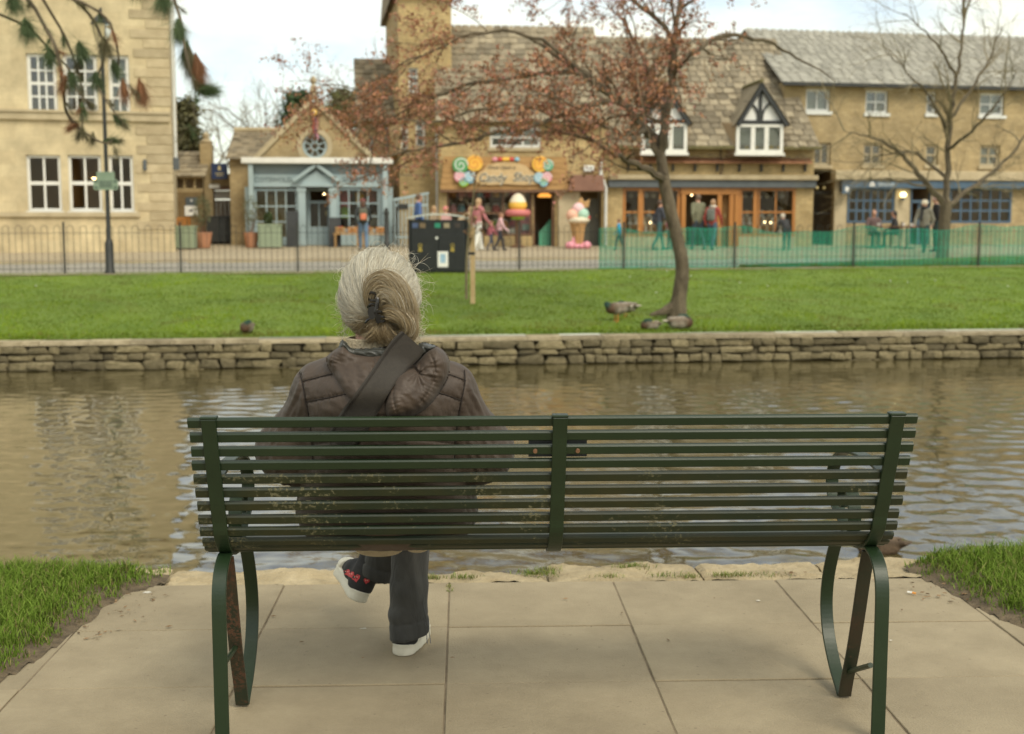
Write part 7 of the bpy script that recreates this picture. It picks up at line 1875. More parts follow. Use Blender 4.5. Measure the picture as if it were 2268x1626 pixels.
LINR = [(915, 776), (924, 766), (936, 760), (952, 763), (966, 768), (958, 778), (940, 790), (928, 802), (917, 806), (914, 790)]
pillow('hood_lining', LINR, .030, 12, [], m_lining, lambda p: .008 * fold_noise(p, .9, 16, 6, 3.0), 3.18)
# shoulder strap
cen = catmull([(915, 755, 0), (898, 774, 0), (874, 802, 0), (842, 846, 0), (808, 898, 0), (780, 940, 0), (750, 985, 0)], 4)
nc, nw_ = len(cen), 9; grid = []
for i, c in enumerate(cen):
    d = (cen[min(i + 1, nc - 1)] - cen[max(i - 1, 0)]).normalized(); nn = Vector((-d.y, d.x, 0)); hw = 33 + 3 * math.sin(i * .4)
    for j in range(nw_): q = c + nn * hw * (2 * j / (nw_ - 1) - 1); grid.append((q.x, q.y))
pr = project(grid, f_jacket, miss=3.165)
pr = [at_Y(a, b, v.y - .012 - .030 * min(1, max(0, (905 - b) / 25))) for (a, b), v in zip(grid, pr)]
A_ = np.array([tuple(p) for p in pr]).reshape(nc, nw_, 3)
for _ in range(3):
    A_[1:-1, 1:-1] = (A_[1:-1, 1:-1] * 2 + A_[:-2, 1:-1] + A_[2:, 1:-1] + A_[1:-1, :-2] + A_[1:-1, 2:]) / 6
bk = A_ + np.array([0, .006, 0])
idx = np.arange(nc * nw_).reshape(nc, nw_); Q1 = np.stack([idx[:-1, :-1], idx[:-1, 1:], idx[1:, 1:], idx[1:, :-1]], -1).reshape(-1, 4)
N_ = nc * nw_; ed = [[idx[i, 0], idx[i + 1, 0], idx[i + 1, 0] + N_, idx[i, 0] + N_] for i in range(nc - 1)] + [[idx[i + 1, -1], idx[i, -1], idx[i, -1] + N_, idx[i + 1, -1] + N_] for i in range(nc - 1)]
lm(np_mesh('bag_strap', np.concatenate([A_.reshape(-1, 3), bk.reshape(-1, 3)]), np.concatenate([Q1, np.array(ed)]), m_strap, lady, True))
st_ = MB()
for j in (.12, .16):
    line = [Vector(A_[i, 0] * (1 - j) + A_[i, -1] * j) + Vector((0, -.0015, 0)) for i in range(nc)]
    line = [Vector(A_[i, 7] * (1 - (j - .12) * 9) + A_[i, 8] * (j - .12) * 9) + Vector((0, -.0012, 0)) for i in range(nc)]
    for i in range(nc - 1):
        for k in range(5): a = line[i].lerp(line[i + 1], k / 5); b_ = line[i].lerp(line[i + 1], k / 5 + .1); st_.tube([a, b_], .0009, 4)
lm(st_.build('strap_stitching', m_seam, lady))
sb_ = MB()
for ln in SEAMS[:6]:
    sb_.tube(project(ln, f_jacket, off=.0012), .0013, 5)
tag(lm(sb_.build('jacket_seams', m_seam, lady)), kind='stuff')
def seam(px_pts, fn, off=.0005, n=8): return project(curve_px(px_pts, n), fn, off=off, y1=4.4)
# jumper: polo neck, hem
nk = at_Y(833, 765, 3.27); nb = MB(); n = 56; V = []; prof = [(.088, -.075), (.080, -.045), (.0755, -.015), (.0745, .004), (.0755, .018), (.069, .021)]
for r, z in prof:
    for k in range(n):
        a = 2 * math.pi * k / n; rr2 = r + (.0022 if k % 2 else -.0012); V.append((nk.x + rr2 * math.cos(a), nk.y + rr2 * .95 * math.sin(a), nk.z + z))
F_ = [(i * n + k, i * n + (k + 1) % n, (i + 1) * n + (k + 1) % n, (i + 1) * n + k) for i in range(len(prof) - 1) for k in range(n)]
lm(nb.add(V, F_).build('jumper_collar', m_knit, lady, smooth=False))
hb = MB()
for (xa, xb, lo, ym, kk) in ((786, 892, 1233, 3.68, 60), (900, 948, 1224, 3.69, 26)):
    for k in range(kk):
        u = k / (kk - 1); e = math.sqrt(max(0, 1 - (2 * u - 1) ** 2 * .98)); a = at_Y(lerp(xa, xb, u), 1195, ym); bq = at_Y(lerp(xa, xb, u), lerp(1212, lo, e ** .8), ym + .015 * e + .004 * (k % 2))
        V_ = []
        hb.tube([a, a.lerp(bq, .5) + Vector((0, .006, 0)), bq], .0016 + .0006 * (k % 2), 5)
lm(hb.build('jumper_hem', m_knit, lady))
# legs
def f_jeans(g):
    d = f_cap(g, (-.285, 3.46, .53), (-.310, 3.875, .50), .088, .074)
    d1 = f_cap(g, (-.312, 3.87, .47), (-.322, 3.835, .20), .064, .0565); d1 = smin(d1, f_cap(g, (-.322, 3.835, .20), (-.322, 3.825, .035), .0565, .0615), .02)
    hz = g.Z + .18 * (g.X + .322) * -1
    d1 = d1 - .0018 * (hz < .105) + .004 * np.exp(-((hz - .107) / .004) ** 2) - .006 * np.exp(-((hz - .135) / .02) ** 2) * np.clip((-(g.X + .322)) * 20 + .3, 0, 1)
    d1 = d1 + .0022 * np.sin(g.Z * 70 + g.X * 60 + 2 * np.sin(g.Z * 25)) * np.clip((.3 - g.Z) * 5, 0, 1)
    d1 = np.maximum(d1, (.052 + .20 * (g.X + .322) * 1.0) - g.Z)
    d = smin(d, d1, .04)
    e = f_cap(g, (-.40, 3.46, .53), (-.30, 3.95, .615), .088, .074)
    kx, an = np.array((-.30, 3.95, .60)), np.array((-.443, 4.005, .195)); ax = (an - kx) / np.linalg.norm(an - kx)
    e1 = f_cap(g, tuple(kx), tuple(an), .066, .060)
    s_ = (g.X - an[0]) * ax[0] + (g.Y - an[1]) * ax[1] + (g.Z - an[2]) * ax[2]
    e1 = e1 - .0018 * (s_ > -.045) + .004 * np.exp(-((s_ + .047) / .004) ** 2)
    e1 = np.maximum(e1, s_ + .004)
    e = smin(e, e1, .03)
    return np.minimum(d, e)
lm(sdf_obj('trousers', f_jeans, (-.56, 3.34, .02), (-.16, 4.10, .72), .0062, m_jean, lady, 1))
js = MB()
for pts in ([(931, 1330), (938, 1362), (944, 1392), (946, 1425)],):
    js.tube(seam(pts, f_jeans, off=.0004, n=5), .0012, 4)
    js.tube([p + Vector((.008, 0, 0)) for p in seam(pts, f_jeans, off=.0004, n=5)], .0010, 4)
lm(js.build('trouser_seam', M('faded denim seam', (.085, .09, .095)), lady))
# body under the clothes: head, neck, trunk, arms with hands
HC = at_Y(841, 652, 3.285)
def hand(g, w, fwd, side):
    w = np.array(w); fwd = np.array(fwd) / np.linalg.norm(fwd); sd = np.array(side, float); palm = w + fwd * .05
    d = f_cap(g, tuple(w), tuple(palm), .026, .034, (1, 1, 1))
    for k, (o_, L) in enumerate(((-.027, .062), (-.009, .074), (.009, .070), (.026, .055))):
        a = palm + sd * o_ + fwd * .015; m_ = a + fwd * L * .55; e = m_ + (fwd * .6 + np.array([0, 0, -.8])) * L * .5
        d = smin(d, np.minimum(f_cap(g, tuple(a), tuple(m_), .0095, .009), f_cap(g, tuple(m_), tuple(e), .009, .0075)), .008)
    a = w + sd * -.025 + fwd * .02; m_ = a + (sd * -.5 + fwd * .8) * .04; e = m_ + fwd * .03
    return smin(d, np.minimum(f_cap(g, tuple(a), tuple(m_), .011, .010), f_cap(g, tuple(m_), tuple(e), .010, .008)), .012)
def f_body(g):
    h = HC
    d = f_ell(g, (h.x, h.y + .005, h.z + .01), (.076, .096, .106)); d = smin(d, f_ell(g, (h.x, h.y + .045, h.z - .045), (.058, .062, .075)), .04)
    d = smin(d, f_cap(g, (h.x, h.y + .098, h.z - .01), (h.x, h.y + .118, h.z - .035), .009, .014), .012)           # nose
    d = smin(d, f_ell(g, (h.x, h.y + .094, h.z - .068), (.024, .014, .010)), .008)                                  # lips
    d = smin(d, f_cap(g, (h.x - .04, h.y + .082, h.z + .022), (h.x + .04, h.y + .082, h.z + .022), .014), .02)      # brow
    for s_ in (-1, 1):
        d = np.maximum(d, -(f_ell(g, (h.x + s_ * .032, h.y + .098, h.z + .002), (.017, .013, .011))))
        d = smin(d, f_ell(g, (h.x + s_ * .081, h.y + .005, h.z - .028), (.012, .022, .034)), .008)                  # ears
    d = smin(d, f_cap(g, (h.x, h.y - .005, h.z - .06), (h.x - .004, h.y - .02, h.z - .17), .058, .062), .03)
    d = smin(d, f_cap(g, (XC, 3.29, .84), (XC, 3.40, .60), .09, .12, (1.2, .8, 1)), .06)
    d = smin(d, f_cap(g, (XC - .12, 3.28, .87), (XC + .12, 3.28, .87), .04), .05)
    for S_, E_, W_ in ((SL, EL, (-.42, 3.66, .60)), (SR, ER, (-.27, 3.66, .60))):
        d = smin(d, f_cap(g, tuple(Vector(S_) - Vector((0, -.01, .03))), tuple(E_), .022, .04), .02); d = smin(d, f_cap(g, tuple(E_), W_, .04, .026), .02)
    d = np.minimum(d, hand(g, (-.42, 3.66, .60), (.55, .6, -.1), (.6, -.5, .1))); d = np.minimum(d, hand(g, (-.27, 3.66, .60), (-.55, .6, .0), (-.6, -.5, .1)))
    d = smin(d, np.minimum(chain(g, [(-.285, 3.46, .53), (-.310, 3.875, .50), (-.322, 3.83, .09)], [.07, .05, .036]), chain(g, [(-.40, 3.46, .53), (-.30, 3.95, .615), (-.436, 4.002, .215)], [.07, .05, .030])), .04)
    return d
lm(sdf_obj('body', f_body, (-.70, 3.1, .05), (.02, 4.08, 1.30), .0085, m_skin, lady, 1))
for s_ in (-1, 1):
    e_ = MB().ball((HC.x + s_ * .032, HC.y + .080, HC.z + .002), .0125).build('eye', m_plaster, lady, smooth=True); lm(e_)
    i_ = MB().ball((HC.x + s_ * .032, HC.y + .089, HC.z + .002), (.0055, .004, .0055)).build('iris', m_black, e_)
# ---- hair
HR = np.array([.0985, .110, .1155]); hc = np.array(HC)
lm(sdf_obj('hair_cap', lambda g: np.maximum(smin(f_ell(g, tuple(hc), tuple(HR * .955)), f_ell(g, (hc[0], hc[1] - .040, hc[2] - .075), (.060, .035, .040)), .03), (g.Y - (hc[1] + .055)) * .9 + .35 * (hc[2] + .03 - g.Z)), hc - .15, hc + .15, .006,
            M('hair underlayer', (.27, .22, .15), (.36, .31, .23), 60, .6, stretch=(3, 3, .6)), lady, 1))
rg = np.random.default_rng(42); SV, SF, SCc = [], [], []
def strands(Pth, rad_, cols):
    """Pth (n,k,3) centre lines, triangular section"""
    n, k, _ = Pth.shape
    T = np.gradient(Pth, axis=1); T /= np.maximum(np.linalg.norm(T, axis=2, keepdims=True), 1e-9)
    up = rg.normal(0, 1, (n, 1, 3)); A = np.cross(T, up); A /= np.maximum(np.linalg.norm(A, axis=2, keepdims=True), 1e-9); B = np.cross(T, A)
    tap = np.interp(np.linspace(0, 1, k), [0, .1, .7, 1], [.7, 1, .9, .25])[None, :, None]
    r = np.asarray(rad_).reshape(-1, 1, 1) * tap
    ring = np.stack([Pth + (A * math.cos(q) + B * math.sin(q)) * r for q in (0, 2.094, 4.189)], 2)      # n,k,3,3
    o = sum(len(v) for v in SV); SV.append(ring.reshape(-1, 3))
    i0 = (np.arange(n)[:, None, None] * k + np.arange(k - 1)[None, :, None]) * 3; j = np.arange(3)[None, None, :]; j2 = (j + 1) % 3
    SF.append((np.stack([i0 + j, i0 + j2, i0 + 3 + j2, i0 + 3 + j], -1) + o).reshape(-1, 4))
    SCc.append(np.repeat(cols, k * 3, 0))
def hair_col(n, warm):
    """warm 0 silver .. 1 brown"""
    w = np.clip(warm + rg.normal(0, .17, n), 0, 1)[:, None]
    a, b_, c_ = np.array([.70, .67, .56]), np.array([.42, .33, .19]), np.array([.18, .12, .058])
    c = np.where(w < .5, a + (b_ - a) * w * 2, b_ + (c_ - b_) * (w - .5) * 2)
    dark = rg.uniform(0, 1, n) < .06; c[dark] *= .6
    return c * rg.uniform(.75, 1.2, (n, 1))
cl = np.array([-.15, -.90, -.36]); cl /= np.linalg.norm(cl)
ncl = 420; per = 30; ks = 10
d0 = rg.normal(0, 1, (ncl * 3, 3)); d0 /= np.linalg.norm(d0, axis=1)[:, None]
ok = (d0 @ cl < .80) & (d0[:, 1] < .62 + .2 * d0[:, 2]) & (d0[:, 2] > -.98); d0 = d0[ok][:ncl]
d0 = np.repeat(d0, per, 0) + rg.normal(0, .055, (len(d0) * per, 3)); d0 /= np.linalg.norm(d0, axis=1)[:, None]
tgt = cl[None] + rg.normal(0, .07, d0.shape) + np.stack([.10 * np.sign(d0[:, 0]) * np.abs(d0[:, 0]), 0 * d0[:, 0], .16 * d0[:, 2]], 1); tgt /= np.linalg.norm(tgt, axis=1)[:, None]
om = np.arccos(np.clip((d0 * tgt).sum(1), -1, 1))[:, None]; tt = np.linspace(0, 1, ks)
D = (np.sin((1 - tt)[None, :, None] * om[:, :, None]) * d0[:, None] + np.sin(tt[None, :, None] * om[:, :, None]) * tgt[:, None]) / np.maximum(np.sin(om)[:, :, None], 1e-3)
lift = 1.0 + .035 * np.sin(np.pi * tt)[None, :, None] * rg.uniform(-.2, 1.5, (len(d0), 1, 1)) + np.repeat(rg.normal(0, .018, (len(d0) // per, 1, 1)), per, 0) + rg.normal(0, .009, (len(d0), 1, 1)) + (rg.uniform(0, 1, (len(d0), 1, 1)) < .06) * .07 * np.sin(np.pi * tt)[None, :, None] + .05 * np.clip(tt - .75, 0, 1)[None, :, None]
sag = -.012 * np.sin(np.pi * tt)[None, :] * np.clip(np.abs(d0[:, :1]), 0, 1)
Pth = hc + D * HR * lift; Pth[:, :, 2] += sag * .6; Pth += .0025 * np.sin(tt * 9 + rg.uniform(0, 6, (len(d0), 1)))[:, :, None] * rg.normal(0, 1, (len(d0), 1, 3))
warm = np.clip(.16 - d0[:, 2] * .30 + .22 * (d0[:, 2] < -.45), 0.02, .75)
strands(Pth, rg.uniform(.0003, .0006, len(d0)), hair_col(len(d0), warm))
def bundle(pxs, Y, r, n, warm, k=16, twist=2.0):
    C_ = np.array([tuple(at_Y(a, b, Y + dy)) for a, b, dy in pxs]); C_ = np.array([tuple(v) for v in catmull([Vector(c) for c in C_], 5)]); m = len(C_)
    s_ = np.linspace(0, m - 1, k); C_ = np.stack([np.interp(s_, np.arange(m), C_[:, q]) for q in range(3)], 1)
    T = np.gradient(C_, axis=0); T /= np.linalg.norm(T, axis=1)[:, None]; A = np.cross(T, [0, 1, 0.0]); A /= np.maximum(np.linalg.norm(A, axis=1)[:, None], 1e-6); B = np.cross(T, A)
    ph = rg.uniform(0, 6.28, n)[:, None] + twist * np.linspace(0, 1, k)[None]; q = np.sqrt(rg.uniform(.15, 1, n))[:, None] * r * np.interp(np.linspace(0, 1, k), [0, .2, .6, 1], [.45, 1, 1.12, .9])[None]
    P = C_[None] + A[None] * (q * np.cos(ph))[:, :, None] + B[None] * (q * np.sin(ph))[:, :, None] + rg.normal(0, .0020, (n, 1, 3)) + .0045 * np.sin(np.linspace(0, 6, k)[None] + rg.uniform(0, 6.3, (n, 1)))[:, :, None] * rg.normal(0, 1, (n, 1, 3))
    strands(P, rg.uniform(.00035, .0006, n), hair_col(n, np.full(n, warm)))
yb = HC.y - .118
bundle([(832, 690, .01), (824, 655, .0), (832, 628, -.004), (856, 620, -.006), (882, 640, -.004), (902, 676, .004), (912, 712, .02)], yb, .0225, 900, .50, 18, 2.6)
bundle([(838, 676, 0), (846, 650, -.01), (868, 650, -.012), (890, 676, -.006), (902, 708, .006)], yb, .020, 650, .42, 16, 2.2)
bundle([(842, 705, .004), (862, 690, -.006), (890, 700, -.006), (906, 724, .004), (896, 744, .02), (868, 748, .02), (846, 738, .01)], yb, .021, 750, .58, 18, 2.4)
bundle([(838, 715, .0), (828, 730, .0), (820, 742, .012), (812, 750, .03)], yb, .017, 200, .68, 12, 1.0)
bundle([(840, 715, .0), (842, 735, .0), (848, 746, .012), (850, 753, .03)], yb, .017, 200, .68, 12, 1.0)
bundle([(845, 712, .0), (862, 738, .004), (880, 748, .015), (890, 753, .03)], yb, .015, 160, .66, 12, 1.0)
# loose wisps
n = 560; d1 = rg.normal(0, 1, (n, 3)); d1[:, 1] *= .5; d1 /= np.linalg.norm(d1, axis=1)[:, None]; d1[: n // 2, 0] = np.abs(d1[: n // 2, 0])
kk = 12; P = np.zeros((n, kk, 3)); p = hc + d1 * HR * .99
v = np.cross(d1, [0, 1.0, 0]) * rg.choice([-1, 1], (n, 1)) + d1 * rg.uniform(.1, .8, (n, 1)) + rg.normal(0, .3, (n, 3)); v /= np.linalg.norm(v, axis=1)[:, None]
curl = rg.normal(0, .26, (n, 3)); L_ = rg.uniform(.03, .10, (n, 1)) / kk
for i in range(kk):
    P[:, i] = p; p = p + v * L_; v = v + np.cross(curl, v) + np.array([0, 0, -.06]); v /= np.linalg.norm(v, axis=1)[:, None]
strands(P, np.full(n, .00035), hair_col(n, np.full(n, .12)))
# wispy nape and right side hair falling on the collar
n = 260; P = np.zeros((n, kk, 3)); px0 = rg.uniform(885, 925, n); py0 = rg.uniform(690, 745, n)
p = np.array([tuple(at_Y(a, b, HC.y + rg.uniform(-.06, .02))) for a, b in zip(px0, py0)]); v = np.tile([.25, -.1, -1.0], (n, 1)) + rg.normal(0, .35, (n, 3)); curl = rg.normal(0, .22, (n, 3)); L_ = rg.uniform(.03, .085, (n, 1)) / kk
for i in range(kk):
    P[:, i] = p; v /= np.linalg.norm(v, axis=1)[:, None]; p = p + v * L_; v = v + np.cross(curl, v)
strands(P, np.full(n, .0004), hair_col(n, np.full(n, .22)))
n = 70; P = np.zeros((n, kk, 3)); px0 = rg.uniform(757, 775, n); py0 = rg.uniform(660, 735, n)
p = np.array([tuple(at_Y(a, b, HC.y + rg.uniform(-.04, .03))) for a, b in zip(px0, py0)]); v = np.tile([-.15, -.1, -1.0], (n, 1)) + rg.normal(0, .3, (n, 3)); curl = rg.normal(0, .2, (n, 3)); L_ = rg.uniform(.03, .07, (n, 1)) / kk
for i in range(kk):
    P[:, i] = p; v /= np.linalg.norm(v, axis=1)[:, None]; p = p + v * L_; v = v + np.cross(curl, v)
strands(P, np.full(n, .0004), hair_col(n, np.full(n, .2)))
o = lm(np_mesh('hair', np.concatenate(SV), np.concatenate(SF), m_hair, lady, True, np.clip(np.concatenate(SCc), 0, 1)))
# claw clip
m_clip = M('dark plastic claw clip', (.012, .012, .012), None, rough=.22)
cb = MB(); yc = yb - .026
def cp(a, b, dy=0): return at_Y(a, b, yc + dy)
cb.tube(catmull([cp(829, 648, .01), cp(836, 662), cp(834, 680, -.002), (cp(832, 695, -.002)), cp(838, 716, .004)], 4), [.004] * 3 + [.0055] * 12 + [.004] * 2, 8)
for (a, b, c, d, e, f) in ((833, 652, 822, 648, 814, 654), (836, 664, 824, 666, 816, 662), (833, 676, 822, 674, 814, 682), (836, 704, 848, 702, 852, 706), (838, 713, 848, 712, 853, 709), (826, 704, 816, 708, 808, 716), (830, 694, 842, 690, 848, 694)):
    cb.tube(catmull([cp(a, b), cp(c, d, -.004), cp(e, f, .012)], 4), [.0034] * 8 + [.0018], 6)
pl_pts = [(814, 690), (816, 681), (824, 678), (833, 680), (834, 700), (826, 708), (817, 703)]
V0 = [cp(a, b, -.006) for a, b in pl_pts]; V1 = [cp(a, b, .002) for a, b in pl_pts]; nn = len(V0)
cb.add(V0 + V1, [tuple(range(nn)), tuple(range(2 * nn - 1, nn - 1, -1))] + [(i, i + nn, (i + 1) % nn + nn, (i + 1) % nn) for i in range(nn)])
cb.add([cp(833, 695, -.006), cp(844, 697, -.006), cp(843, 716, -.004), cp(833, 715, -.004), cp(833, 695, .004), cp(844, 697, .004), cp(843, 716, .004), cp(833, 715, .004)], [(0, 1, 2, 3), (7, 6, 5, 4), (0, 4, 5, 1), (1, 5, 6, 2), (2, 6, 7, 3), (3, 7, 4, 0)])
lm(cb.build('hair_clip', m_clip, lady, smooth=True))
# ---- shoes (one set of shapes, placed twice)
def f_sole(g): 
    t = np.clip((g.X - .036) / .165, 0, 1); q = np.hypot(g.X - (.036 + t * .165), g.Y + .006 * np.sin(t * 3)) - (.036 + .009 * t)
    return np.maximum(q + .003 * np.cos(np.clip((g.Z - .019) / .019, -1, 1) * 1.5) * 0, np.abs(g.Z - .0195) - .0195) + .0012 * (np.abs(g.Z - .026) < .003)
def f_upper(g):
    d = chain(g, [(.040, 0, .045), (.044, 0, .10), (.046, 0, .150)], [.0375, .038, .044], .02)
    d = smin(d, chain(g, [(.055, 0, .055), (.12, 0, .062), (.185, 0, .046)], [.036, .040, .032], .02), .03)
    return np.maximum(d, np.maximum(.03 - g.Z, g.Z - .165))
def shoe(M4, hearts, lb):
    root = empty('shoe', (0, 0, 0), 0, None, None, None, lady); root.matrix_parent_inverse = Matrix.Identity(4); root.matrix_local = LI @ M4
    if lb: root['label'] = lb
    sdf_obj('sole', f_sole, (-.01, -.055, -.01), (.26, .055, .05), .0042, m_rubber, root, 1)
    sdf_obj('upper', f_upper, (-.01, -.06, .02), (.25, .06, .175), .0045, m_canvas, root, 2)
    sdf_obj('toe_cap', lambda g: np.maximum(f_ell(g, (.200, 0, .042), (.046, .044, .034)), np.maximum(.188 - g.X, .036 - g.Z)), (.17, -.055, .02), (.26, .055, .09), .004, m_rubber, root, 1)
    b = MB()
    for k in range(6):
        x = .09 + k * .017; z = .108 - k * .0075; b.tube(catmull([(x, -.022, z - .01), (x + .004, 0, z + .002), (x, .022, z - .01)], 4), .0028, 5)
    b.tube(catmull([(.085, -.01, .12), (.08, -.035, .13), (.07, -.045, .10), (.06, -.043, .06)], 4), .0025, 5)
    b.build('laces', m_rubber, root, smooth=True)
    iM = M4.inverted(); hb = MB(); eb = MB()
    for (cx, cy, r, rot) in hearts:
        ring = []; n = 16
        for k in range(n):
            a = 2 * math.pi * k / n; x = 16 * math.sin(a) ** 3 / 16; y = (13 * math.cos(a) - 5 * math.cos(2 * a) - 2 * math.cos(3 * a) - math.cos(4 * a)) / 16
            xr, yr = x * math.cos(rot) - y * math.sin(rot), x * math.sin(rot) + y * math.cos(rot); ring.append((cx + xr * r, cy - yr * r))
        def hit(pts):
            out = []
            for (a, b_) in pts:
                Ys = np.linspace(3.6, 4.4, 500); W_ = np.array([tuple(iM @ at_Y(a, b_, y)) for y in (3.6, 4.4)]); T = np.linspace(0, 1, 500)[:, None]; Pq = W_[:1] * (1 - T) + W_[1:] * T
                D_ = f_upper(Pts(Pq)) - .0012; k_ = np.argmax(D_ < 0); out.append(Vector(Pq[k_]) if D_.min() < 0 else None)
            return out
        H_ = hit(ring + [(cx, cy)])
        if all(h is not None for h in H_): hb.add(H_, [(k, (k + 1) % n, n) for k in range(n)])
        E_ = hit([(cx - r * .3, cy - r * .2), (cx + r * .3, cy - r * .2)])
        for h in E_:
            if h is not None: eb.ball(tuple(h), .0018, 6, 4)
    if hb.v: h_ = hb.build('heart_print', m_heart, root); 
    if eb.v: eb.build('heart_eyes', m_rubber, root)
    return root
def frame(o, fwd, up):
    f = Vector(fwd).normalized(); u = (Vector(up) - f * Vector(up).dot(f)).normalized(); s_ = u.cross(f)
    return Matrix(((f.x, s_.x, u.x, o[0]), (f.y, s_.y, u.y, o[1]), (f.z, s_.z, u.z, o[2]), (0, 0, 0, 1)))
def place(ankle, loc, fwd, up):
    m = frame((0, 0, 0), fwd, up); o = Vector(ankle) - m.to_3x3() @ Vector(loc); m.translation = o; return m
shoe(place((-.336, 3.826, .1015), (.045, 0, .10), (.16, .985, 0), (0, 0, 1)), [(898, 1435, 5, .2)], None)
shoe(place((-.480, 4.000, .192), (.042, 0, .075), (-.34, .93, .13), (.40, .0, .91)), [(768, 1268, 8, .35), (777, 1273, 8, .3), (788, 1280, 10, .1), (812, 1287, 7, -.2)], 'raised shoe of the crossed leg with red heart prints')
# ================================================================ PEOPLE ACROSS THE STREET
_cm = {}
def cmat(c, rough=.85):
    k = tuple(round(v, 3) for v in c)
    if k not in _cm: _cm[k] = M('cloth %d' % (len(_cm) + 1), c, tuple(min(1, v * 1.3) for v in c), 9, rough, .3, 30)
    return _cm[k]
SKIN = (.50, .27, .19)
def ped(px, Y, h, face, label, top, leg, hair, pose='stand', hairlen=.0, hat=None, shoe=(.03, .03, .03), pack=None, scarf=None, skirt=False, dz=0.0, bulk=1.0):
    s = h / 1.72; p = on_pave(at_Y(px, 540, Y)); t = empty('person', (p.x, p.y, p.z + dz), face, label, 'person', 'people across the street')
    k = s; st = .0 if pose in ('stand', 'sit', 'bend') else .20
    hipz, shz, hz = .92, 1.41, 1.595
    lean = {'bend': .34, 'walk': .03}.get(pose, 0.0)
    sh = Vector((0, lean, shz - (.16 if pose == 'bend' else 0))); hd = Vector((0, lean + .03 + (.10 if pose == 'bend' else 0), hz - (.20 if pose == 'bend' else 0)))
    hip = Vector((0, 0, hipz)); prims = []
    def C(m, a, b, ra, rb, sc=(1, 1, 1)): prims.append((m, a, b, ra, rb, sc))
    if pose == 'sit':
        hip = Vector((0, 0, .52)); sh = Vector((0, .06, 1.0)); hd = Vector((0, .10, 1.19))
        for sx in (-1, 1):
            C(1, (sx * .09, 0, .52), (sx * .11, .42, .50), .085, .065); C(1, (sx * .11, .42, .50), (sx * .11, .40, .10), .06, .045); C(3, (sx * .11, .38, .05), (sx * .11, .52, .04), .045, .038)
    else:
        for sx, ph in ((-1, 1), (1, -1)):
            kn = (sx * .10, ph * st * .5 + .04 * (st > 0), .49); an = (sx * .10, ph * st * 1.1 - .03, .09 + (.05 if ph < 0 and st else 0))
            C(1, (sx * .085, 0, hipz - .04), kn, .095, .066 + .03 * skirt); C(1, kn, an, .064 + .03 * skirt, .048 + .055 * skirt); C(3, (an[0], an[1] - .01, .04), (an[0], an[1] + .15, .035), .046, .036)
    mid = hip.lerp(sh, .5)
    C(0, tuple(hip + Vector((0, 0, .02))), tuple(mid), .135 * bulk, .135 * bulk, (1.12, .82, 1)); C(0, tuple(mid), tuple(sh - Vector((0, 0, .08))), .135 * bulk, .125 * bulk, (1.2, .82, 1)); C(0, (sh.x - .15, sh.y, sh.z - .02), (sh.x + .15, sh.y, sh.z - .02), .068 * bulk, .068 * bulk)
    for sx, ph in ((-1, -1), (1, 1)):
        S_ = Vector((sx * .19, sh.y, sh.z - .03)); fw = ph * st * .9
        E_ = S_ + Vector((sx * .06, fw * .6 - .02 + (.1 if pose in ('sit', 'bend') else 0), -.29)); W_ = E_ + Vector((-sx * .04, fw * .6 + .12 + (.16 if pose in ('sit', 'bend') else 0), -.20 if pose != 'sit' else -.06))
        C(0, tuple(S_), tuple(E_), .062 * bulk, .054 * bulk); C(0, tuple(E_), tuple(W_), .054 * bulk, .042); C(2, tuple(W_), tuple(W_ + Vector((0, .05, -.06))), .036, .026)
    C(2, tuple(sh + Vector((0, 0, .0))), tuple(hd), .055, .055)
    C(2, tuple(hd + Vector((0, 0, -.04))), tuple(hd + Vector((0, 0, .035))), .082, .088, (.92, 1.08, 1)); C(2, tuple(hd + Vector((0, .09, -.01))), tuple(hd + Vector((0, .11, -.035))), .012, .016)
    def sc3(a): return tuple(v * k for v in a)
    def ev(g):
        out = []
        for m, a, b, ra, rb, sc in prims: out.append(f_cap(g, sc3(a), sc3(b), ra * k, rb * k, sc))
        return out
    def fn(g):
        d = None
        for q in ev(g): d = q if d is None else smin(d, q, .028 * k)
        return d
    idm = np.array([q[0] for q in prims])
    def mi(c):
        E_ = np.stack(ev(Pts(c))); return idm[np.argmin(E_, 0)]
    sdf_obj('body', fn, (-.42 * k, -.45 * k, -.01), (.42 * k, .80 * k, 1.76 * k), .027 * max(k, .7), None, t, 2, [cmat(top), cmat(leg), m_skin, cmat(shoe)], mi)
    hd = hd * k
    if hat:
        MB().lathe([(.100 * k, -.005 * k), (.108 * k, .03 * k), (.102 * k, .08 * k), (.07 * k, .125 * k), (.01, .145 * k)], 12, (hd.x, hd.y - .005, hd.z)).build('hat', cmat(hat), t, smooth=True)
    hr = hairlen
    def fh(g):
        d = f_ell(g, (hd.x, hd.y - .018 * k, hd.z + .022 * k), (.092 * k, .106 * k, .108 * k))
        if hr: d = smin(d, f_cap(g, (hd.x, hd.y - .07 * k, hd.z - .02 * k), (hd.x, hd.y - .085 * k, hd.z - hr * k), .07 * k, .045 * k, (1.15, .7, 1)), .04)
        return np.maximum(d, np.minimum(g.Y - (hd.y + .045 * k), np.maximum(g.Y - (hd.y + .1 * k), hd.z + .045 * k - g.Z)))
    sdf_obj('hair', fh, (hd.x - .14 * k, hd.y - .2 * k, hd.z - (hr + .12) * k), (hd.x + .14 * k, hd.y + .13 * k, hd.z + .16 * k), .018 * k + .002, cmat(hair, .6), t, 2)
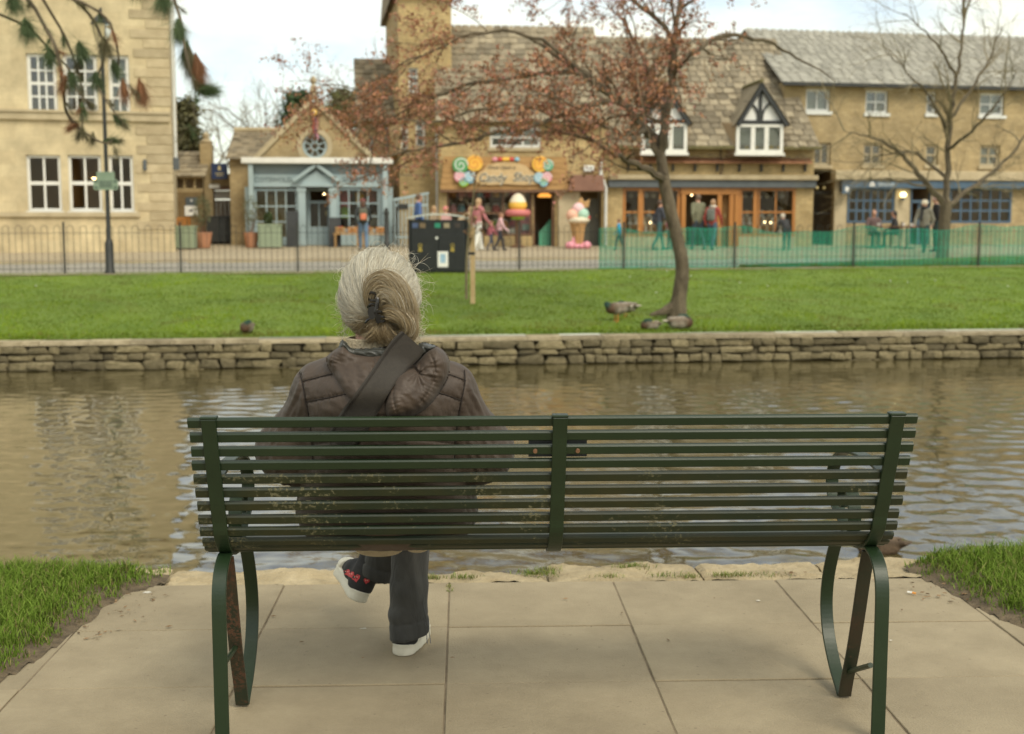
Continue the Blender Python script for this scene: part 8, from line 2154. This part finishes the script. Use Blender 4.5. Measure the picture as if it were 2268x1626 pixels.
    if scarf:
        MB().tube([(sh.x * k + .085 * k * math.cos(a), sh.y * k + .02 + .085 * k * math.sin(a), (sh.z + .06) * k) for a in [2 * math.pi * i / 12 for i in range(13)]], .045 * k, 8).tube([(0.03, (sh.y + .10) * k, (sh.z + .05) * k), (.06, (sh.y + .15) * k, (sh.z - .35) * k)], [.05 * k, .04 * k], 6).build('scarf', cmat(scarf), t, smooth=True)
    if pack:
        o = sdf_obj('backpack', lambda g: f_box(g, (0, (sh.y - .19) * k, (sh.z - .22) * k), (.14 * k, .085 * k, .21 * k), .06 * k), (-.2 * k, (sh.y - .34) * k, (sh.z - .5) * k), (.2 * k, (sh.y - .05) * k, (sh.z + .05) * k), .022, cmat(pack[0]), t, 2)
        sdf_obj('pocket', lambda g: f_box(g, (0, (sh.y - .275) * k, (sh.z - .28) * k), (.10 * k, .03 * k, .11 * k), .03 * k), (-.15 * k, (sh.y - .33) * k, (sh.z - .43) * k), (.15 * k, (sh.y - .22) * k, (sh.z - .13) * k), .016, cmat(pack[1]), o, 1)
        for sx in (-1, 1): MB().tube(catmull([(sx * .09 * k, (sh.y - .12) * k, (sh.z - .02) * k), (sx * .10 * k, (sh.y + .02) * k, (sh.z + .055) * k), (sx * .11 * k, (sh.y + .11) * k, (sh.z - .1) * k), (sx * .10 * k, (sh.y) * k, (sh.z - .36) * k)], 4), .018, 5).build('pack_strap', cmat(pack[0]), o)
    return t
PI = math.pi
ped(805, 38.6, 1.56, .15, 'walker in dark coat with colourful backpack before the blue shop', (.03, .035, .035), (.10, .16, .24), (.10, .05, .03), 'walk', .12, (.16, .045, .04), pack=((.10, .10, .07), (.55, .17, .09)))
ped(927, 40.2, 1.72, -1.2, 'man in bright blue jacket standing behind the black bin', (.07, .13, .30), (.03, .03, .04), (.10, .06, .035))
ped(962, 39.6, 1.36, 1.0, 'fair haired child behind the middle of the black bin', (.30, .24, .16), (.05, .05, .06), (.38, .24, .12), hairlen=.15)
ped(988, 39.4, 1.33, .8, 'child in a pink hat behind the right half of the black bin', (.50, .30, .28), (.05, .05, .06), (.38, .24, .12), hat=(.62, .20, .20))
ped(1016, 39.2, 1.52, -1.3, 'stooping fair haired woman in beige behind the right end of the bin', (.42, .32, .20), (.10, .09, .08), (.45, .32, .18), 'bend', .2)
ped(1058, 38.8, 1.60, -.9, 'fair haired woman in pink top and wide white trousers by the sapling', (.42, .16, .17), (.62, .62, .56), (.42, .28, .15), 'walk', .22, skirt=True, shoe=(.5, .5, .46))
ped(1087, 39.0, .92, -1.2, 'toddler in a pink coat holding on beside the woman in white trousers', (.45, .14, .17), (.06, .07, .10), (.20, .12, .06), 'walk')
ped(1107, 39.0, 1.16, -1.4, 'girl in a pale pink jacket and dark trousers outside the candy shop', (.62, .40, .42), (.03, .03, .04), (.22, .11, .06), 'walk', .12, bulk=1.1)
ped(1372, 39.6, .98, 1.2, 'child in a vivid blue coat behind the left end of the net', (.04, .28, .48), (.04, .06, .08), (.16, .09, .05), 'walk')
ped(1459, 40.2, 1.58, -1.3, 'person in dark grey jacket half hidden by the tree trunk', (.05, .055, .07), (.04, .10, .10), (.10, .06, .04), 'walk')
ped(1484, 40.4, 1.22, -1.0, 'child in pink just right of the tree trunk', (.55, .25, .30), (.06, .06, .08), (.35, .22, .12), 'stand', .1)
ped(1546, 40.4, 1.76, .35, 'man in an olive green jacket at the jeweller doorway', (.155, .155, .095), (.05, .07, .09), (.12, .08, .05), 'walk', bulk=1.08)
ped(1577, 40.1, 1.60, -.5, 'woman in a rust red coat with grey rucksack at the jeweller doorway', (.30, .055, .04), (.05, .09, .13), (.36, .22, .12), 'walk', .06, pack=((.14, .15, .13), (.11, .12, .10)), scarf=(.6, .55, .45))
ped(1742, 40.2, 1.30, .2, 'stooping person with pale fur hat before the right orange window', (.035, .035, .035), (.02, .05, .05), (.45, .40, .32), 'bend', 0, (.52, .47, .38), bulk=1.1)
ped(1932, 43.0, 1.66, PI, 'person in a mauve top seated at the left cafe table', (.13, .085, .08), (.05, .05, .06), (.12, .07, .05), 'sit')
ped(1984, 43.2, 1.62, 1.4, 'dark haired person in black seated at the right cafe table', (.03, .03, .03), (.05, .05, .06), (.03, .022, .018), 'sit', .12)
ped(2046, 38.9, 1.60, 2.5, 'person in cream hat and black scarf beside the bare tree', (.20, .19, .15), (.03, .05, .05), (.40, .36, .28), 'walk', 0, (.66, .58, .44), scarf=(.02, .022, .025), bulk=1.15)
ped(2071, 39.5, 1.74, 1.5, 'person in black coat and pale pink hat next to the bare tree', (.018, .018, .02), (.02, .04, .04), (.3, .2, .15), 'stand', 0, (.55, .36, .32), bulk=1.1)
def chair_for(px, Y, rz, label):
    p = on_pave(at_Y(px, 540, Y)); t = empty('cafe_chair', p, rz, label, 'chair', 'cafe chairs')
    MB().box(-.2, .2, -.2, .2, .40, .43).build('seat', m_brown, t)
    for sx in (-.18, .18):
        for sy in (-.18, .18): MB().tube([(sx, sy, 0), (sx, sy, .40 if sy > 0 else .85)], .014, 6).build('leg', m_iron, t)
    MB().box(-.2, .2, -.2, -.17, .62, .85).build('backrest', m_brown, t)
chair_for(1932, 43.0, PI, 'cafe chair under the person in mauve'); chair_for(1984, 43.2, 1.4, 'cafe chair under the dark haired person in black')
for px, Y, lb in ((1935, 42.2, 'dark wooden cafe table before the seated person in mauve'), (1990, 42.5, 'dark wooden cafe table before the dark haired sitter'), (2008, 42.0, 'dark wooden cafe table right of the other two')):
    p = on_pave(at_Y(px, 540, Y)); t = empty('cafe_table', p, rad(11), lb, 'table', 'cafe tables')
    MB().box(-.36, .36, -.36, .36, .70, .735).build('table_top', m_brown, t, bevel=.006); MB().tube([(0, 0, .03), (0, 0, .70)], .03, 8).build('pedestal', m_iron, t); MB().lathe([(.26, 0), (.25, .03), (.04, .04)], 14).build('foot', m_iron, t)
    c = empty('cup', (p.x + .1, p.y - .1, p.z + .735), 0, 'white cup on the ' + lb.split(' before')[0].split(' right')[0] + (' of the person in mauve' if px == 1935 else ' of the dark haired sitter' if px == 1990 else ' farthest right'), 'cup', 'cups on the cafe tables')
    MB().lathe([(.03, 0), (.04, .02), (.05, .10), (.044, .10), (.03, .03)], 12).build('bowl', m_plaster, c, smooth=True); MB().tube([(.045, 0, .08), (.075, 0, .07), (.07, 0, .04), (.04, 0, .03)], .006, 5).build('handle', m_plaster, c)

# ================================================================ DUCKS
m_feather = M_vcol('feathers', .75, .2)
m_bill = M('yellow green bill', (.42, .36, .08), None, rough=.5); m_foot = M('orange webbed foot', (.55, .20, .04), None, rough=.6)
DG, DBR, DGY, DBK, DW, DWG = (.02, .055, .04), (.10, .055, .032), (.34, .30, .24), (.03, .026, .022), (.55, .50, .40), (.17, .13, .09)
def duck(p, rz, label, pose, s=1.0, female=False):
    t = empty('duck', p, rz, label, 'duck', 'mallard ducks'); z0 = .10 if pose in ('stand', 'preen') else 0.0
    bz = z0 + .095
    if pose == 'sleep': hd = Vector((.03, .045, bz + .085)); nk0 = Vector((.13, 0, bz + .03))
    elif pose == 'preen': hd = Vector((.10, -.10, bz + .05)); nk0 = Vector((.16, 0, bz + .04))
    else: hd = Vector((.22, 0, bz + .17)); nk0 = Vector((.16, 0, bz + .04))
    P = [(DBR, ((-.02, 0, bz), (.12, 0, bz + .005)), .088, .078, (1, .95, 1)), (DGY, ((-.08, 0, bz), (.02, 0, bz)), .080, .092, (1, 1, .95)), (DBK, ((-.19, 0, bz + .025), (-.11, 0, bz + .01)), .03, .068, (1, 1, .8)),
         (DW, ((-.26, 0, bz + .04), (-.20, 0, bz + .03)), .012, .03, (1, 1.6, .6)), (DWG, ((-.17, .055, bz + .045), (.06, .062, bz + .035)), .020, .048, (1, .7, 1)), (DWG, ((-.17, -.055, bz + .045), (.06, -.062, bz + .035)), .020, .048, (1, .7, 1)),
         (DGY, ((-.16, .0, bz + .075), (.04, .0, bz + .075)), .016, .03, (1, 2, .6)), (DG, (tuple(nk0), tuple(nk0.lerp(hd, .6) + Vector((.03, 0, .02)))), .052, .038, (1, 1, 1)), (DG, (tuple(nk0.lerp(hd, .6) + Vector((.03, 0, .02))), tuple(hd)), .038, .040, (1, 1, 1)), (DG, (tuple(hd), tuple(hd + Vector((.02, 0, .004)))), .043, .036, (1, .9, 1))]
    if pose == 'sleep': P += [(DBK, ((-.10, .03, bz + .07), (.0, .05, bz + .06)), .012, .02, (1, 1, 1))]
    cols = np.array([c for c, *_ in P])
    if female: cols = cols * 0 + np.array([.12, .085, .055]) * NPR.uniform(.6, 1.4, (len(P), 1))
    def ev(g): return [f_cap(g, q[1][0], q[1][1], q[2], q[3], q[4]) for q in P]
    def fn(g):
        d = None
        for q in ev(g): d = q if d is None else smin(d, q, .018)
        return d
    def cf(V):
        E_ = np.stack(ev(Pts(V))); w = np.exp(-np.clip(E_ - E_.min(0), 0, 1) / .008); c = (w[:, :, None] * cols[:, None]).sum(0) / w.sum(0)[:, None]
        n = np.array([mnoise.noise(Vector(v * 45)) for v in V])[:, None]; return np.clip(c * (1 + .45 * n), 0, 1)
    b = sdf_obj('body', fn, (-.30, -.17, z0 - .03), (.30, .17, bz + .26), .0095, m_feather, t, 1, colfn=cf)
    bd = Vector((.9, 0, -.25)) if pose == 'stand' else (Vector((-.7, -.1, -.5)) if pose == 'preen' else Vector((-.9, .2, -.2)))
    MB().tube([hd + bd * .03, hd + bd * .065, hd + bd * .092], [.018, .014, .011], 7).build('bill', m_bill if not female else m_brown, t, smooth=True)
    for sy in (-1, 1): MB().ball(tuple(hd + Vector((.012, sy * .036, .012))), .006, 6, 4).build('eye', m_black, t)
    if pose in ('stand', 'preen'):
        for sy in (-1, 1):
            lg = MB().tube([(.02, sy * .045, bz - .06), (.025, sy * .045, .01)], .008, 6).build('leg', m_foot, t)
            MB().add([(.0, sy * .045, .006), (.075, sy * .045 - .03, .003), (.085, sy * .045, .003), (.075, sy * .045 + .03, .003), (.02, sy * .045, .016)], [(0, 1, 4), (1, 2, 4), (2, 3, 4), (3, 0, 4), (0, 3, 2, 1)]).build('foot', m_foot, lg)
    t.scale = (s, s, s); return t
def lawn_at(px, py):
    """lawn point seen at a picture position"""
    best = None
    for k in range(400):
        Y = 18.5 + k * .035; p = at_Y(px, py, Y)
        # height of the lawn there
        sw = (p.x - W0.x) * -WD.y + (p.y - W0.y) * WD.x; sf = -s_of(p.x, p.y); q = sw / max(sw + sf, .01)
        zl = lerp(-.405, .212, max(q, 0) ** .92)
        if p.z <= zl + .002: return Vector((p.x, p.y, zl + .0))
    return p
d_ = lawn_at(1368, 713); duck(d_, rad(205), 'mallard preening its wing, standing left of the tree', 'preen', 1.12)
d_ = lawn_at(1377, 709); duck(d_ + Vector((.12, .30, 0)), rad(150), 'mallard standing hunched close behind the preening one', 'preen', 1.0)
d_ = lawn_at(1441, 729); duck(d_ + Vector((0, 0, -.02)), rad(190), 'mallard asleep in the grass between the preening duck and the trunk', 'sleep', .85)
d_ = lawn_at(1505, 729); duck(d_ + Vector((0, 0, -.01)), rad(8), 'mallard asleep with head tucked in front of the tree trunk', 'sleep', 1.12)
d_ = lawn_at(548, 739); duck(d_ + Vector((0, 0, .0)), rad(-100), 'lone mallard resting near the wall on the left lawn', 'sleep', .95)
d_ = at_z(1950, 1224, ZW); duck(d_ + Vector((0, 0, -.035)), rad(178), 'brown duck swimming just beyond the right end of the bench', 'sleep', .78, True)
# daisies
m_petal = M('white petals', (.80, .80, .76), None, rough=.7)
dm = MB().lathe([(.018, 0), (.022, .006), (.005, .012)], 8).mesh('flower'); dm.materials.append(m_petal); sm_ = MB().tube([(0, 0, -.05), (0, 0, 0)], .003, 4).mesh('stem'); sm_.materials.append(leafm)
for (a, b) in ((1638, 632), (1972, 629), (2011, 631), (2071, 627), (1531, 617), (1477, 607), (570, 596), (733, 601), (1395, 619), (1453, 655), (2232, 640), (80, 640), (1700, 640)):
    t = empty('daisy', lawn_at(a, b) + Vector((0, 0, .06)), 0, 'small white daisy standing out in the lawn across the river', 'flower', 'daisies in the lawn'); new_obj('flower_head', dm, None, t); new_obj('stem', sm_, None, t)
# ================================================================ STREET FURNITURE AND SMALL THINGS
m_bblk = M('glossy black bin panel', (.012, .014, .014), (.02, .022, .022), 6, .35)
pb_ = street_at(970, -.35); pb_.z = .17
t = empty('litter_bin', pb_, FANG * .4, 'wide black double litter bin with pale lid at the railing', 'bin')
bw2 = 130 / 2 * pb_.y / FPX; bh = at_Y(970, 487, pb_.y).z - pb_.z
MB().box(-bw2 + .05, bw2 - .05, -.30, .34, .0, bh).build('body', m_bblk, t, bevel=.02)
for k in (-1, 1):
    MB().box(*sorted((k * .012, k * (bw2 - .06))), -.325, -.301, .05, bh * .72).build('door_panel', m_bblk, t, bevel=.008)
    MB().box(*sorted((k * (bw2 - .05), k * bw2)), -.33, .36, 0, bh + .02).build('end_frame', m_bblk, t, bevel=.012)
ap_ = [(-.56, (.07, .10, .19)), (-.38, (.17, .12, .07)), (-.02, (.03, .22, .14)), (.20, (.30, .25, .16)), (.46, (.05, .04, .035))]
for x, c in ap_: MB().box(x * bw2 / .72 - .065, x * bw2 / .72 + .065, -.312, -.300, bh * .85, bh * .94).build('aperture', cmat(c), t)
vs = []; n = 10
for i in range(n + 1):
    x = lerp(-bw2 - .02, bw2 + .02, i / n); zc_ = bh + .02 + .09 * (1 - (2 * i / n - 1) ** 2)
    vs += [(x, -.36, zc_), (x, .38, zc_), (x, .38, zc_ + .035), (x, -.36, zc_ + .035)]
MB().add(vs, [(4 * i + k, 4 * i + (k + 1) % 4, 4 * i + 4 + (k + 1) % 4, 4 * i + 4 + k) for i in range(n) for k in range(4)] + [(0, 1, 2, 3), (4 * n + 3, 4 * n + 2, 4 * n + 1, 4 * n)]).build('lid', M('pale grey metal lid', (.52, .53, .49), (.60, .61, .56), 4, .4), t)
q = (at_Y(978, 565, pb_.y - .33).x - pb_.x); MB().box(q - .12, q + .12, -.331, -.326, .14, .50).build('notice', m_plaster, t); MB().box(q - .06, q + .06, -.334, -.331, .24, .44).build('notice_picture', flat('notice blue', (.30, .45, .58)), t)
for x in (-.42, .32):
    MB().ring(x, bh * .52, .028, .045, -.331, -.3255, 12).prism([(x - .05, bh * .52 - .14), (x + .05, bh * .52 - .14), (x + .03, bh * .52 - .05), (x - .03, bh * .52 - .05)], -.331, -.3255).build('symbol', flat('mustard print', (.36, .27, .05)), t)
MB().disc(-.04, bh * .66, .04, -.331, -.3255, 4).build('diamond_badge', m_lletter, t)
w_ = street_at(910, -.1); t = empty('wooden_post', (w_.x, w_.y, .17), FANG, 'plain wooden post at the left end of the litter bin', 'post')
MB().box(-.06, .06, -.05, .05, -.2, 1.16).build('shaft', m_brown, t, bevel=.008); MB().prism([(-.07, 1.16), (.07, 1.16), (0, 1.22)], -.06, .06).build('cap', m_brown, t)
w_ = on_pave(street_at(856, 9.0)); t = empty('bollard', w_, 0, 'tall slim black bollard in front of the picket railing', 'bollard')
MB().lathe([(.10, 0), (.10, .25), (.075, .28), (.07, 1.10), (.09, 1.12), (.09, 1.16), (.05, 1.2), (.06, 1.25), (.01, 1.3)], 12).build('shaft', m_iron, t, smooth=True)
# lamp post with finger plates
lb0 = at_z(240, 598, .20); lb0 = street_at(240, -.05); t = empty('street_lamp', (lb0.x, lb0.y, .2), 0, 'slim black lamp post with green plates beside the left railing', 'street lamp')
zz = lambda py: at_Y(236, py, lb0.y).z - .2
MB().lathe([(.115, -.05), (.115, .05), (.095, .08), (.095, zz(540)), (.075, zz(535)), (.052, zz(528)), (.045, zz(400)), (.040, zz(130)), (.036, 4.9)], 14).build('column', m_iron, t, smooth=True)
MB().lathe([(.05, 4.9), (.09, 4.95), (.10, 5.0), (.05, 5.02)], 10).box(-.25, .25, -.012, .012, 4.72, 4.745).build('collar', m_iron, t)
lan = MB(); 
for k in range(4):
    a = math.pi / 4 + k * math.pi / 2; c_, s_ = math.cos(a), math.sin(a); lan.tube([(c_ * .11, s_ * .11, 5.02), (c_ * .2, s_ * .2, 5.42)], .012, 5)
ln_ = lan.lathe([(.22, 5.42), (.24, 5.44), (.10, 5.60), (.03, 5.66), (.03, 5.74), (.005, 5.78)], 4).build('lantern', m_iron, t)
MB().lathe([(.135, 5.03), (.255, 5.41)], 4).build('pane', m_glass, ln_)
m_sage = M('pale green sign enamel', (.20, .27, .19), (.25, .32, .23), 6, .5)
pm_ = MB().box(-.20, .20, -.075, -.060, zz(401), zz(381)).build('plate', m_sage, t, bevel=.006)
r0 = zz(409); pts = [(-.27, r0 - .10), (-.23, r0 - .12), (.23, r0 - .12), (.27, r0 - .10), (.27, r0 + .08), (.23, r0 + .11), (-.23, r0 + .11), (-.27, r0 + .08)]
pl2 = MB().prism(pts, -.085, -.068).build('plate', m_sage, t)
for k in range(3): MB().box(-.14, .14, -.089, -.0855, r0 + .05 - k * .05, r0 + .07 - k * .05).build('lettering', m_letter, pl2)
for sx in (-1, 1):
    for sz in (-1, 1): MB().disc(sx * .21, r0 + sz * .065, .024, -.089, -.0855, 8).build('bolt', m_letter, pl2)
# litter on the paving
p = at_z(2018, 1315, .004); t = empty('cigarette_butt', p, rad(-35), 'crushed cigarette butt lying on the paving at the right', 'cigarette butt')
MB().tube([(-.014, 0, .004), (.004, .001, .004)], .0038, 7).build('paper', m_plaster, t); MB().tube([(.0042, .001, .004), (.016, 0, .004)], .0039, 7).build('filter', C_org, t)
m_drop = M('dried white dropping', (.62, .59, .50), (.5, .47, .40), 60, .9)
for a, b, r, lb in ((325, 1312, .022, 'white splash of bird dropping on the left paving'), (805, 1392, .012, 'faint white mark on the slab by the left bench leg'), (1680, 1330, .010, 'small white fleck on the slab right of the bench middle'), (1972, 1418, .006, 'tiny white fleck near the right bench leg')):
    c = at_z(a, b, .0025); b_ = MB(); n = 18; rr = random.Random(a)
    V = [(r * rr.uniform(.35, 1.3) * math.cos(2 * math.pi * k / n), .6 * r * rr.uniform(.35, 1.3) * math.sin(2 * math.pi * k / n), 0) for k in range(n)]
    o = b_.add(V + [(0, 0, .002)], [(k, (k + 1) % n, n) for k in range(n)]).build('bird_dropping', m_drop); o.location = c; tag(o, lb, 'dropping')
# dead leaves and crumbs along the soil edge
m_dry = M_vcol('dry leaf litter', .9, .1); rg = np.random.default_rng(12); P = []
for (a, b, n_, sx_, sy_) in ((270, 1345, 26, 40, 18), (180, 1400, 26, 40, 18), (2090, 1320, 26, 40, 14), (2030, 1290, 20, 40, 12), (1730, 1268, 16, 25, 4), (330, 1320, 16, 30, 10), (700, 1400, 6, 300, 60), (1500, 1400, 8, 300, 60)):
    for _ in range(n_):
        q = at_z(a + rg.normal() * sx_, b + rg.normal() * sy_, .006); P.append((q.x, q.y, .004 + .006 * rg.random()))
P = np.array(P); n_ = len(P); th = rg.uniform(0, 6.28, n_); L_ = rg.uniform(.004, .014, n_); wv = L_ * rg.uniform(.15, .5, n_); dx, dy = np.cos(th), np.sin(th)
V = np.stack([P - np.stack([dx * L_, dy * L_, 0 * L_], 1), P + np.stack([-dy * wv, dx * wv, L_ * .2], 1), P + np.stack([dx * L_, dy * L_, L_ * .15], 1), P - np.stack([-dy * wv, dx * wv, 0 * L_], 1)], 1).reshape(-1, 3)
tag(np_mesh('leaf_litter', V, np.arange(4 * n_).reshape(-1, 4), m_dry, None, False, np.repeat(np.array([.20, .13, .07]) * rg.uniform(.4, 1.5, (n_, 1)), 4, 0)), 'scattered bits of dry leaf and twig along the edges of the paving', 'leaf litter', kind='stuff')
